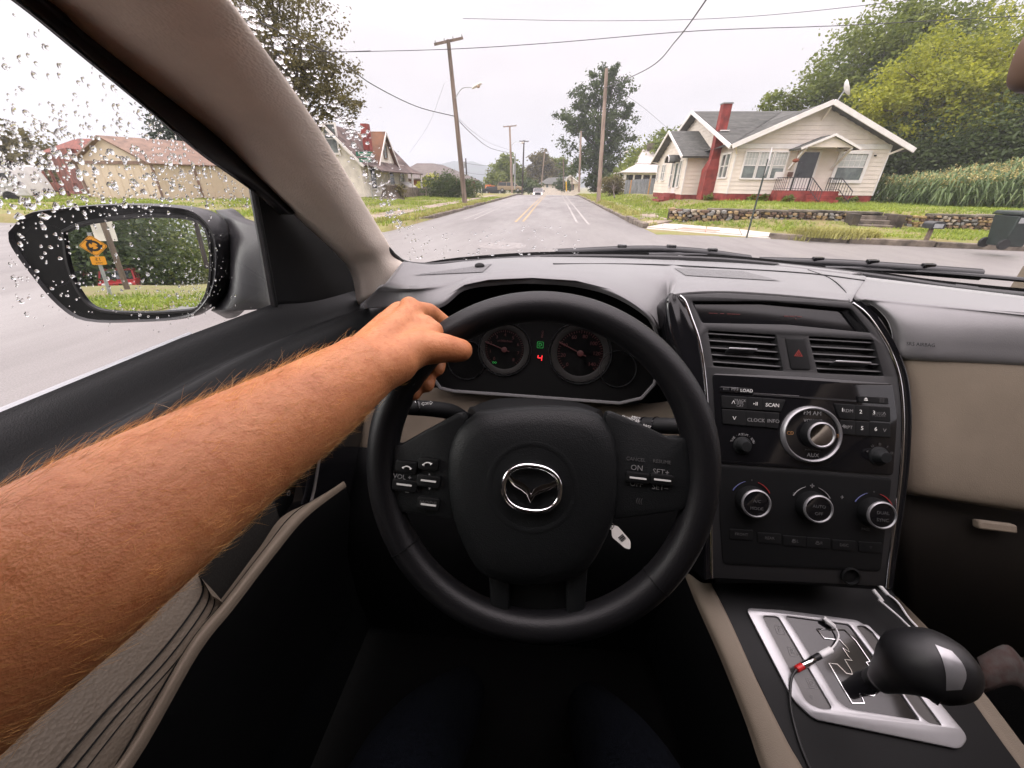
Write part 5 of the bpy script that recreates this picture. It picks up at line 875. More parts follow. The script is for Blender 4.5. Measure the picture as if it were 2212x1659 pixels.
# armrest bench (pale edge that runs forward to the dash)
E1 = [(60,1860),(265,1659),(420,1400),(500,1300),(590,1185),(660,1105),(745,1042)]   # inboard edge, photo points
E0 = [(20,1850),(236,1655),(396,1390),(474,1294),(556,1185),(612,1112),(692,1078)]   # outboard edge
P1 = [WX(x,y,-.352) for x,y in E1]; P0 = [WX(x,y,-.385) for x,y in E0]
rows = []
for p, q in zip(P0, P1):
    rows.append([p+np.array([-.002,0,-.05]), p+np.array([0,0,-.006]), p+np.array([.005,0,.001]), (p+q)/2+np.array([0,0,.002]), q+np.array([-.004,0,.001]), q+np.array([0,0,-.003]), q+np.array([.001,0,-.010])])
patch_mb(rows, 40, 30).build('armrest_ledge', M_beige2, door, smooth=60, label='pale brown ledge along the door armrest')
b = MB(); b.grid([[q+np.array([.0,0,-.008]), q+np.array([.001,0,-.05]), q+np.array([-.03,0,-.18]), q+np.array([-.06,0,-.4])] for q in catmull(P1,24)]); b.build('armrest_side', M_black, door, smooth=60)
sg = MB(); sg.tube(catmull([(p*.42+q*.58)+np.array([0,0,.0022]) for p,q in zip(P0[1:],P1[1:])], 30), .0010, 5); sg.build('ledge_seam', M_black, door)
# padded armrest
A1 = [(155,1765),(303,1562),(405,1442),(466,1354),(482,1316),(468,1278),(440,1254)]
A0 = [(-260,1700),(-60,1560),(120,1400),(230,1300),(300,1235),(350,1200),(395,1190)]
rows = []
for i,((x1,y1),(x0,y0)) in enumerate(zip(A1, A0)):
    q, p = WX(x1,y1,-.368), WX(x0,y0,-.43); e = 0 if i < 5 else -.012*(i-4)
    rows.append([p+np.array([0,0,-.05]), p+np.array([0,0,.012+e]), p*.7+q*.3+np.array([0,0,.020+e]), p*.35+q*.65+np.array([0,0,.018+e]), p*.12+q*.88+np.array([0,0,.010+e]), q+np.array([0,0,-.002+e]), q+np.array([.004,0,-.03])])
pad = patch_mb(rows, 36, 34).build('armrest_pad', M_arm, door, smooth=60, label='stitched leather armrest pad')
for off in (.80, .86, .91):
    st = MB(); pts = []
    for i,((x1,y1),(x0,y0)) in enumerate(zip(A1, A0)):
        q, p = WX(x1,y1,-.368), WX(x0,y0,-.43); e = 0 if i < 5 else -.012*(i-4); t = off if i < 5 else off-.05*(i-4)
        pts.append(p*(1-t)+q*t+np.array([0,0,.0165-.010*((off-.8)/.11)+e]))
    st.tube(catmull(pts, 60), .0011, 5); st.build('stitching', M_black, door)
b = MB(); b.tube(catmull([WX(x,y,-.392) for x,y in ((705,915),(696,960),(687,1010),(678,1060),(670,1090))], 20), .0026, 6); b.build('handle_strip', M_satin, door)
b = MB(); b.grid([[WX(x+dx,y,-.40+.01*(dx>0)) for dx in (-40,0,45,80)] for x,y in ((712,880),(700,950),(686,1020),(672,1085),(640,1130))]); b.build('handle_recess', M_gloss, door)
text('lock_symbol', '⌂', Plane(WX(623,1066,-.41), (0,-1,0), (1,0,0)), 0, 0, .012, M_grey, door)
# sail panel and post
rows = [[WX(548,404,-.497), WX(575,410,-.494), WX(640,430,-.49)], [WX(562,490,-.499), WX(620,500,-.49), WX(745,510,-.47)], [WX(577,580,-.5), WX(670,585,-.485), WX(815,595,-.45)], [WX(592,668,-.5), WX(690,668,-.475), WX(850,672,-.44)]]
patch_mb(rows, 14, 14).build('mirror_sail_panel', M_black, car, solid=.004, smooth=60)
b = MB(); b.tube([WX(546,408,-.499), WX(569,535,-.500), WX(592,668,-.501)], [.006,.0065,.007], 8); b.build('glass_post', M_rubber, car)
b = MB(); b.tube([WX(553,420,-.494), WX(576,540,-.494), WX(598,664,-.494)], .0016, 6); b.build('post_bead', M_soft, car)

# ---- glass
b = MB(); b.grid([SG.px(*gl[k][:2]) if j else np.array([-.5045, [ -.3,.1,.25,.4,.52,.64][k], 1.235]) for k in range(6)] for j in (0,1))
side_glass = b.build('side_window', M_glass, car, smooth=0)
WSB = [(820,600,.845),(893,583,.86),(1000,566,1.0),(1200,554,1.05),(1500,558,1.05),(1700,574,1.01),(1900,598,.94),(2050,620,.87),(2212,638,.79),(2330,650,.72)]
wsb = catmull([WY(*p) for p in WSB], 30)
top = [np.array([-.31+1.34*i/29, .40-.22*0-.0*i, 1.655]) for i in range(30)]
top = []
for i in range(30):
    x = wsb[i][0]*.95-.005; top.append(np.array([x, .465-.02*((x-.37)/.7)**2, 1.635-.015*((x-.37)/.7)**2]))
def wspt(i, t): return wsb[i]*(1-t)+top[i]*t+np.array([0,1,.55])*(.05*math.sin(math.pi*t))
WSG = [[wspt(i, t) for i in range(30)] for t in np.linspace(0,1,10)]
b = MB(); b.grid(WSG); windshield = b.build('windshield', M_glass, car, smooth=80)
b = MB(); sl_ = catmull([WY(x,y,Y-.012) for x,y,Y in ((812,494,.79),(826,520,.80),(840,538,.805),(855,556,.825),(880,572,.86),(930,575,.93))]+[WY(p[0],p[1]+3,p[2]-.012) for p in WSB[2:]], 90)
b.tube(sl_, list(np.linspace(.0012,.0075,26))+[.0085]*64, 8); b.build('windshield_seal', M_rubber, car)
b = MB(); b.grid([[p+np.array([0,.0,-.004]) for p in wsb],[p+np.array([0,.045,.006]) for p in wsb],[p+np.array([0,.16,-.05]) for p in wsb]]); b.build('cowl_panel', M_carpet, car)

# ---- dashboard top
st = [((868,568,1.300),(832,612,1.275),(786,654,1.215)), ((930,574,1.29),(890,618,1.275),(856,648,1.245)), ((1000,567,1.285),(962,606,1.280),(946,652,1.255)),
      ((1060,561,1.285),(1030,588,1.287),(1004,613,1.283)), ((1130,557,1.285),(1098,580,1.29),(1075,602,1.29)), ((1200,555,1.285),(1170,577,1.292),(1150,599,1.292)), ((1290,555,1.285),(1262,578,1.292),(1244,605,1.292)), ((1370,556,1.285),(1345,583,1.288),(1330,628,1.283)),
      ((1440,557,1.285),(1425,592,1.283),(1404,676,1.250)), ((1462,558,1.285),(1447,594,1.283),(1433,728,1.195)), ((1485,560,1.285),(1464,597,1.283),(1443,652,1.268)), ((1510,562,1.285),(1490,598,1.283),(1467,640,1.279)), ((1600,568,1.285),(1582,604,1.285),(1560,635,1.280)), ((1720,580,1.285),(1700,614,1.285),(1670,641,1.280)), ((1870,598,1.285),(1850,630,1.285),(1836,656,1.279))]
rows = [[WZ(*s[0])+np.array([0,.02,-.004]) for s in st], [WZ(*s[0]) for s in st], [WZ(*s[1]) for s in st], [WZ(*s[2])*.5+WZ(*s[1])*.5+np.array([0,0,.002]) for s in st], [WZ(*s[2]) for s in st], [WZ(*s[2])+np.array([0,-.003,-.012] if s[2][0] < 1460 else [0,.002,-.004]) for s in st]]
DG = patch(rows, 30, 90); from_bvh = True
dash = MB().grid(DG).build('dashboard', M_dash, car, smooth=60, solid=.008, label='dark grey padded dashboard top')
from mathutils.bvhtree import BVHTree
_dn = len(DG[0]); dbv = BVHTree.FromPolygons([Vector(p) for r in DG for p in r], [(i*_dn+j, i*_dn+j+1, (i+1)*_dn+j+1, (i+1)*_dn+j) for i in range(len(DG)-1) for j in range(_dn-1)])
def on_dash(x, y, h=.001):
    q = dbv.ray_cast(Vector(CAMC), Vector(nrm(ray(x,y))))
    return np.array(q[0])+np.array([0,0,h]) if q[0] is not None else WZ(x,y,1.285+h)
# passenger pad: rounded front, then beige panel, then glove box
pr = []; UZ_ = np.array([0,0,1.])
for x0, x1, x2, x3, x4, dy in ((1858,1842,1850,1912,1922,.035),(1880,1862,1872,1930,1944,.012),(1960,1950,1975,2010,2012,-.002),(2050,2045,2075,2090,2090,-.008),(2212,2212,2230,2235,2235,-.02),(2420,2430,2440,2440,2440,-.05)):
    s = (x0-1836)/376.
    lo_ = .005 if x0 == 1858 else 0
    T, Bt = WZ(x1, 632+42*s, 1.2845)-UZ_*lo_, WY(x4, 771+18*s, .634+dy); Cc = np.array([T[0]*.35+Bt[0]*.65, Bt[1]-.004, T[2]-.004])
    pr.append([WZ(x0, 594+46*s, 1.2845)]+[T*(1-t)**2+Cc*2*t*(1-t)+Bt*t*t for t in (0,.22,.42,.6,.8,1)]+[WY(x4, 776+18*s, .66+dy)])
patch_mb(pr, 40, 40).build('passenger_dash_pad', M_dash, car, smooth=60, solid=.006)
text('airbag_lettering', 'SRS AIRBAG', Plane(WY(1985,745,.634), (1,-.04,0), (0,-.87,.48)), 0, 0, .008, M_black, dash, h=.003)
bp = []
for x, dx, s in ((1918,.08,-.12),(1950,.012,0),(2212,0,.99),(2420,0,1.7)):
    bp.append([WY(x, 771+18*s, .645-.02*s+dx), WY(x, 779+18*s, .636-.02*s+dx), WY(x+6, 900+26*s, .606-.02*s+dx), WY(x+10, 1048+36*s, .563-.015*s+dx), WY(x+10, 1068+40*s, .568-.015*s+dx)])
patch_mb(bp, 20, 24).build('passenger_panel', M_beige2, car, smooth=60, solid=.005, label='plain beige panel in front of the passenger')
bp = []
for x, s in ((1935,0),(2212,.95),(2420,1.7)): bp.append([WY(x+10, 1062+40*s, .585), WY(x+10, 1078+40*s, .577), WY(x, 1180+45*s, .55), WY(x, 1300+45*s, .56), WY(x, 1420, .62)])
gb = patch_mb(bp, 14, 16).build('glove_box', mat('glove_box_dark', (.012,.010,.008), .7, spec=.2), car, smooth=60, solid=.01)
b = MB(); b.obox(WY(2148,1136,.556), (.028,-.002,0), (0,.004,.006), (0,.006,-.003)); b.build('glove_box_latch', M_beige2, gb, bevel=.003)
# grilles, slot, sensor on the dash top
M_grille = grain('speaker_grille', (.085,.083,.086), .5, 420, .9, .0012, spec=.6, sheen=.35)
for q in (((890,596),(1062,571),(1042,589),(952,593)), ((1456,580),(1604,587),(1685,608),(1481,596))):
    (a0,b0),(a1,b1),(a2,b2),(a3,b3) = q; b = MB(); b.grid([[on_dash((a0*(1-u)+a1*u)*(1-v)+(a3*(1-u)+a2*u)*v, (b0*(1-u)+b1*u)*(1-v)+(b3*(1-u)+b2*u)*v, .0016) for u in np.linspace(0,1,14)] for v in np.linspace(0,1,6)]); b.build('speaker_grille', M_grille, dash, smooth=60)
b = MB(); b.tube(catmull([on_dash(x,y,.001) for x,y in ((1195,571),(1400,572),(1600,582),(1750,592),(1868,606))], 40), .0028, 6, flat=.5); b.build('defrost_slot', M_black, dash)
b = MB(); b.ball(WZ(1036,574,1.29), .011, 16, 8, (1,1,.55)); b.build('light_sensor', M_black, dash)
for pts in ([(1468,639),(1560,635.5),(1670,641),(1835,656)], [(1745,583),(1790,600),(1822,626),(1836,654)]):
    b = MB(); b.tube(catmull([on_dash(x,y,.0005) for x,y in pts], 30), .0009, 5); b.build('dash_seam', M_black, dash)

# ---- instrument cluster
CP = Plane(WY(1165,757,.765), (1,-.03,0), (0,-.93,.36))
clus = MB()
lip = [(936,700),(936.5,664),(959,642),(1004,615),(1056,604),(1150,600),(1244,606),(1319,625),(1379,657),(1413,687),(1428,725),(1424,790),(1413,830),(1386,860),(1338,871),(1244,864),(1094,853),(981,845),(951,838),(933,812),(930,760)]
lipd = [.70,.69,.69,.70,.71,.735,.71,.70,.69,.685,.68,.69,.70,.70,.705,.71,.71,.71,.705,.70,.70]
front = [WY(x,y,Y) for (x,y),Y in zip(lip, lipd)]; c0 = np.array(CP.hit(1172,760))
back = [CP.pt(*(c0+(np.array(CP.hit(x,y))-c0)*.99), .0) for x,y in lip]
clus.grid([[*front, front[0]], [*[f*.5+q*.5 for f,q in zip(front,back)], front[0]*.5+back[0]*.5], [*back, back[0]]])
clus = clus.build('instrument_cluster', M_black, car, smooth=60)
plate('cluster_face', CP, [[tuple(c0+(np.array(CP.hit(x,y))-c0)*1.02) for x,y in lip]], -.006, 0, M_gauge, clus)
b = MB(); b.tube([WY(x,y,Y-.002) for (x,y),Y in zip(lip[11:20], lipd[11:20])], .0035, 6); b.build('cluster_lower_trim', M_dash, clus)
def gauge(px, py, rp, label, ring=True, needle=None, nums=None, arc=None):
    a, q = CP.hit(px, py); r = abs(CP.hit(px+rp, py)[0]-a)
    g = MB(); g.lathe([(r*.97,.0),(r*.99,.004),(r*1.0,.006),(r*1.012,.004),(r*1.015,.0)], CP.pt(a,q,0), CP.u, CP.n, 48, False); g = g.build('gauge_ring', M_satin, clus)
    f = MB(); f.lathe([(0,.002),(r*.96,.002)], CP.pt(a,q,0), CP.u, CP.n, 40); f.build('gauge_dial', M_gauge, clus)
    if ring: f = MB(); f.lathe([(r*.74,.003),(r*.78,.0045),(r*.92,.0045),(r*.95,.0025)], CP.pt(a,q,0), CP.u, CP.n, 48, False); f.build('dial_band', M_gring, clus)
    if needle is not None:
        f = MB(); t = math.radians(needle); d = CP.u*math.cos(t)+CP.v*math.sin(t); o = CP.pt(a,q,.008); f.bar(o-d*r*.2, o+d*r*.78, r*.03, .002, CP.n); f.lathe([(r*.1,.004),(r*.1,.010),(0,.011)], CP.pt(a,q,0), CP.u, CP.n, 16); f.build('needle', M_redd, clus)
    if nums:
        for s, deg, rr in nums: t = math.radians(deg); text('dial_number', s, CP, a+math.cos(t)*r*rr, q+math.sin(t)*r*rr, r*.17, M_redd, clus, h=.005)
        for k in range(41): t = math.radians(225-270*k/40); f = MB() if k == 0 else f; o = CP.pt(a+math.cos(t)*r*.69, q+math.sin(t)*r*.69, .0035); f.obox(o, (CP.u*math.cos(t)+CP.v*math.sin(t))*r*(.03 if k % 5 else .05), (-CP.u*math.sin(t)+CP.v*math.cos(t))*r*.008, CP.n*.0003)
        f.build('dial_ticks', M_redd, clus)
    return a, q, r
gauge(1008,778,41,'fuel', False)
ta, tb, tr_ = gauge(1090,755,57,'tach', True, 161, [('0',225,.52),('1',191,.54),('2',158,.55),('3',124,.55),('4',90,.55),('5',56,.55),('6',23,.55),('7',-11,.54),('8',-45,.52)])
text('dial_caption', 'x1000r/min', CP, ta, tb+tr_*.32, tr_*.12, M_redd, clus, h=.005)
gauge(1253,763,68,'speed', True, 155, [('0',225,.55),('20',190,.55),('40',155,.55),('60',115,.55),('80',78,.55),('100',40,.52),('120',2,.52),('140',-40,.52)])
gauge(1334,797,40,'temp', False)
a, q = CP.hit(1167,745); text('gear_readout', 'D', CP, a, q, .0105, M_greenl, clus, h=.004)
plate('gear_readout_frame', CP, [rrect(a-.0068,q-.0068,a+.0068,q+.0068,.002), rrect(a-.006,q-.006,a+.006,q+.006,.0016)], .002, .003, M_greenl, clus)
a, q = CP.hit(1166,773); s7 = MB(); W_, H_ = .0042, .0056
for (x0,y0,x1,y1) in ((-W_,H_,-W_,0),(-W_,0,W_,0),(W_,H_,W_,0),(W_,0,W_,-H_)):
    s7.bar(CP.pt(a+x0+.0008*(y0>0),q+y0,.004), CP.pt(a+x1,q+y1,.004), .0019, .0006, CP.n)
s7.build('gear_digit', M_redl, clus)
a, q = CP.hit(1069,783); text('light_symbol', 'DO', CP, a, q, .006, mat('lit_green_dim', (.01,.1,.03), .5, emit=(.05,.8,.12), es=.25, var=0), clus, h=.005)
text('odometer_marks', 'PRND', CP, *CP.hit(1172,722), .006, mat('unlit_red', (.06,.01,.01), .5, var=0), clus, h=.003, rot=math.pi/2)

# ---- beige panel behind the wheel, column shroud
rows = [[WY(x,y,Y) for x,y,Y in ((776,835,.70),(850,842,.72),(938,838,.735),(1094,856,.745),(1250,868,.745),(1395,872,.735),(1470,862,.725),(1540,850,.71))],
        [WY(x,y,Y) for x,y,Y in ((776,900,.68),(850,905,.70),(938,908,.71),(1094,915,.715),(1250,922,.715),(1395,925,.71),(1470,922,.70),(1540,915,.69))],
        [WY(x,y,Y) for x,y,Y in ((776,985,.65),(850,988,.665),(938,990,.67),(1094,995,.675),(1250,998,.675),(1395,1000,.67),(1470,998,.665),(1540,995,.66))]]
patch_mb(rows, 14, 30).build('column_panel', M_beige2, car, smooth=60, solid=.006, label='beige dash panel behind the steering wheel')
rows = [[WY(x,y,Y) for x,y,Y in ((700,960,.64),(1000,985,.668),(1300,992,.67),(1545,985,.65))], [WY(x,y,Y) for x,y,Y in ((700,1250,.55),(1000,1260,.56),(1300,1260,.56),(1545,1250,.54))], [WY(x,y,Y) for x,y,Y in ((700,1500,.62),(1000,1500,.66),(1300,1500,.66),(1545,1500,.6))]]
patch_mb(rows, 10, 10).build('knee_panel', M_black, car, smooth=60, solid=.006)
rows = []
for x0,y0,x1,y1,ytop,d0 in ((1004,920,1312,925,866,.655),(1010,900,1300,905,862,.60),(1022,905,1290,910,872,.52),(1040,935,1275,938,886,.45)):
    rows.append([WY(x0,y0+150,d0-.02),WY(x0,y0,d0),WY(x0+14,y0-22,d0),WY(x0+60,ytop,d0),WY((x0+x1)/2,ytop-2,d0),WY(x1-60,ytop+6,d0),WY(x1-12,y1-22,d0),WY(x1,y1,d0),WY(x1,y1+150,d0-.02)])
patch_mb(rows, 12, 40).build('column_cover', M_black, car, smooth=60)

# ---- stalks
def stalk(name, P, R, lab):
    b = MB(); b.tube(catmull(P, 16), list(np.interp(np.linspace(0,1,16), np.linspace(0,1,len(R)), R)), 16); return b.build(name, M_black, car, smooth=60, label=lab)
ls = stalk('stalk', [WY(1010,905,.56), WY(975,890,.53), WY(930,883,.50), WY(880,880,.475), WY(850,878,.46)], [.010,.0135,.0125,.0115,.010], 'light and indicator stalk left of the column')
sp_ = Plane(WY(915,872,.482), (1,.35,-.03), (0,-.75,.66))
text('lettering', '⇦⇨', sp_, *sp_.hit(924,873), .011, M_white, ls, h=.004); text('lettering', '≡D ◂', sp_, *sp_.hit(888,871), .009, M_white, ls, h=.004)
b = MB(); b.tube([WY(896,880,.4815), WY(899,880,.483)], .0121, 16); b.build('stalk_ring', M_gloss, ls)
rs = stalk('stalk', [WY(1310,925,.58), WY(1345,920,.545), WY(1390,919,.52), WY(1440,920,.50), WY(1475,921,.49)], [.008,.0135,.0130,.0125,.0115], 'wiper stalk right of the column')
sp_ = Plane(WY(1400,915,.505), (1,-.35,-.03), (0,-.75,.66))
for s, x, y, z in (('MIST',1372,904,.0062),('OFF',1372,911,.0062),('INT ▸',1374,918,.0062),('FRONT',1354,904,.005),('▸ OFF',1432,910,.0066),('INT',1436,921,.0066),('ON',1435,934,.0058),('REAR',1457,912,.005),('FAST',1396,922,.0055),('⏏',1353,912,.008)):
    text('lettering', s, sp_, *sp_.hit(x,y), z, M_white, rs, h=.0045)
for x in (1392,1418): b = MB(); b.tube([WY(x,919,.519-(x-1392)*.0004), WY(x+3,919,.5175-(x-1392)*.0004)], .0136, 16); b.build('stalk_ring', M_gloss, rs)
b = MB(); b.obox(WY(851,914,.62), (.010,0,0), (0,.002,.006), (0,.001,0)); b.build('paper_sticker', M_white, car)

# ---- steering wheel
SP = Plane(WD(1160,1006,.42), (1,-.09,.0), (0,-math.cos(math.radians(28)),math.sin(math.radians(28))))
RW, RT = .1745, .0165
def ringpt(t, h=0): return SP.pt(RW*math.cos(t), RW*math.sin(t), h)
b = MB(); nseg = 120; rad = []
for k in range(nseg):
    d = math.degrees(2*math.pi*k/nseg) % 360; g = max(math.exp(-((d-20)/22)**2), math.exp(-((d-160)/22)**2), math.exp(-((d-380)/22)**2)); rad.append(RT*(1+.09*g))
b.tube([ringpt(2*math.pi*k/nseg) for k in range(nseg)], rad, 20, True, up=SP.n, flat=1.12)
wheel = b.build('steering_wheel', M_leather, car, smooth=80, label='black leather steering wheel with four spokes')
for d in (-38, -142):
    b = MB(); t = math.radians(d); r_ = nrm(ringpt(t)-SP.o); b.tube([ringpt(t)+(r_*math.cos(a)+SP.n*math.sin(a)*1.12)*RT*1.008 for a in np.linspace(0,2*math.pi,20)[:-1]], .0007, 4, True); b.build('rim_seam', M_black, wheel)
# airbag hub
hub = [(1030,890),(1147,878),(1270,885),(1318,925),(1334,1000),(1326,1110),(1275,1215),(1215,1250),(1150,1258),(1085,1250),(1030,1220),(982,1115),(970,1000),(988,930)]
hp = catmull([SP.hit(*p) for p in hub+[hub[0]]], 61)[:-1]; hc = hp.mean(axis=0)
rows = []
for s, h in ((1.0,-.03),(1.0,.002),(.985,.009),(.94,.0145),(.8,.019),(.6,.021),(.35,.021),(.12,.0205),(.02,.0205)): rows.append([SP.pt(*(hc+(p-hc)*s), h) for p in list(hp)+[hp[0]]])
b = MB(); b.grid(rows); b.build('airbag_cover', M_soft, wheel, smooth=50)
EC = SP.hit(1150,1042)
b = MB(); b.lathe([(.048,.0195),(.0485,.0212),(.044,.0222),(.041,.0205),(.0,.0205)], SP.pt(*EC,0), SP.u, SP.n, 48); b.build('emblem_dish', M_soft, wheel, smooth=60)
# spokes
def spoke(pts, h0, h1, m=M_dash, r=.006): return plate('spoke', SP, [rpoly([SP.hit(*p) for p in pts], r)], h0, h1, m, wheel, bev=.004)
spl = spoke([(1000,895),(920,938),(868,968),(838,962),(828,1030),(846,1092),(905,1100),(985,1112)], -.014, .008, M_soft)
spr = spoke([(1312,893),(1385,925),(1440,952),(1476,950),(1488,1030),(1470,1092),(1410,1100),(1322,1112)], -.014, .008, M_soft)
for x0,x1,x2,x3 in ((1062,1098,1092,1070),(1226,1262,1254,1232)): spoke([(x0,1200),(x1,1200),(x2,1330),(x1+4,1362),(x0-14,1362),(x3,1330)], -.012, .006, M_soft, .004)
plate('spoke_infill', SP, [[SP.hit(*p) for p in ((1090,1230),(1238,1230),(1236,1340),(1160,1348),(1090,1340))]], -.014, -.004, M_black, wheel)
# chrome glints under the spokes
for pts in ([(845,962),(870,972),(905,962),(925,945)], [(1388,936),(1410,945),(1445,954),(1470,948)]):
    b = MB(); b.tube(catmull([SP.px(x,y,.004) for x,y in pts], 16), .0018, 6); b.build('spoke_trim', M_chrome, wheel)
def key(name, x, y, wx, wy, m=M_black, sp=spl, h=.0125, bev=.0012): 
    a, q = SP.hit(x, y); return plate(name, SP, [rrect(a-wx/2,q-wy/2,a+wx/2,q+wy/2,.0018)], .007, h, m, wheel, bev=bev)
def stext(s, x, y, z, m=M_grey, h=.0128): text('lettering', s, SP, *SP.hit(x,y), z, m, wheel, h=h)
for x,y,w_ in ((885,1004,.022),(932,998,.020),(882,1043,.026),(932,1034,.024),(932,1081,.022)): key('spoke_button', x, y, w_, .011)
for x,y in ((882,1041),(933,1033),(933,1083)):
    a, q = SP.hit(x,y); plate('button_bar', SP, [rrect(a-.0085,q-.0009,a+.0085,q+.0009,.0005)], .0125, .0135, M_white, wheel)
for x,y,rt in ((888,1007,.3),(932,999,1.4)):
    b = MB(); a, q = SP.hit(x,y); b.tube([SP.pt(a+.0055*math.cos(t), q-.003+.0055*math.sin(t), .0132) for t in np.linspace(.5+rt*.2, 2.5+rt*.2, 8)], [.0016,.0008,.0007,.0007,.0007,.0007,.0008,.0016], 6); b.build('phone_symbol', M_white, wheel)
stext('VOL +', 878, 1025, .0075); stext('▴', 935, 1019, .008); stext('▾', 935, 1050, .008); stext('MODE', 932, 1080, .0068, M_dim); stext('–', 888, 1056, .008)
for x,y in ((1372,1027),(1423,1031)): 
    key('spoke_button', x, y, .022, .009); a, q = SP.hit(x,y); plate('button_bar', SP, [rrect(a-.0085,q-.0008,a+.0085,q+.0008,.0005)], .0125, .0135, M_white, wheel)
for s,x,y in (('CANCEL',1369,989),('RESUME',1424,994),('ON',1371,1007),('SET+',1422,1016),('OFF',1370,1041),('SET–',1420,1048)): stext(s, x, y, .0052 if len(s) > 4 else .008, M_dim if len(s) > 4 else M_grey, .0095)
stext('(((', 1376, 1076, .007, M_dim, .0095)
# maker's emblem: ring with a winged V
ex, ey = SP.hit(1150,1042); er = abs(SP.hit(1211,1042)[0]-ex); eb = abs(SP.hit(1150,1091)[1]-ey)
def sup(t, k=1.): c, s = math.cos(t), math.sin(t); return (ex+er*k*math.copysign(abs(c)**.86, c), ey+eb*k*math.copysign(abs(s)**.86, s)*(1.0 if s > 0 else .99))
b = MB(); b.tube([SP.pt(*sup(t, .95), .026) for t in np.linspace(0,2*math.pi,61)[:-1]], .0030, 8, True, up=SP.n); b.build('emblem_ring', M_chrome, wheel, smooth=60)
wing = [(-.86,.52),(-.62,.30),(-.30,.16),(-.10,-.02),(0,-.30),(.10,-.02),(.30,.16),(.62,.30),(.86,.52),(.90,.40),(.58,.05),(.32,-.08),(.12,-.25),(0,-.52),(-.12,-.25),(-.32,-.08),(-.58,.05),(-.90,.40)]
wing = [(ex+er*p, ey+eb*q) for p,q in wing]
plate('emblem_wings', SP, [wing], .0235, .0275, M_chrome, wheel, bev=.0012)
# ---- centre stack
KP = Plane(WY(1700,950,.574), (1,.0,0), (0,-math.cos(math.radians(28)),math.sin(math.radians(28))))
def kh(*pts): return [KP.hit(x,y) for x,y in pts]
def kspan(x, y, d): return abs(KP.hit(x+d,y)[0]-KP.hit(x,y)[0])
face = kh((1470,640),(1560,636),(1670,642),(1836,657),(1882,703),(1915,755),(1934,815),(1942,890),(1941,965),(1933,1052),(1913,1199),(1905,1262),(1700,1252),(1535,1244),(1535,1148),(1528,960),(1523,864),(1514,793),(1505,733),(1487,677))
disp = rpoly(kh((1490,650),(1660,650),(1836,666),(1880,722),(1700,704),(1513,700)), .006)
v1 = rpoly(kh((1525,713),(1675,722),(1692,804),(1538,793)), .005); v2 = rpoly(kh((1741,725),(1884,733),(1908,815),(1762,808)), .005)
hz = rpoly(kh((1694,732),(1732,734),(1746,799),(1706,797)), .003)
M_ring = mat('ring_silver', (.30,.30,.31), .36, metal=.7, var=.05)
M_stack = mat('stack_grey', (.017,.017,.018), .42, var=.08, bump=.15, bs=1200, bd=.0003)
stack = plate('center_stack', KP, [face, disp, v1, v2, hz], -.012, .004, M_stack, car, bev=.0015, label='black centre stack with vents, radio and climate knobs')
fb = [KP.pt(a,b,-.012) for a,b in face]; cb = np.mean(fb, axis=0)
b = MB(); b.prism([p+np.array([0,.12,-.05]) for p in fb], fb); b.build('stack_body', M_black, stack)
def recess(name, loop, depth, m):
    c = np.mean(loop, axis=0); lo = [KP.pt(*p,.0) for p in loop]; hi = [KP.pt(*(c+(np.array(p)-c)*.93), -depth) for p in loop]
    b = MB(); b.add(lo+hi, [(i,(i+1)%len(lo),len(lo)+(i+1)%len(lo),len(lo)+i) for i in range(len(lo))]+[tuple(range(len(lo),2*len(lo)))]); return b.build(name, m, stack)
# the body sits behind the recesses, so they read as dark wells
recess('display_screen', disp, .010, M_gloss); recess('vent_well', v1, .0115, M_rubber); recess('vent_well', v2, .0115, M_rubber)
text('display_text', '‒‒ ‒ ‒‒‒', KP, *KP.hit(1570,676), .012, mat('lit_faint', (.08,.01,.01), .5, emit=(.6,.03,.02), es=.035, var=0), stack, h=-.0085)
text('display_text', '‒‒:‒', KP, *KP.hit(1720,682), .014, bpy.data.materials['lit_faint'], stack, h=-.0085)
for (x0,y0,x1,y1,x2,y2,x3,y3), tab in (((1525,713,1675,722,1692,804,1538,793),(1598,758,30)), ((1741,725,1884,733,1908,815,1762,808),(1832,786,38))):
    for k in range(5):
        t = .12+.19*k; p, q = KP.px(x0+(x3-x0)*t+3, y0+(y3-y0)*t), KP.px(x1+(x2-x1)*t-3, y1+(y2-y1)*t)
        d = q-p; m_ = (p+q)/2; ax = nrm(KP.v*.35+KP.n*.94); s = MB(); s.obox(m_-KP.n*.0045, d/2, ax*.0055, nrm(np.cross(d, ax))*.0011); s.build('vent_slat', M_stack, stack)
    p = KP.px(tab[0], tab[1]); s = MB(); s.obox(p+KP.n*.004, KP.u*kspan(tab[0],tab[1],tab[2]), nrm(KP.v*.3+KP.n*.9)*.008, KP.v*.0014); s.build('vent_tab', M_satin, stack, bevel=.0006)
hzb = plate('hazard_button', KP, [hz], -.004, .0055, M_black, stack, bev=.001)
ha, hb = KP.hit(1720,765); hs_ = .0068
def tri(s): return [(ha-s, hb-s*.62), (ha+s, hb-s*.62), (ha, hb+s*1.05)]
plate('hazard_triangle', KP, [tri(hs_), tri(hs_*.66)], .0055, .0062, M_orange, hzb); plate('hazard_triangle', KP, [tri(hs_*.42), tri(hs_*.2)], .0055, .0062, M_orange, hzb)
def arc_trim(name, pts, r, m, h, flat=.7, n=50):
    b = MB(); b.tube(catmull([KP.px(x,y,h) for x,y in pts], n), r, 8, flat=flat, up=KP.n); return b.build(name, m, stack, smooth=60)
Lp = [(1466,640),(1478,652),(1492,688),(1508,735),(1518,793),(1525,864),(1531,960),(1534,1060),(1534,1148),(1535,1246)]
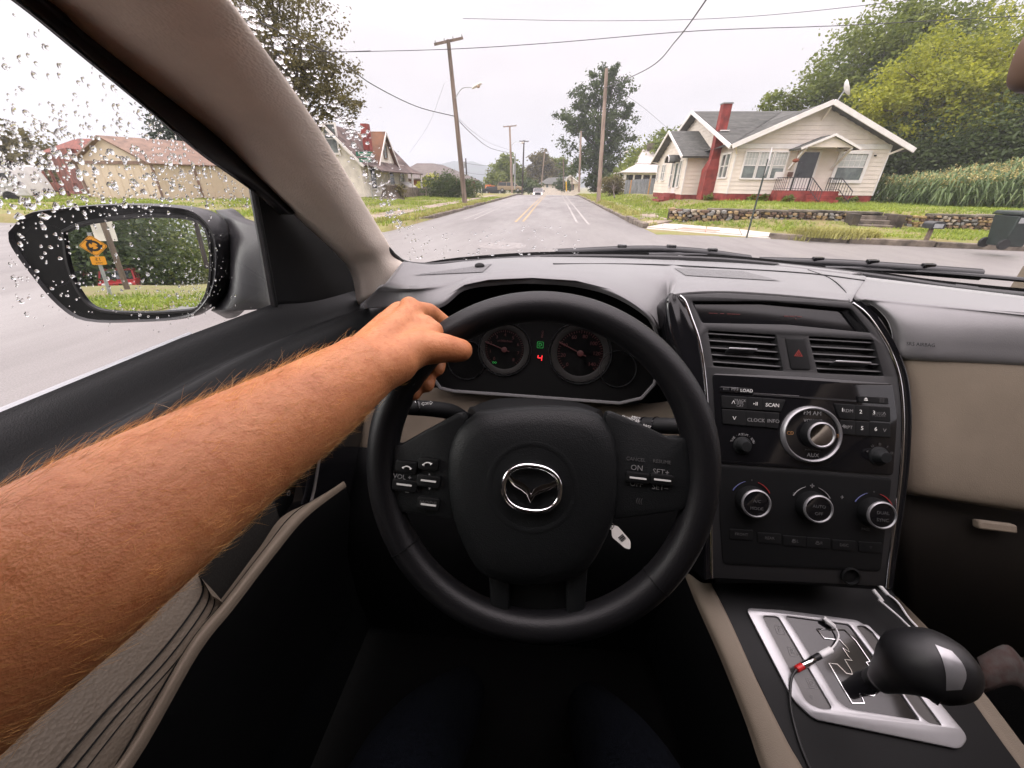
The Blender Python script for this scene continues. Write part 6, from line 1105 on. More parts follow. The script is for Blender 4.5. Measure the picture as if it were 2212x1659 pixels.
Rp = [(1838,656),(1862,674),(1886,703),(1917,755),(1938,815),(1946,890),(1945,965),(1938,1052),(1918,1199),(1911,1268)]
arc_trim('chrome_trim', Lp, .0026, M_chrome, .004); arc_trim('chrome_trim', Rp, .0026, M_chrome, .004)
def band(name, inner, outer, h0, m):
    rows = []
    for (x0,y0),(x1,y1) in zip(inner, outer):
        rows.append([KP.px(x0,y0,.0035), KP.px(x0*.6+x1*.4,y0*.6+y1*.4,.0045), KP.px(x1,y1,.000), KP.px(x1,y1,.0)+np.array([0,.05,-.03])])
    return patch_mb(rows, 50, 14).build(name, m, stack, smooth=60)
Lo = [(1446,634),(1437,652),(1440,690),(1449,735),(1470,793),(1490,864),(1508,960),(1516,1060),(1518,1148),(1518,1250)]
Ro = [(1856,652),(1884,674),(1908,703),(1936,755),(1958,815),(1966,890),(1964,965),(1956,1052),(1934,1199),(1924,1268)]
band('gloss_flank', Lp, Lo, 0, M_gloss); band('gloss_flank', Rp, Ro, 0, M_gloss)
# radio
rad_ = rpoly(kh((1537,808),(1720,815),(1920,830),(1930,900),(1921,1024),(1740,1010),(1552,998),(1543,900)), .006)
radio = plate('radio', KP, [rad_], .004, .0062, M_gloss, stack, bev=.001)
def kbtn(pts, m=M_black, h=.0085, par=radio, nm='radio_button', bev=.0008): return plate(nm, KP, [rpoly(kh(*pts), .0012)], .0055, h, m, stack, bev=bev)
def kt(s, x, y, z, m=M_grey, h=.0088, rot=0): text('lettering', s, KP, *KP.hit(x,y), z, m, stack, h=h, rot=rot)
kbtn(((1552,836),(1592,838),(1592,848),(1552,846)), M_gloss); kbtn(((1594,838),(1618,840),(1618,850),(1594,848)))
b = MB(); b.bar(KP.px(1622,851,.0065), KP.px(1842,866,.0065), .003, .0022, KP.n); b.build('disc_slot', M_rubber, stack)
b = MB(); b.bar(KP.px(1622,849,.0068), KP.px(1720,855,.0068), .0009, .001, KP.n); b.build('disc_slot_lip', M_satin, stack)
kbtn(((1846,856),(1908,860),(1909,872),(1847,868)))
rowsb = [((1555,855),(1608,858),(1608,883),(1556,880)), ((1610,858),(1640,860),(1640,885),(1610,883)), ((1642,860),(1690,864),(1680,888),(1642,885)),
         ((1556,884),(1604,887),(1606,918),(1558,914)), ((1606,887),(1645,890),(1645,921),(1608,918)), ((1647,890),(1676,892),(1674,924),(1647,921)),
         ((1796,872),(1838,875),(1838,905),(1806,902)), ((1840,875),(1868,877),(1868,907),(1840,905)), ((1870,877),(1912,880),(1913,910),(1870,907)),
         ((1808,907),(1838,909),(1838,938),(1810,935)), ((1840,909),(1868,911),(1868,940),(1840,938)), ((1870,911),(1913,914),(1913,943),(1870,940))]
for q in rowsb: kbtn(q)
for s,x,y,z,m in (('MP3',1582,841,.0065,M_grey),('◧▤',1563,840,.006,M_dim),('LOAD',1607,844,.0075,M_white),('∧',1579,868,.010,M_white),('TRACK',1593,865,.006,M_grey),('SEEK',1593,870,.0055,M_grey),('CAT',1593,876,.006,M_grey),('▸II',1626,872,.0085,M_white),('SCAN',1662,875,.0085,M_white),('∨',1581,902,.010,M_white),('CLOCK',1627,907,.0085,M_grey),('INFO',1664,909,.0085,M_grey),
                  ('1',1811,885,.009,M_white),('RDM',1823,887,.0075,M_grey),('2',1850,889,.009,M_white),('3',1878,891,.009,M_white),('DISC',1889,892,.0055,M_dim),('FOLDER',1889,897,.0055,M_dim),('∧',1900,892,.008,M_grey),('4',1813,920,.009,M_grey),('RPT',1824,922,.0075,M_grey),('5',1853,924,.009,M_white),('6',1882,926,.009,M_white),('∨',1901,928,.009,M_grey),('⏏',1861,863,.008,M_white),('▤',1895,865,.009,M_dim)): kt(s,x,y,z,m)
kc = KP.hit(1744,937); kr = kspan(1744,937,65)
def kl(name, prof, c, m, seg=48, par=stack, smooth=45): b = MB(); b.lathe(prof, KP.pt(*c,0), KP.u, KP.n, seg, 'ring' not in name); return b.build(name, m, par, smooth=smooth)
kl('dial_face', [(kr*.90,.006),(kr*.90,.010),(0,.0105)], kc, M_gloss)
kl('dial_ring', [(kr*.88,.006),(kr*.88,.0125),(kr*.93,.0145),(kr*.99,.012),(kr,.006)], kc, M_ring)
kc2 = KP.hit(1752,936); ki = kspan(1756,940,30)
kl('volume_knob', [(ki*1.12,.008),(ki*1.08,.020),(ki*.98,.024),(ki*.98,.022)], kc2, M_black)
kl('volume_ring', [(ki*.98,.0225),(ki*.96,.0255),(ki*.86,.0265),(ki*.80,.0245)], kc2, M_ring); kl('volume_cap', [(ki*.80,.0245),(ki*.5,.0252),(0,.0254)], kc2, M_chrome)
for s,x,y,z in (('FM AM',1745,892,.0095),('VOLUME',1746,908,.0075),('AUX',1746,981,.009),('PUSH POWER',1746,970,.004)): kt(s,x,y,z,M_grey if z > .005 else M_dim,.0112)
kt('CD',1698,934,.008,mat('amber_print', (.25,.12,.04), .6, var=0),.0112); kt('SAT',1793,940,.008,bpy.data.materials['amber_print'],.0112)
for x,y,r_,s in ((1599,961,20,'TUNE · AUTO-M · SCAN'),(1891,984,22,'AUDIO')):
    c = KP.hit(x,y); r = kspan(x,y,r_); kl('tuning_knob', [(r,.006),(r*.98,.008),(r*.8,.009),(r*.62,.018),(r*.52,.021),(0,.0212)], c, M_soft); 
    for k,ch in enumerate(s): t = math.radians(160-140*k/max(1,len(s)-1)); text('lettering', ch, KP, c[0]+math.cos(t)*r*1.25, c[1]+math.sin(t)*r*1.25, .0055, M_grey if len(s) > 6 else M_dim, stack, h=.0075, rot=t-math.pi/2)
# climate
kbz = rpoly(kh((1552,1004),(1740,1016),(1919,1032),(1905,1140),(1895,1230),(1560,1215),(1553,1120)), .006); plate('climate_panel', KP, [kbz], .004, .0055, M_black, stack, bev=.001)
for (x,y),t1,t2 in (((1617,1079),'A/C','MODE'),((1746,1090),'AUTO','OFF'),((1878,1103),'DUAL','SYNC')):
    c = KP.hit(x,y); r = kspan(x,y,32); kl('climate_knob', [(r*1.05,.005),(r*1.02,.020),(r*.98,.0225)], c, M_black)
    kl('knob_ring', [(r*.98,.0215),(r*.96,.0250),(r*.88,.0262),(r*.83,.0240)], c, M_ring); kl('knob_cap', [(r*.83,.0240),(r*.5,.0250),(0,.0252)], c, M_gloss)
    text('lettering', t1, KP, c[0], c[1]+r*.18, .0072, M_dim, stack, h=.0257); text('lettering', t2, KP, c[0], c[1]-r*.32, .0072, M_dim, stack, h=.0257)
    for sgn, m in ((1, mat('mark_blue', (.02,.03,.12), .5, var=0)), (-1, mat('mark_red', (.25,.02,.02), .5, var=0))):
        if t1 == 'AUTO': m = M_grey
        a = MB(); a.tube([KP.pt(c[0]+math.cos(t)*r*1.38, c[1]+math.sin(t)*r*1.38, .0068) for t in [math.radians(90+sgn*(18+45*k/7)) for k in range(8)]], [.0005+.0006*k/7 for k in range(8)], 5); a.build('arc_mark', m, stack)
    text('lettering', '✣' if t1 == 'AUTO' else '▾', KP, c[0], c[1]+r*1.42, .009, M_grey if t1 == 'AUTO' else M_dim, stack, h=.007)
kt('–',1710,1062,.009,M_grey,.007); kt('+',1812,1072,.011,M_grey,.007); kt('PASS',1862,1140,.006,M_dim,.007)
for x,y,s in ((1597,1150,'FRONT'),(1657,1158,'REAR'),(1711,1164,'♨L'),(1762,1168,'♨R'),(1816,1173,'DISC'),(1873,1177,'◌')): kbtn(((x-24,y-10),(x+24,y-7),(x+23,y+13),(x-24,y+10)), h=.0072); kt(s,x,y+1,.0065,M_dim,.0075)
kl('power_socket', [(.014,.004),(.015,.008),(.012,.009),(.011,.004),(0,.0042)], KP.hit(1831,1241), M_black)

# ---- centre console
QP = Plane((.42,.40,.775), (1,0,0), (0,-.24,.97))
def qh(*pts): return [QP.hit(x,y) for x,y in pts]
cons = plate('center_console', QP, [qh((1532,1262),(1700,1262),(1925,1278),(2090,1470),(2260,1690),(2300,1800),(1760,1800),(1728,1659),(1640,1470))], -.02, 0, M_black, car, bev=.003, label='black console with the automatic gear gate')
def qrows(L, hs): return [[QP.px(x,y,h) for (x,y),h in zip(r, hs)] for r in L]
patch_mb(qrows([[(1484,1232),(1490,1238),(1512,1260),(1534,1262),(1540,1266)],[(1512,1300),(1520,1306),(1552,1316),(1576,1345),(1582,1346)],[(1566,1420),(1576,1430),(1610,1446),(1632,1470),(1640,1470)],[(1622,1560),(1634,1570),(1672,1586),(1696,1600),(1702,1600)],[(1655,1655),(1668,1660),(1706,1664),(1732,1664),(1738,1664)],[(1715,1795),(1728,1800),(1766,1800),(1796,1800),(1802,1800)]], (-.018,-.004,.005,.004,-.01)), 24, 20).build('console_rail', M_beige2, cons, smooth=60, label='beige rail along the console')
patch_mb(qrows([[(1912,1272),(1924,1290),(1932,1296),(1950,1310)],[(2010,1400),(2022,1400),(2036,1400),(2050,1400)],[(2085,1500),(2099,1500),(2118,1500),(2128,1500)],[(2170,1620),(2186,1620),(2208,1620),(2214,1620)],[(2290,1780),(2306,1780),(2328,1780),(2334,1780)]], (-.004,.004,.004,-.09)), 20, 14).build('console_rail', M_beige2, cons, smooth=60)
bz = rpoly(qh((1612,1318),(1684,1322),(1760,1332),(1852,1345),(1925,1402),(2082,1592),(2066,1616),(1755,1552),(1712,1512)), .008)
h1 = rpoly(qh((1640,1330),(1680,1332),(1800,1536),(1772,1537),(1738,1522)), .008); h3 = rpoly(qh((1842,1352),(1872,1352),(2036,1573),(2000,1566),(1978,1546)), .006)
h2 = rpoly(qh((1690,1330),(1832,1349),(1932,1480),(1988,1562),(1830,1535),(1808,1520)), .006)
gz_ = plate('shift_bezel', QP, [bz, h1, h2, h3], .001, .006, M_silver, cons, bev=.0022, label='silver gear selector bezel')
M_plategrey = mat('gate_plate', (.055,.052,.05), .22, var=.05)
for hh, m in ((h1,M_plategrey),(h2,M_gloss),(h3,M_plategrey)): c = np.mean(hh, axis=0); plate('selector_plate', QP, [[tuple(c+(np.array(p)-c)*1.03) for p in hh]], .0005, .0025, m, gz_)
qr = math.atan2(*(np.array(qh((1700,1480),(1661,1400)))[0]-np.array(qh((1700,1480),(1661,1400)))[1])[::-1])
for s,x,y in (('P',1683,1362),('R',1711,1409),('D',1752,1477),('+',1751,1507),('–',1741,1487)):
    a, q = QP.hit(x,y); text('lettering', s, QP, a, q, .010, M_grey, gz_, h=.003)
    if s in 'PRD': plate('letter_frame', QP, [rrect(a-.0065,q-.0065,a+.0065,q+.0065,.0015), rrect(a-.0058,q-.0058,a+.0058,q+.0058,.001)], .0026, .0030, M_grey, gz_)
gate = [(1762,1360),(1778,1380),(1812,1384),(1828,1402),(1832,1410),(1818,1401),(1830,1420),(1838,1428),(1822,1426),(1836,1450),(1838,1458),(1826,1456),(1806,1436),(1788,1434),(1820,1490),(1838,1520),(1864,1520),(1856,1500),(1884,1504),(1892,1496),(1884,1488)]
b = MB(); b.tube([QP.px(x,y,.0032) for x,y in gate], .0011, 6); b.build('gate_line', M_chrome, gz_)
b = MB(); b.tube([QP.px(x,y,.0032) for x,y in ((1762,1360),(1822,1362),(1846,1386),(1876,1430),(1868,1432),(1880,1448))], .0011, 6); b.build('gate_line', M_chrome, gz_)
patch_mb([[QP.px(x,y,-.012), QP.px(x-6,y+2,-.06), QP.px(x-10,y+4,-.16), QP.px(x-12,y+6,-.35)] for x,y in ((1486,1234),(1516,1304),(1572,1426),(1630,1566),(1664,1660),(1724,1800))], 20, 10).build('console_side_shade', M_black, cons, smooth=60)  # rail's left face, coloured black for its fall-off into shade
# gear lever
k0 = QP.px(1882,1470,.0); k1 = QP.px(1882,1470,.02); k3 = WD(1996,1438,.475); d_ = nrm(k3-k1)
b = MB(); b.tube([k0,k1,k1+d_*.02,k1+d_*.035], [.014,.016,.013,.012], 14); b.build('gear_boot', M_rubber, car, smooth=60)
kk = [WD(1900,1472,.507), WD(1932,1452,.490), WD(1972,1434,.472), WD(2014,1438,.460), WD(2050,1455,.453), WD(2078,1471,.450), WD(2092,1479,.449)]
b = MB(); b.tube(catmull(kk, 34), list(np.interp(np.linspace(0,6,34), range(7), [.013,.022,.0345,.0385,.034,.0225,.006])), 28, up=(0,.3,1), flat=1.06)
knob = b.build('gear_lever', mat('knob_black', (.008,.008,.009), .45, var=.1, bump=.1, bs=700, bd=.0003), car, smooth=80, label='black automatic gear lever knob with silver cap')
kb = BVHTree.FromPolygons([Vector(p) for p in b.v], b.f)
def on_knob(x, y, h=.0012):
    q = kb.ray_cast(Vector(CAMC), Vector(nrm(ray(x,y)))); return (np.array(q[0])-nrm(ray(x,y))*h) if q[0] is not None else WD(x,y,.449)
kl_, kr_ = catmull(np.array([(2020,1392),(2034,1420),(2043,1455),(2044,1492)],float), 12), catmull(np.array([(2056,1406),(2080,1434),(2088,1462),(2078,1490)],float), 12)
b = MB(); b.grid([[on_knob(*(p*(1-t)+q*t)) for t in np.linspace(0,1,9)] for p,q in zip(kl_, kr_)]); b.build('knob_inlay', M_ring, knob, smooth=80)

# ---- door mirror
MPc = WX(315,572,-.76)
MP = Plane(MPc, (1,.16,0), (.17,-.98,.066))
def mh(*pts): return [MP.hit(x,y) for x,y in pts]
hou = mh((22,500),(60,462),(120,450),(240,440),(360,443),(430,456),(470,500),(478,560),(470,620),(440,668),(400,688),(300,696),(190,694),(130,660),(70,590),(28,530))
hp2 = catmull(np.array(hou+[hou[0]]), 65)[:-1]; hc2 = hp2.mean(axis=0); rows = []
for s, h in ((.80,.002),(.93,.002),(.975,.008),(1.0,.0),(1.01,-.02),(.98,-.05),(.86,-.085),(.6,-.11),(.02,-.118)): rows.append([MP.pt(*(hc2+(p-hc2)*s), h) for p in list(hp2)+[hp2[0]]])
b = MB(); b.grid(rows[1:]); mirror = b.build('side_mirror', mat('mirror_shell', (.018,.018,.02), .38, var=.15, bump=.1, bs=400), car, smooth=60, label='black rain-wet driver side mirror')
gls = catmull(np.array(mh((140,500),(185,482),(280,468),(370,466),(430,478),(452,510),(458,565),(452,625),(432,662),(400,672),(300,676),(215,668),(175,632),(150,570),(140,500))), 60)[:-1]
M_mirror = mat('mirror_silver', (.80,.84,.86), .01, metal=1, var=0)
b = MB(); b.prism([MP.pt(*p,-.004) for p in gls], [MP.pt(*p,.001) for p in gls]); b.build('mirror_glass', M_mirror, mirror, smooth=0)
b = MB(); b.tube([MP.pt(*p,.002) for p in gls], .004, 6, True, up=MP.n); b.build('mirror_bezel', M_rubber, mirror, smooth=60)
b = MB(); g0 = np.mean(gls, axis=0); b.grid([[MP.pt(*p,.003) for p in list(gls)+[gls[0]]], [MP.pt(*(hc2+(p-hc2)*.95),.004) for p in [hp2[int((np.argmin(np.abs(np.arctan2(hp2[:,1]-hc2[1],hp2[:,0]-hc2[0])-math.atan2(q[1]-hc2[1],q[0]-hc2[0])))))] for q in list(gls)+[gls[0]]]]]); b.build('mirror_surround', M_black, mirror, smooth=60)
ar = [[WX(440,456,-.69)+np.array([0,.03,0]),WX(500,462,-.62),WX(560,482,-.55),WX(600,500,-.51)],[WX(470,520,-.68)+np.array([0,.03,0]),WX(510,530,-.61)+np.array([0,-.012,0]),WX(560,540,-.55)+np.array([0,-.01,0]),WX(600,545,-.51)],[WX(470,620,-.68)+np.array([0,.03,0]),WX(510,630,-.61)+np.array([0,-.01,0]),WX(565,640,-.55),WX(600,645,-.51)],[WX(430,680,-.70)+np.array([0,.03,0]),WX(490,672,-.63),WX(570,668,-.55),WX(610,668,-.51)]]
patch_mb(ar, 16, 16).build('mirror_arm', bpy.data.materials['mirror_shell'], mirror, smooth=60, solid=.03)

# ---- wipers lying on the windscreen foot, room mirror
M_wip = mat('wiper_black', (.012,.012,.014), .35, var=.2)
def wiper(pts, arm, tip):
    P = [WY(*p) for p in pts]; b = MB(); b.tube(catmull(P, 40), .0095, 8, flat=1.2); w = b.build('wiper', M_wip, car, smooth=60)
    b = MB(); b.tube(catmull([p+np.array([0,.004,.009]) for p in P], 40), .0035, 6); b.build('wiper_blade', M_rubber, w)
    b = MB(); b.tube(catmull([WY(*p) for p in arm], 24), [.009]*6+[.007]*18, 8, flat=.7); b.build('wiper_arm', M_wip, w)
    for k in (10, 20, 30): q = catmull(P,40)[k]; b = MB(); b.obox(q+np.array([0,0,.011]), (.012,0,0), (0,.006,0), (0,0,.005)); b.build('wiper_clip', M_gloss, w, bevel=.002)
wiper([(1200,548,1.10),(1380,541,1.11),(1500,546,1.11),(1620,562,1.09)], [(1400,551,1.08),(1500,551,1.09),(1580,558,1.085),(1780,577,1.06)], 0)
wiper([(1640,566,1.08),(1800,571,1.04),(1950,581,.99),(2120,594,.94)], [(1780,580,1.01),(1900,583,1.0),(2000,587,.97),(2230,606,.89)], 0)
b = MB(); b.tube(catmull([WY(*p) for p in ((2060,622,.87),(2150,632,.84),(2260,630,.80))], 14), .008, 8); b.build('wiper_arm', M_wip, car)
rm = [[(2262,118),(2216,130),(2198,152),(2190,180),(2214,188),(2300,192)],[(2290,100),(2330,100)]]
RMP = Plane(WY(2300,120,.42), (1,.12,0), (0.25,-.95,-.12))
def rh(*pts): return [RMP.hit(x,y) for x,y in pts]
rr = rpoly(rh((2290,60),(2258,120),(2240,178),(2370,205),(2520,170),(2520,60)), .02)
room = plate('room_mirror', RMP, [rr], -.02, .0, mat('mirror_back_brown', (.16,.10,.07), .5), car, bev=.005); plate('room_mirror_glass', RMP, [rpoly(rh((2296,68),(2264,123),(2248,175),(2370,200),(2510,166),(2510,68)), .018)], .0, .001, M_mirror, room)
b = MB(); b.tube([WY(2400,60,.45), WY(2420,-80,.42), WY(2440,-200,.40)], .008, 8); b.build('room_mirror_stem', M_black, room)

# ---- loose things in the cabin
kt_ = thing('key_ring', 'white barcode key tag and keys hanging behind the steering wheel', 'keys', WY(1318,1130,.52))
TP = Plane(WY(1340,1160,.52), (.62,-.1,-.75), nrm(CAMC-WY(1340,1160,.52)))
tg = rpoly([TP.hit(*p) for p in ((1320,1134),(1334,1136),(1362,1168),(1362,1187),(1350,1184),(1322,1160))], .004)
plate('key_tag', TP, [tg], -.0006, .0006, mat('tag_white', (.62,.60,.56), .5), kt_)
c = np.mean(tg, axis=0)
for k in range(9): b = MB(); b.obox(TP.pt(c[0]+.002+(k-4)*.0019*.6, c[1]+.001-(k-4)*.0, .001), TP.u*(.0003+.0003*(k%3==0)), TP.v*.0055, TP.n*.0002); b.build('barcode_bar', M_black, kt_)
b = MB(); q = WY(1314,1136,.525); b.tube([q+np.array([.010*math.cos(t), 0, .010*math.sin(t)]) for t in np.linspace(0,2*math.pi,20)[:-1]], .0009, 6, True); b.build('ring', M_chrome, kt_)
b = MB(); b.bar(WY(1316,1138,.53), WY(1296,1152,.54), .006, .002); b.ball(WY(1316,1138,.53), .006, 10, 6, (1,.3,1)); b.build('key', M_satin, kt_, bevel=.0006)
b = MB(); b.tube([WY(1285,1120,.575), WY(1308,1134,.54)], .012, 14); b.build('ignition_lock', M_black, car)
def cable(name, label, pts, r, m, n=50, grp=None):
    P = catmull(pts, n); t = thing(name, label, 'cable', P[0], grp); b = MB(); b.tube(P, r, 8); b.build('cord', m, t, smooth=60); return t, P
def plug(t, p, q, r, m, nm='plug', flat=.7): b = MB(); b.tube([p, p*.95+q*.05, q*.95+p*.05, q], [r*.8,r,r,r*.7], 12, flat=flat); b.build(nm, m, t, smooth=50)
t, P = cable('charging_cable', 'upper of two white charging cables leaning over the gear lever', [QP.px(1884,1290,.030), QP.px(1915,1312,.028), QP.px(1945,1342,.02), QP.px(1976,1370,.014), QP.px(2010,1420,.008)], .0017, M_cablew)
plug(t, QP.px(1872,1275,.032), QP.px(1896,1299,.029), .0038, M_cablew)
t, P = cable('charging_cable', 'lower of two white charging cables leaning over the gear lever', [QP.px(1876,1308,.028), QP.px(1912,1336,.026), QP.px(1945,1358,.018), QP.px(1968,1374,.012), QP.px(2000,1428,.006)], .0017, M_cablew)
plug(t, QP.px(1864,1288,.030), QP.px(1886,1312,.027), .0038, M_cablew)
t, P = cable('audio_adapter', 'short white headphone adapter lying on the black gear gate', [QP.px(1797,1356,.009), QP.px(1806,1375,.008), QP.px(1801,1392,.007), QP.px(1788,1408,.007)], .0013, M_cablew)
plug(t, QP.px(1772,1339,.011), QP.px(1798,1358,.009), .0042, M_cablew); plug(t, QP.px(1790,1406,.008), QP.px(1764,1420,.010), .0048, M_cablew, 'socket', 1)
t, P = cable('audio_cable', 'black audio cable with chrome and red jack beside the gear gate', [QP.px(1714,1448,.012), QP.px(1703,1470,.010), QP.px(1703,1515,.006), QP.px(1712,1560,.004), QP.px(1730,1620,.004), QP.px(1765,1700,.003), QP.px(1800,1790,.003)], .0019, M_rubber)
plug(t, QP.px(1764,1420,.010), QP.px(1750,1427,.0105), .0044, M_rubber, 'collar', 1); plug(t, QP.px(1751,1427,.0105), QP.px(1724,1444,.012), .0050, M_chrome, 'jack', 1); plug(t, QP.px(1727,1442,.012), QP.px(1712,1450,.012), .0048, mat('jack_red', (.55,.02,.02), .35), 'jack_boot', 1)
b = MB(); b.grid(patch([[QP.px(2110,1420,.0),QP.px(2150,1400,.02),QP.px(2200,1430,.01)],[QP.px(2125,1460,.0),QP.px(2170,1440,.02),QP.px(2230,1470,.0)],[QP.px(2150,1490,-.02),QP.px(2190,1480,.0),QP.px(2250,1500,-.02)]], 8, 10))
b.build('paper_receipt', mat('crumpled_paper', (.05,.046,.043), .85, var=.4, vs=60, col2=(.035,.014,.01)), None, smooth=60, solid=.001, loc=QP.px(2150,1440), label='crumpled stained paper beside the gear lever', cat='paper')
# ================================================================== THE DRIVER: left arm and hand on the wheel, legs in jeans
def skinmat():
    m, t, b, o = newmat('skin'); L = t.links
    tcn = N(t, 'ShaderNodeTexCoord'); n1 = N(t, 'ShaderNodeTexNoise', Scale=17.0, Detail=5.0, Roughness=.65); L.new(tcn.outputs['Object'], n1.inputs['Vector'])
    r1 = N(t, 'ShaderNodeValToRGB'); r1.color_ramp.elements[0].position = .33; r1.color_ramp.elements[1].position = .66
    r1.color_ramp.elements[0].color = (.42,.150,.058,1); r1.color_ramp.elements[1].color = (.56,.235,.100,1); L.new(n1.outputs[0], r1.inputs[0])
    n2 = N(t, 'ShaderNodeTexNoise', Scale=190.0, Detail=3.0); L.new(tcn.outputs['Object'], n2.inputs['Vector'])
    r2 = N(t, 'ShaderNodeValToRGB'); r2.color_ramp.elements[0].position = .34; r2.color_ramp.elements[1].position = .46; r2.color_ramp.elements[0].color = (.88,.78,.70,1); r2.color_ramp.elements[1].color = (1,1,1,1); L.new(n2.outputs[0], r2.inputs[0])
    mu = N(t, 'ShaderNodeMix', data_type='RGBA', blend_type='MULTIPLY'); mu.inputs[0].default_value = .8; L.new(r1.outputs[0], mu.inputs[6]); L.new(r2.outputs[0], mu.inputs[7]); L.new(mu.outputs[2], b.inputs['Base Color'])
    b.inputs['Roughness'].default_value = .52; setspec(b, .45)
    b.inputs['Subsurface Weight'].default_value = .12; b.inputs['Subsurface Radius'].default_value = (.006,.002,.001); b.inputs['Subsurface Scale'].default_value = 1.0
    n3 = N(t, 'ShaderNodeTexNoise', Scale=420.0, Detail=4.0); n4 = N(t, 'ShaderNodeTexVoronoi', Scale=900.0); L.new(tcn.outputs['Object'], n3.inputs['Vector']); L.new(tcn.outputs['Object'], n4.inputs['Vector'])
    ad = N(t, 'ShaderNodeMath', operation='MULTIPLY_ADD'); ad.inputs[1].default_value = .35; L.new(n4.outputs['Distance'], ad.inputs[0]); L.new(n3.outputs[0], ad.inputs[2])
    bu = N(t, 'ShaderNodeBump', Strength=.35, Distance=.0012); L.new(ad.outputs[0], bu.inputs['Height']); L.new(bu.outputs[0], b.inputs['Normal']); return m
M_skin = skinmat(); M_hair = mat('ginger_hair', (.85,.45,.15), .38, var=.3, vs=60, spec=.5)
M_jeans = mat('dark_jeans', (.0022,.003,.005), .95, spec=.06, var=.3, vs=200, bump=.5, bs=900, stretch=(1,1,.4))
person = thing('person', 'driver with a bare hairy forearm gripping the steering wheel, dark jeans', 'person', (0,0,0))
def capsule(b, p, q, r0, r1, fl=1.0, up=None, seg=20):       # closed tapered limb piece with round ends
    p, q = np.asarray(p, float), np.asarray(q, float); d = nrm(q-p); path = []; R = []
    for k in range(6): a = math.pi/2*(1-k/5.); path.append(p-d*r0*math.sin(a)); R.append(max(r0*math.cos(a), r0*.03))
    for k in range(6): a = math.pi/2*k/5.; path.append(q+d*r1*math.sin(a)); R.append(max(r1*math.cos(a), r1*.03))
    b.tube(path, R, seg, flat=fl, up=up)
def D(x, y, d): return WD(x, y, d)
arm = MB()
view = nrm(-ray(500,1000))
fore = [(-434,1685,.135,.0432),(-134,1420,.152,.0445),(106,1248,.176,.0450),(318,1102,.212,.0440),(513,975,.255,.0398),(670,877,.298,.0360),(765,812,.335,.0318),(800,786,.349,.0305)]
FP = [D(*f[:3]) for f in fore]; FR = [f[3] for f in fore]
path = catmull(FP, 36); rr_ = np.interp(np.linspace(0,7,36), range(8), FR)
arm.tube([path[0]-(path[1]-path[0])*.5]+list(path)+[path[-1]+(path[-1]-path[-2])*.3], [.01]+list(rr_)+[.012], 28, up=view, flat=.86)
W0 = D(778,800,.345)
MC = {'index':(893,676,.413,.0135),'middle':(864,676,.432,.0135),'ring':(836,694,.446,.0125),'pinky':(812,716,.452,.0115)}
for k,(x,y,d,r) in MC.items():
    off = {'index':(792,776,.350),'middle':(782,775,.360),'ring':(772,784,.366),'pinky':(768,795,.364)}[k]
    capsule(arm, D(*off), D(x,y,d), .021, r)
capsule(arm, D(808,790,.350), D(868,712,.405), .024, .020); capsule(arm, D(820,790,.358), D(855,745,.405), .022, .020)
# palm heel under the thumb, thumb
capsule(arm, D(800,800,.345), D(855,782,.362), .0255, .0215); capsule(arm, D(845,780,.362), D(905,750,.380), .0215, .0185)
capsule(arm, D(878,735,.388), D(915,732,.392), .0175, .0145)          # web between thumb and index
capsule(arm, D(905,752,.379), D(958,752,.386), .0178, .0152); capsule(arm, D(958,752,.386), D(996,757,.394), .0152, .0122)
capsule(arm, D(878,702,.402), D(934,716,.400), .0150, .0120); capsule(arm, D(850,722,.398), D(915,708,.402), .0165, .0145)
# fingers wrap behind the rim, tips come back below it
def finger(js):
    for a, c in zip(js, js[1:]): capsule(arm, D(*a[:3]), D(*c[:3]), a[3], c[3])
finger([(893,676,.413,.0135),(926,676,.450,.0118),(962,700,.474,.0098),(975,752,.466,.0088)])
finger([(864,676,.432,.0130),(895,690,.474,.0110),(936,735,.486,.0098),(948,785,.462,.0092),(945,797,.448,.0088)])
finger([(836,694,.446,.0122),(868,722,.485,.0105),(908,775,.486,.0096),(926,815,.458,.0092),(922,832,.440,.0090)])
finger([(812,716,.452,.0115),(842,752,.486,.0098),(880,810,.478,.0092),(897,838,.452,.0092),(893,850,.436,.0092)])
# bony bumps: ulna head at the wrist, tendons
arm.ball(D(762,764,.338), .013, 14, 8); arm.ball(D(852,688,.418), .0125, 12, 8); arm.ball(D(884,663,.412), .0115, 12, 8)
capsule(arm, D(800,752,.345), D(880,672,.405), .0085, .0085)
me = bpy.data.meshes.new('arm_raw'); me.from_pydata([tuple(v) for v in arm.v], [], arm.f); tmp = bpy.data.objects.new('arm_raw', me); COL.objects.link(tmp)
md = tmp.modifiers.new('r', 'REMESH'); md.mode = 'VOXEL'; md.voxel_size = .0021
md = tmp.modifiers.new('s', 'SMOOTH'); md.factor = .5; md.iterations = 14
dg = bpy.context.evaluated_depsgraph_get(); body = bpy.data.meshes.new_from_object(tmp.evaluated_get(dg)); bpy.data.objects.remove(tmp)
body.name = 'body'; body.materials.clear(); body.materials.append(M_skin); body.polygons.foreach_set('use_smooth', [True]*len(body.polygons)); body.update()
link('body', body, person)
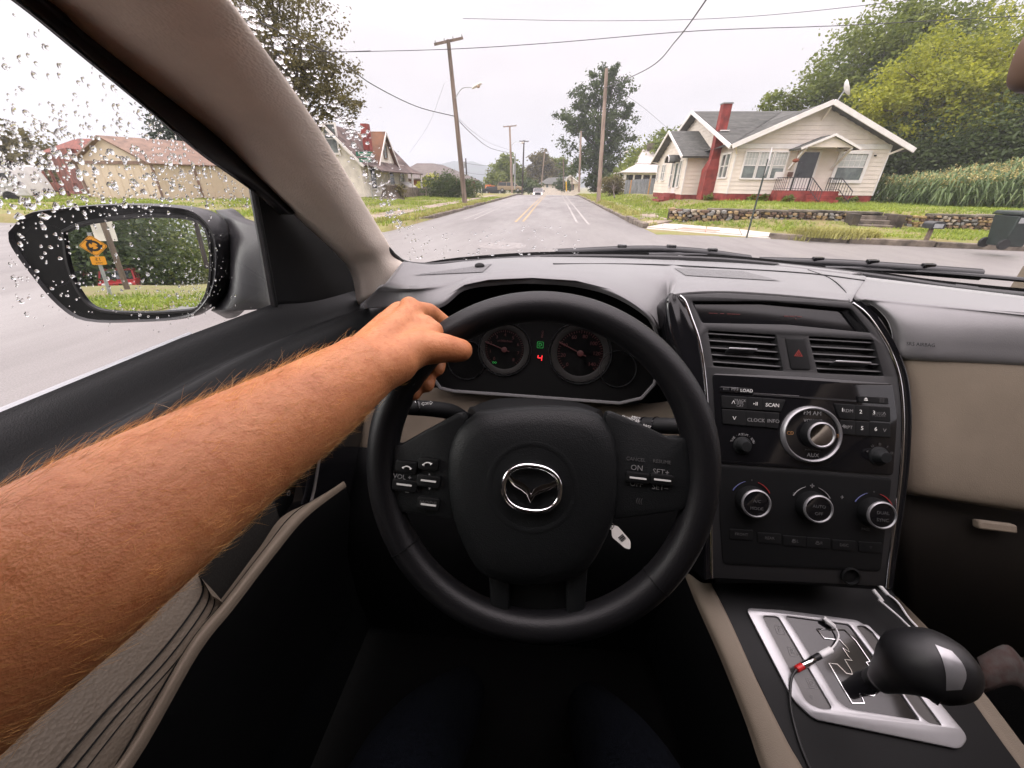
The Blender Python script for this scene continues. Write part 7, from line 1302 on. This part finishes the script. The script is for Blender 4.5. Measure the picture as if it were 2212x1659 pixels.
# hair on the arm: thin tapering curved strips rooted in the skin
nv = len(body.vertices); co = np.empty(nv*3, np.float32); body.vertices.foreach_get('co', co); co = co.reshape(-1,3); no = np.empty(nv*3, np.float32); body.vertex_normals.foreach_get('vector', no); no = no.reshape(-1,3)
axis = nrm(FP[6]-FP[2]); tpar = (co-FP[0])@axis; Lw = (W0-FP[0])@axis
vis = (no@np.array(nrm(CAMC-FP[3])) > -.35) & (tpar > .02) & (tpar < Lw+.035)
w = np.where(tpar < Lw-.03, 1., .45*np.clip((Lw+.035-tpar)/.065,0,1)); w = w*vis; w /= w.sum()
nh = 4600; idx = RNG.choice(nv, nh, p=w); tocam = np.array(nrm(CAMC-FP[3]))
Pr, Nn = co[idx].astype(float)-no[idx]*.0004, no[idx].astype(float)
upv = np.array([0,0,1.]); side = np.cross(axis, upv); flow = axis*.75+np.array([.05,0,-.25])
flow = flow+RNG.normal(0,.38,(nh,3)); flow -= Nn*np.sum(flow*Nn,axis=1,keepdims=True); flow /= np.linalg.norm(flow,axis=1,keepdims=True)
Lh = RNG.uniform(.004,.012,nh)*(1+.8*np.clip((Nn@np.array([-.5,-.1,.85])-.55)/.3,0,1))*np.where(RNG.random(nh) < .12, 1.45, 1.0); lift = RNG.uniform(.18,.75,nh)
curl = RNG.normal(0,.55,(nh,3)); Vv = []; S = 6
pts = []
for s in range(S+1):
    u = s/S; pts.append(Pr+flow*(Lh*u)[:,None]+Nn*(Lh*lift*(u-.62*u*u))[:,None]+curl*(Lh*u*u*.33)[:,None])
wd_ = RNG.uniform(.000035,.000065,nh)*np.clip(np.linalg.norm(co[idx]-CAMC,axis=1)/.26,.55,1.2)
quads = []
for s in range(S):
    a, c = pts[s], pts[s+1]; d = c-a; vd = CAMC-a; sd_ = np.cross(d, vd); sd_ /= np.linalg.norm(sd_,axis=1,keepdims=True)+1e-12
    for ax_ in (sd_, np.cross(sd_, d/np.linalg.norm(d,axis=1,keepdims=True))):
        w0, w1 = (wd_*(1-s/S*.85))[:,None], (wd_*(1-(s+1)/S*.85))[:,None]
        quads.append(np.stack([a-ax_*w0, a+ax_*w0, c+ax_*w1, c-ax_*w1], axis=1))
link('arm_hair', np_mesh('arm_hair', np.concatenate(quads).reshape(-1,3), 4, M_hair), person, kind='stuff')
# legs in jeans
lg = MB()
for xs, xe in ((-.13,-.16),(.13,.16)): lg.tube(catmull([(xs*.9,-.45,.73),(xs,-.1,.745),(xe,.13,.74),(xe,.24,.68),(xe*.95,.36,.52),(xe*.95,.45,.38)], 24), [.10,.098,.094,.092,.09,.087,.085,.083,.081,.08,.079,.078,.076,.074,.072,.07,.068,.066,.064,.062,.06,.058,.056,.055], 18)
lg.ball((0,-.42,.76), .16, 16, 10, (1.1,1,.75)); lg.build('jeans', M_jeans, person, smooth=60)
# ================================================================== BEHIND THE CAR, SEEN IN THE MIRROR; DROPS; MOUNTAIN; HAZE
def WMY(x, y, dist): return WM(x, y, dist)
Rv = lambda x,y,d: WM(x,y,d)
sg0 = Rv(202,531,14.0); rt = nrm(np.cross(UPZ, nrm((MPc-sg0)*np.array([1,1,0])))); fn = nrm((MPc-sg0)*np.array([1,1,0]))
SGP = Plane(sg0, -np.cross(fn, UPZ), fn)
t = thing('warning_sign', 'orange diamond roundabout warning sign reflected in the door mirror', 'sign', (sg0[0],sg0[1],.1))
hw = np.linalg.norm(Rv(234,531,14)-Rv(170,531,14))/2
plate('diamond_plate', SGP, [rpoly([(hw,0),(0,hw),(-hw,0),(0,-hw)], .06)], -.004, .004, mat('sign_orange', (.85,.36,.02), .5, var=.04), t)
plate('diamond_border', SGP, [rpoly([(hw*.93,0),(0,hw*.93),(-hw*.93,0),(0,-hw*.93)], .05), rpoly([(hw*.89,0),(0,hw*.89),(-hw*.89,0),(0,-hw*.89)], .05)], .004, .006, M_dark, t)
for k in range(3):
    a0 = math.radians(90+120*k); pts = [(hw*.40*math.cos(a), hw*.40*math.sin(a)) for a in np.linspace(a0, a0+math.radians(80), 9)]; b = MB(); b.tube([SGP.pt(*p,.006) for p in pts], .026, 4, flat=.15, up=SGP.n); b.build('arrow', M_dark, t)
    a1 = a0+math.radians(80); c = np.array([math.cos(a1),math.sin(a1)])*hw*.40; tg_ = np.array([-math.sin(a1),math.cos(a1)]); rd = np.array([math.cos(a1),math.sin(a1)]); plate('arrow_head', SGP, [[tuple(c+tg_*.11), tuple(c+rd*.075), tuple(c-rd*.075)]], .004, .009, M_dark, t)
s2 = Rv(213,563,14.0); hw2 = hw*.52; a_, b_ = [float((s2-SGP.o)@v) for v in (SGP.u, SGP.v)]
plate('speed_plate', SGP, [rrect(a_-hw2,b_-hw2*.75,a_+hw2,b_+hw2*.75,.03)], -.004, .004, bpy.data.materials['sign_orange'], t)
text('lettering', '15', SGP, a_, b_+hw2*.2, hw2*.85, M_dark, t, h=.006); text('lettering', 'MPH', SGP, a_, b_-hw2*.45, hw2*.45, M_dark, t, h=.006)
b = MB(); b.tube([(sg0[0],sg0[1],-.1)+fn*-.05, (sg0[0],sg0[1],sg0[2]+hw*1.2)+fn*-.05], .04, 8); b.build('post', M_galv, t)
pb = Rv(268,600,16.); pole('utility_pole', 'brown pole behind the warning sign in the door mirror', (pb[0],pb[1],0), (pb[0]-.3,pb[1],9), .075,.06, M_pole)
pb2 = Rv(425,490,34.); pole('utility_pole', 'thin far pole against the sky in the door mirror', (pb2[0],pb2[1],0), (pb2[0],pb2[1],10), .14,.12, M_poled)
wb_ = Rv(222,492,20.); tag(MB().box(wb_[0]-.22,wb_[1]-.2,wb_[2]-.45,wb_[0]+.22,wb_[1]+.2,wb_[2]+.35).build('gable_end', M_oldw, None, loc=wb_), 'small grey white gable end above the sign in the door mirror', 'house')
rc = Rv(262,612,37.); vehicle('parked_car', 'red car parked under the trees in the door mirror', 'car', (rc[0],rc[1],-1.85), math.radians(65), 4.3, 1.75, [(-2.15,.3),(2.15,.3),(2.15,.8),(1.3,.95),(-2.15,.98)], [(1.25,.93),(.5,1.5),(-1.5,1.5),(-2.05,.95)], M_redc, (1.35,-1.3), [(2.12,.6,.7,.12,M_trimw),(2.12,-.6,.7,.12,M_trimw)])
bl = []
for (x,y,d,r) in ((300,500,34,(3.4,3,2.6)),(340,520,30,(3.4,3,2.6)),(380,545,32,(3.2,3,2.4)),(330,560,31,(3.2,3,2)),(290,560,31,(3,3,2.4)),(380,580,30,(3,3,1.8)),(420,590,36,(4,3,2)),(330,600,31,(3,3,1.6)),(270,520,30,(3.4,3,3)),(320,470,32,(3,3,2.6)),(445,570,40,(4,3,2.4))): bl.append((Rv(x,y,d*1.5), tuple(q*1.5 for q in r)))
g0_ = Rv(320,600,45); tree('broadleaf_tree', 'big green tree mass behind us in the door mirror', (g0_[0],g0_[1],-1.9), bl, 24000, .17, M_leafm, .4, limbs=8, sig=.5)
bl = [(Rv(x,y,d*1.5), tuple(q*1.5 for q in r)) for (x,y,d,r) in ((160,520,28,(3,3,3)),(190,560,29,(3,3,2.6)),(150,580,28,(3,3,2)),(210,600,30,(3,3,2)),(230,540,28,(3,3,3)),(170,470,25,(3,3,3)),(230,470,30,(3,3,3)),(190,630,29,(2.4,2,1)),(100,540,26,(4,3,4)))]
g1_ = Rv(180,600,42); tree('broadleaf_tree', 'dark trees behind the warning sign in the door mirror', (g1_[0],g1_[1],-1.9), bl, 17000, .17, M_leafd, .35, limbs=6, sig=.5)
vg = Rv(215,652,11); X = vg[0]-1.0+RNG.normal(0,1.5,900); Y = vg[1]-.8+RNG.normal(0,1.0,900)
tag(tufts('grass', X, Y, .05,.14, M_grass, 6, lambda x,y: np.zeros(len(x)), .1, .018), 'grass verge with the warning sign in the door mirror', 'grass')
b = MB(); b.box(vg[0]-6,vg[1]-4,-.1,vg[0]+1.2,vg[1]+1.2,.02); b.build('verge', M_soil, None, kind='structure', smooth=0)

# ---- rain drops: small water lenses standing on the glass
def watermat():
    m, t, b, o = newmat('water_drop'); b.inputs['Base Color'].default_value = (1,1,1,1); b.inputs['Roughness'].default_value = 0; b.inputs['Transmission Weight'].default_value = 1; b.inputs['IOR'].default_value = 1.333; return m
M_water = watermat()
def dome(seg=9, rings=3):
    V = [(0,0,0)]; F = []
    for i in range(rings):
        t = math.pi/2*i/rings
        for k in range(seg): a = 2*math.pi*k/seg; V.append((math.cos(t)*math.cos(a), math.cos(t)*math.sin(a), math.sin(t)))
    V.append((0,0,1)); n = len(V)-1
    for k in range(seg): F.append((0, 1+(k+1)%seg, 1+k))
    for i in range(rings-1):
        for k in range(seg): a = 1+i*seg; F.append((a+k, a+(k+1)%seg, a+seg+(k+1)%seg, a+seg+k))
    for k in range(seg): a = 1+(rings-1)*seg; F.append((a+k, a+(k+1)%seg, n))
    return np.array(V), F
DV, DF = dome()
def drops(name, label, items):                          # (point, outward normal, up along glass, radius, stretch)
    b = MB()
    for p,n,u,r,st in items:
        n = nrm(n); u = nrm(u-n*np.dot(u,n)); w = np.cross(n,u); wob = 1+RNG.normal(0,.16,(len(DV),1))*np.array([[1,1,0]])
        V = DV*wob; b.add([p+w*v[0]*r+u*v[1]*r*st*(1.0 if v[1] > 0 else .8)+n*(v[2]*r*.55+.0004) for v in V], DF)
    o = b.build(name, M_water, None, loc=items[0][0], smooth=70); return tag(o, label, 'raindrops', None, 'stuff')
# side glass
def on_glass(x, y): return SG.px(x, y, .0005)
def inwin(x, y):
    ex = np.interp(y, [0,115,238,327,412,670], [28,170,319,425,544,590]); ys_ = np.interp(x, [0,133,247,400,567,593], [880,824,790,734,674,664]); return x < ex-6 and y < ys_-6 and x > -30
it = []
def addg(n, fx, fy, rmin, rmax):
    k = 0; tries = 0
    while k < n and tries < n*40:
        tries += 1; x, y = fx(), fy()
        if not inwin(x,y): continue
        r = rmin+(rmax-rmin)*RNG.random()**2.6
        if 160 < x < 245 and 495 < y < 590 and r > rmin*1.15: continue
        it.append((on_glass(x,y), SG.n, UPZ+np.array([0,.25,0]), r, RNG.uniform(.85,1.5))); k += 1
addg(95, lambda: RNG.uniform(-20,420), lambda: RNG.uniform(0,300), .0010,.0026)
addg(150, lambda: RNG.uniform(-20,430), lambda: RNG.uniform(240,350), .0010,.0030)
addg(430, lambda: RNG.uniform(-20,560), lambda: RNG.uniform(320,450), .0009,.0034)
addg(150, lambda: RNG.uniform(330,540), lambda: RNG.uniform(240,440), .0008,.0022)
addg(300, lambda: RNG.uniform(20,480), lambda: RNG.uniform(440,690), .0007,.0022)
addg(170, lambda: RNG.normal(425,28), lambda: RNG.normal(610,32), .0005,.0012)
addg(45, lambda: RNG.uniform(0,560), lambda: RNG.uniform(590,720), .0007,.0018)
for x,y,r in ((44,468,.0042),(98,468,.0050),(71,447,.0042),(317,448,.0034),(90,330,.0030),(30,355,.003),(314,415,.0042)): it.append((on_glass(x,y), SG.n, UPZ, r, .8))
drops('raindrops', 'raindrops standing on the driver side window', it)
# windscreen: a trail along the pillar and a scatter along the foot
WG = np.array(WSG); 
tri_v = [Vector(p) for row in WSG for p in row]; nc_ = 30; bv = BVHTree.FromPolygons(tri_v, [(i*nc_+j, i*nc_+j+1, (i+1)*nc_+j+1, (i+1)*nc_+j) for i in range(9) for j in range(29)])
def on_ws(x, y):
    h = bv.ray_cast(Vector(CAMC), Vector(nrm(ray(x,y)))); 
    if h[0] is None: return None
    n = np.array(h[1]); n = n if n[1] > 0 else -n; return np.array(h[0]), n
it = []
trail = [(512,5),(560,60),(600,130),(625,190),(655,245),(690,280),(720,250),(752,262),(775,300),(795,345),(815,390),(835,430),(858,465),(878,500)]
tp3 = catmull(np.array(trail,float), 200)
def addw(x, y, r, st=1.0):
    h = on_ws(x,y)
    if h: it.append((h[0]+h[1]*.0005, h[1], np.array([0,-.4,.8]), r, st))
for k in range(400): q = tp3[RNG.integers(0,200)]; tt = q[1]/500; addw(q[0]+RNG.normal(0,9+8*(1-tt)), q[1]+RNG.normal(0,14), .0008+.0034*RNG.random()**1.8*(1.25-.5*tt), RNG.uniform(.8,1.2))
for k in range(110): addw(790+RNG.normal(0,32), 355+RNG.normal(0,55), .0004+.0014*RNG.random()**2)
for k in range(70): addw(RNG.uniform(600,740), RNG.uniform(60,280), .0006+.0016*RNG.random()**2)
for k in range(210): x = 880+(1250-880)*RNG.random()**1.2; y = 482+80*RNG.random()**.7; addw(x, y, (.0009+.0032*RNG.random()**2)*(.7+.5*(y-480)/80), .75)
for x,y,r in ((612,70,.0042),(637,92,.003),(660,128,.0034),(1057,528,.0030),(1034,546,.0026),(990,543,.0028),(530,20,.005),(566,100,.0034)): addw(x,y,r)
drops('raindrops', 'trail of raindrops on the windscreen beside the pillar and along its foot', it)

# ---- mountain ridges under low cloud, then the air itself
M_hill = mat('hill_forest', (.035,.055,.030), .95, var=.4, vs=.02)
def ridge(name, xs, zs, Y, depth, kind='structure'):
    rows = []
    for s in np.linspace(0,1,10): rows.append([np.array([x, Y+depth*s, -12+(z+12)*math.sin(math.pi/2*s)*(1+.05*math.sin(x*.031+s*5)+.04*math.sin(x*.083)) ]) for x,z in zip(xs,zs)])
    rows.append([r+np.array([0,depth,-60]) for r in rows[-1]]); b = MB(); b.grid(rows); o = b.build(name, M_hill, None, smooth=60, kind=kind)
    return o
xs_ = np.linspace(-900,500,60)
ridge('hills', xs_, 58*np.exp(-((xs_+390)/190)**2)+34*np.exp(-((xs_+150)/150)**2)+20*np.exp(-((xs_-200)/200)**2)+30*np.exp(-((xs_+800)/200)**2)+4, 1250, 260)
hz_ = MB(); hz_.box(-1500,-700,-40,1500,2000,120); me = hz_.mesh('haze', [], smooth=0); hzm = bpy.data.materials.new('haze'); hzm.use_nodes = True; ht_ = hzm.node_tree; ht_.nodes.clear()
ho = ht_.nodes.new('ShaderNodeOutputMaterial'); hv = ht_.nodes.new('ShaderNodeVolumePrincipled'); hv.inputs['Color'].default_value = (.86,.92,1,1); hv.inputs['Density'].default_value = .00075; hv.inputs['Anisotropy'].default_value = .2; ht_.links.new(hv.outputs[0], ho.inputs['Volume'])
me.materials.append(hzm); HAZE = True
if HAZE: tag(link('haze', me), 'thin pale rain haze over the street', 'haze', None, 'stuff')
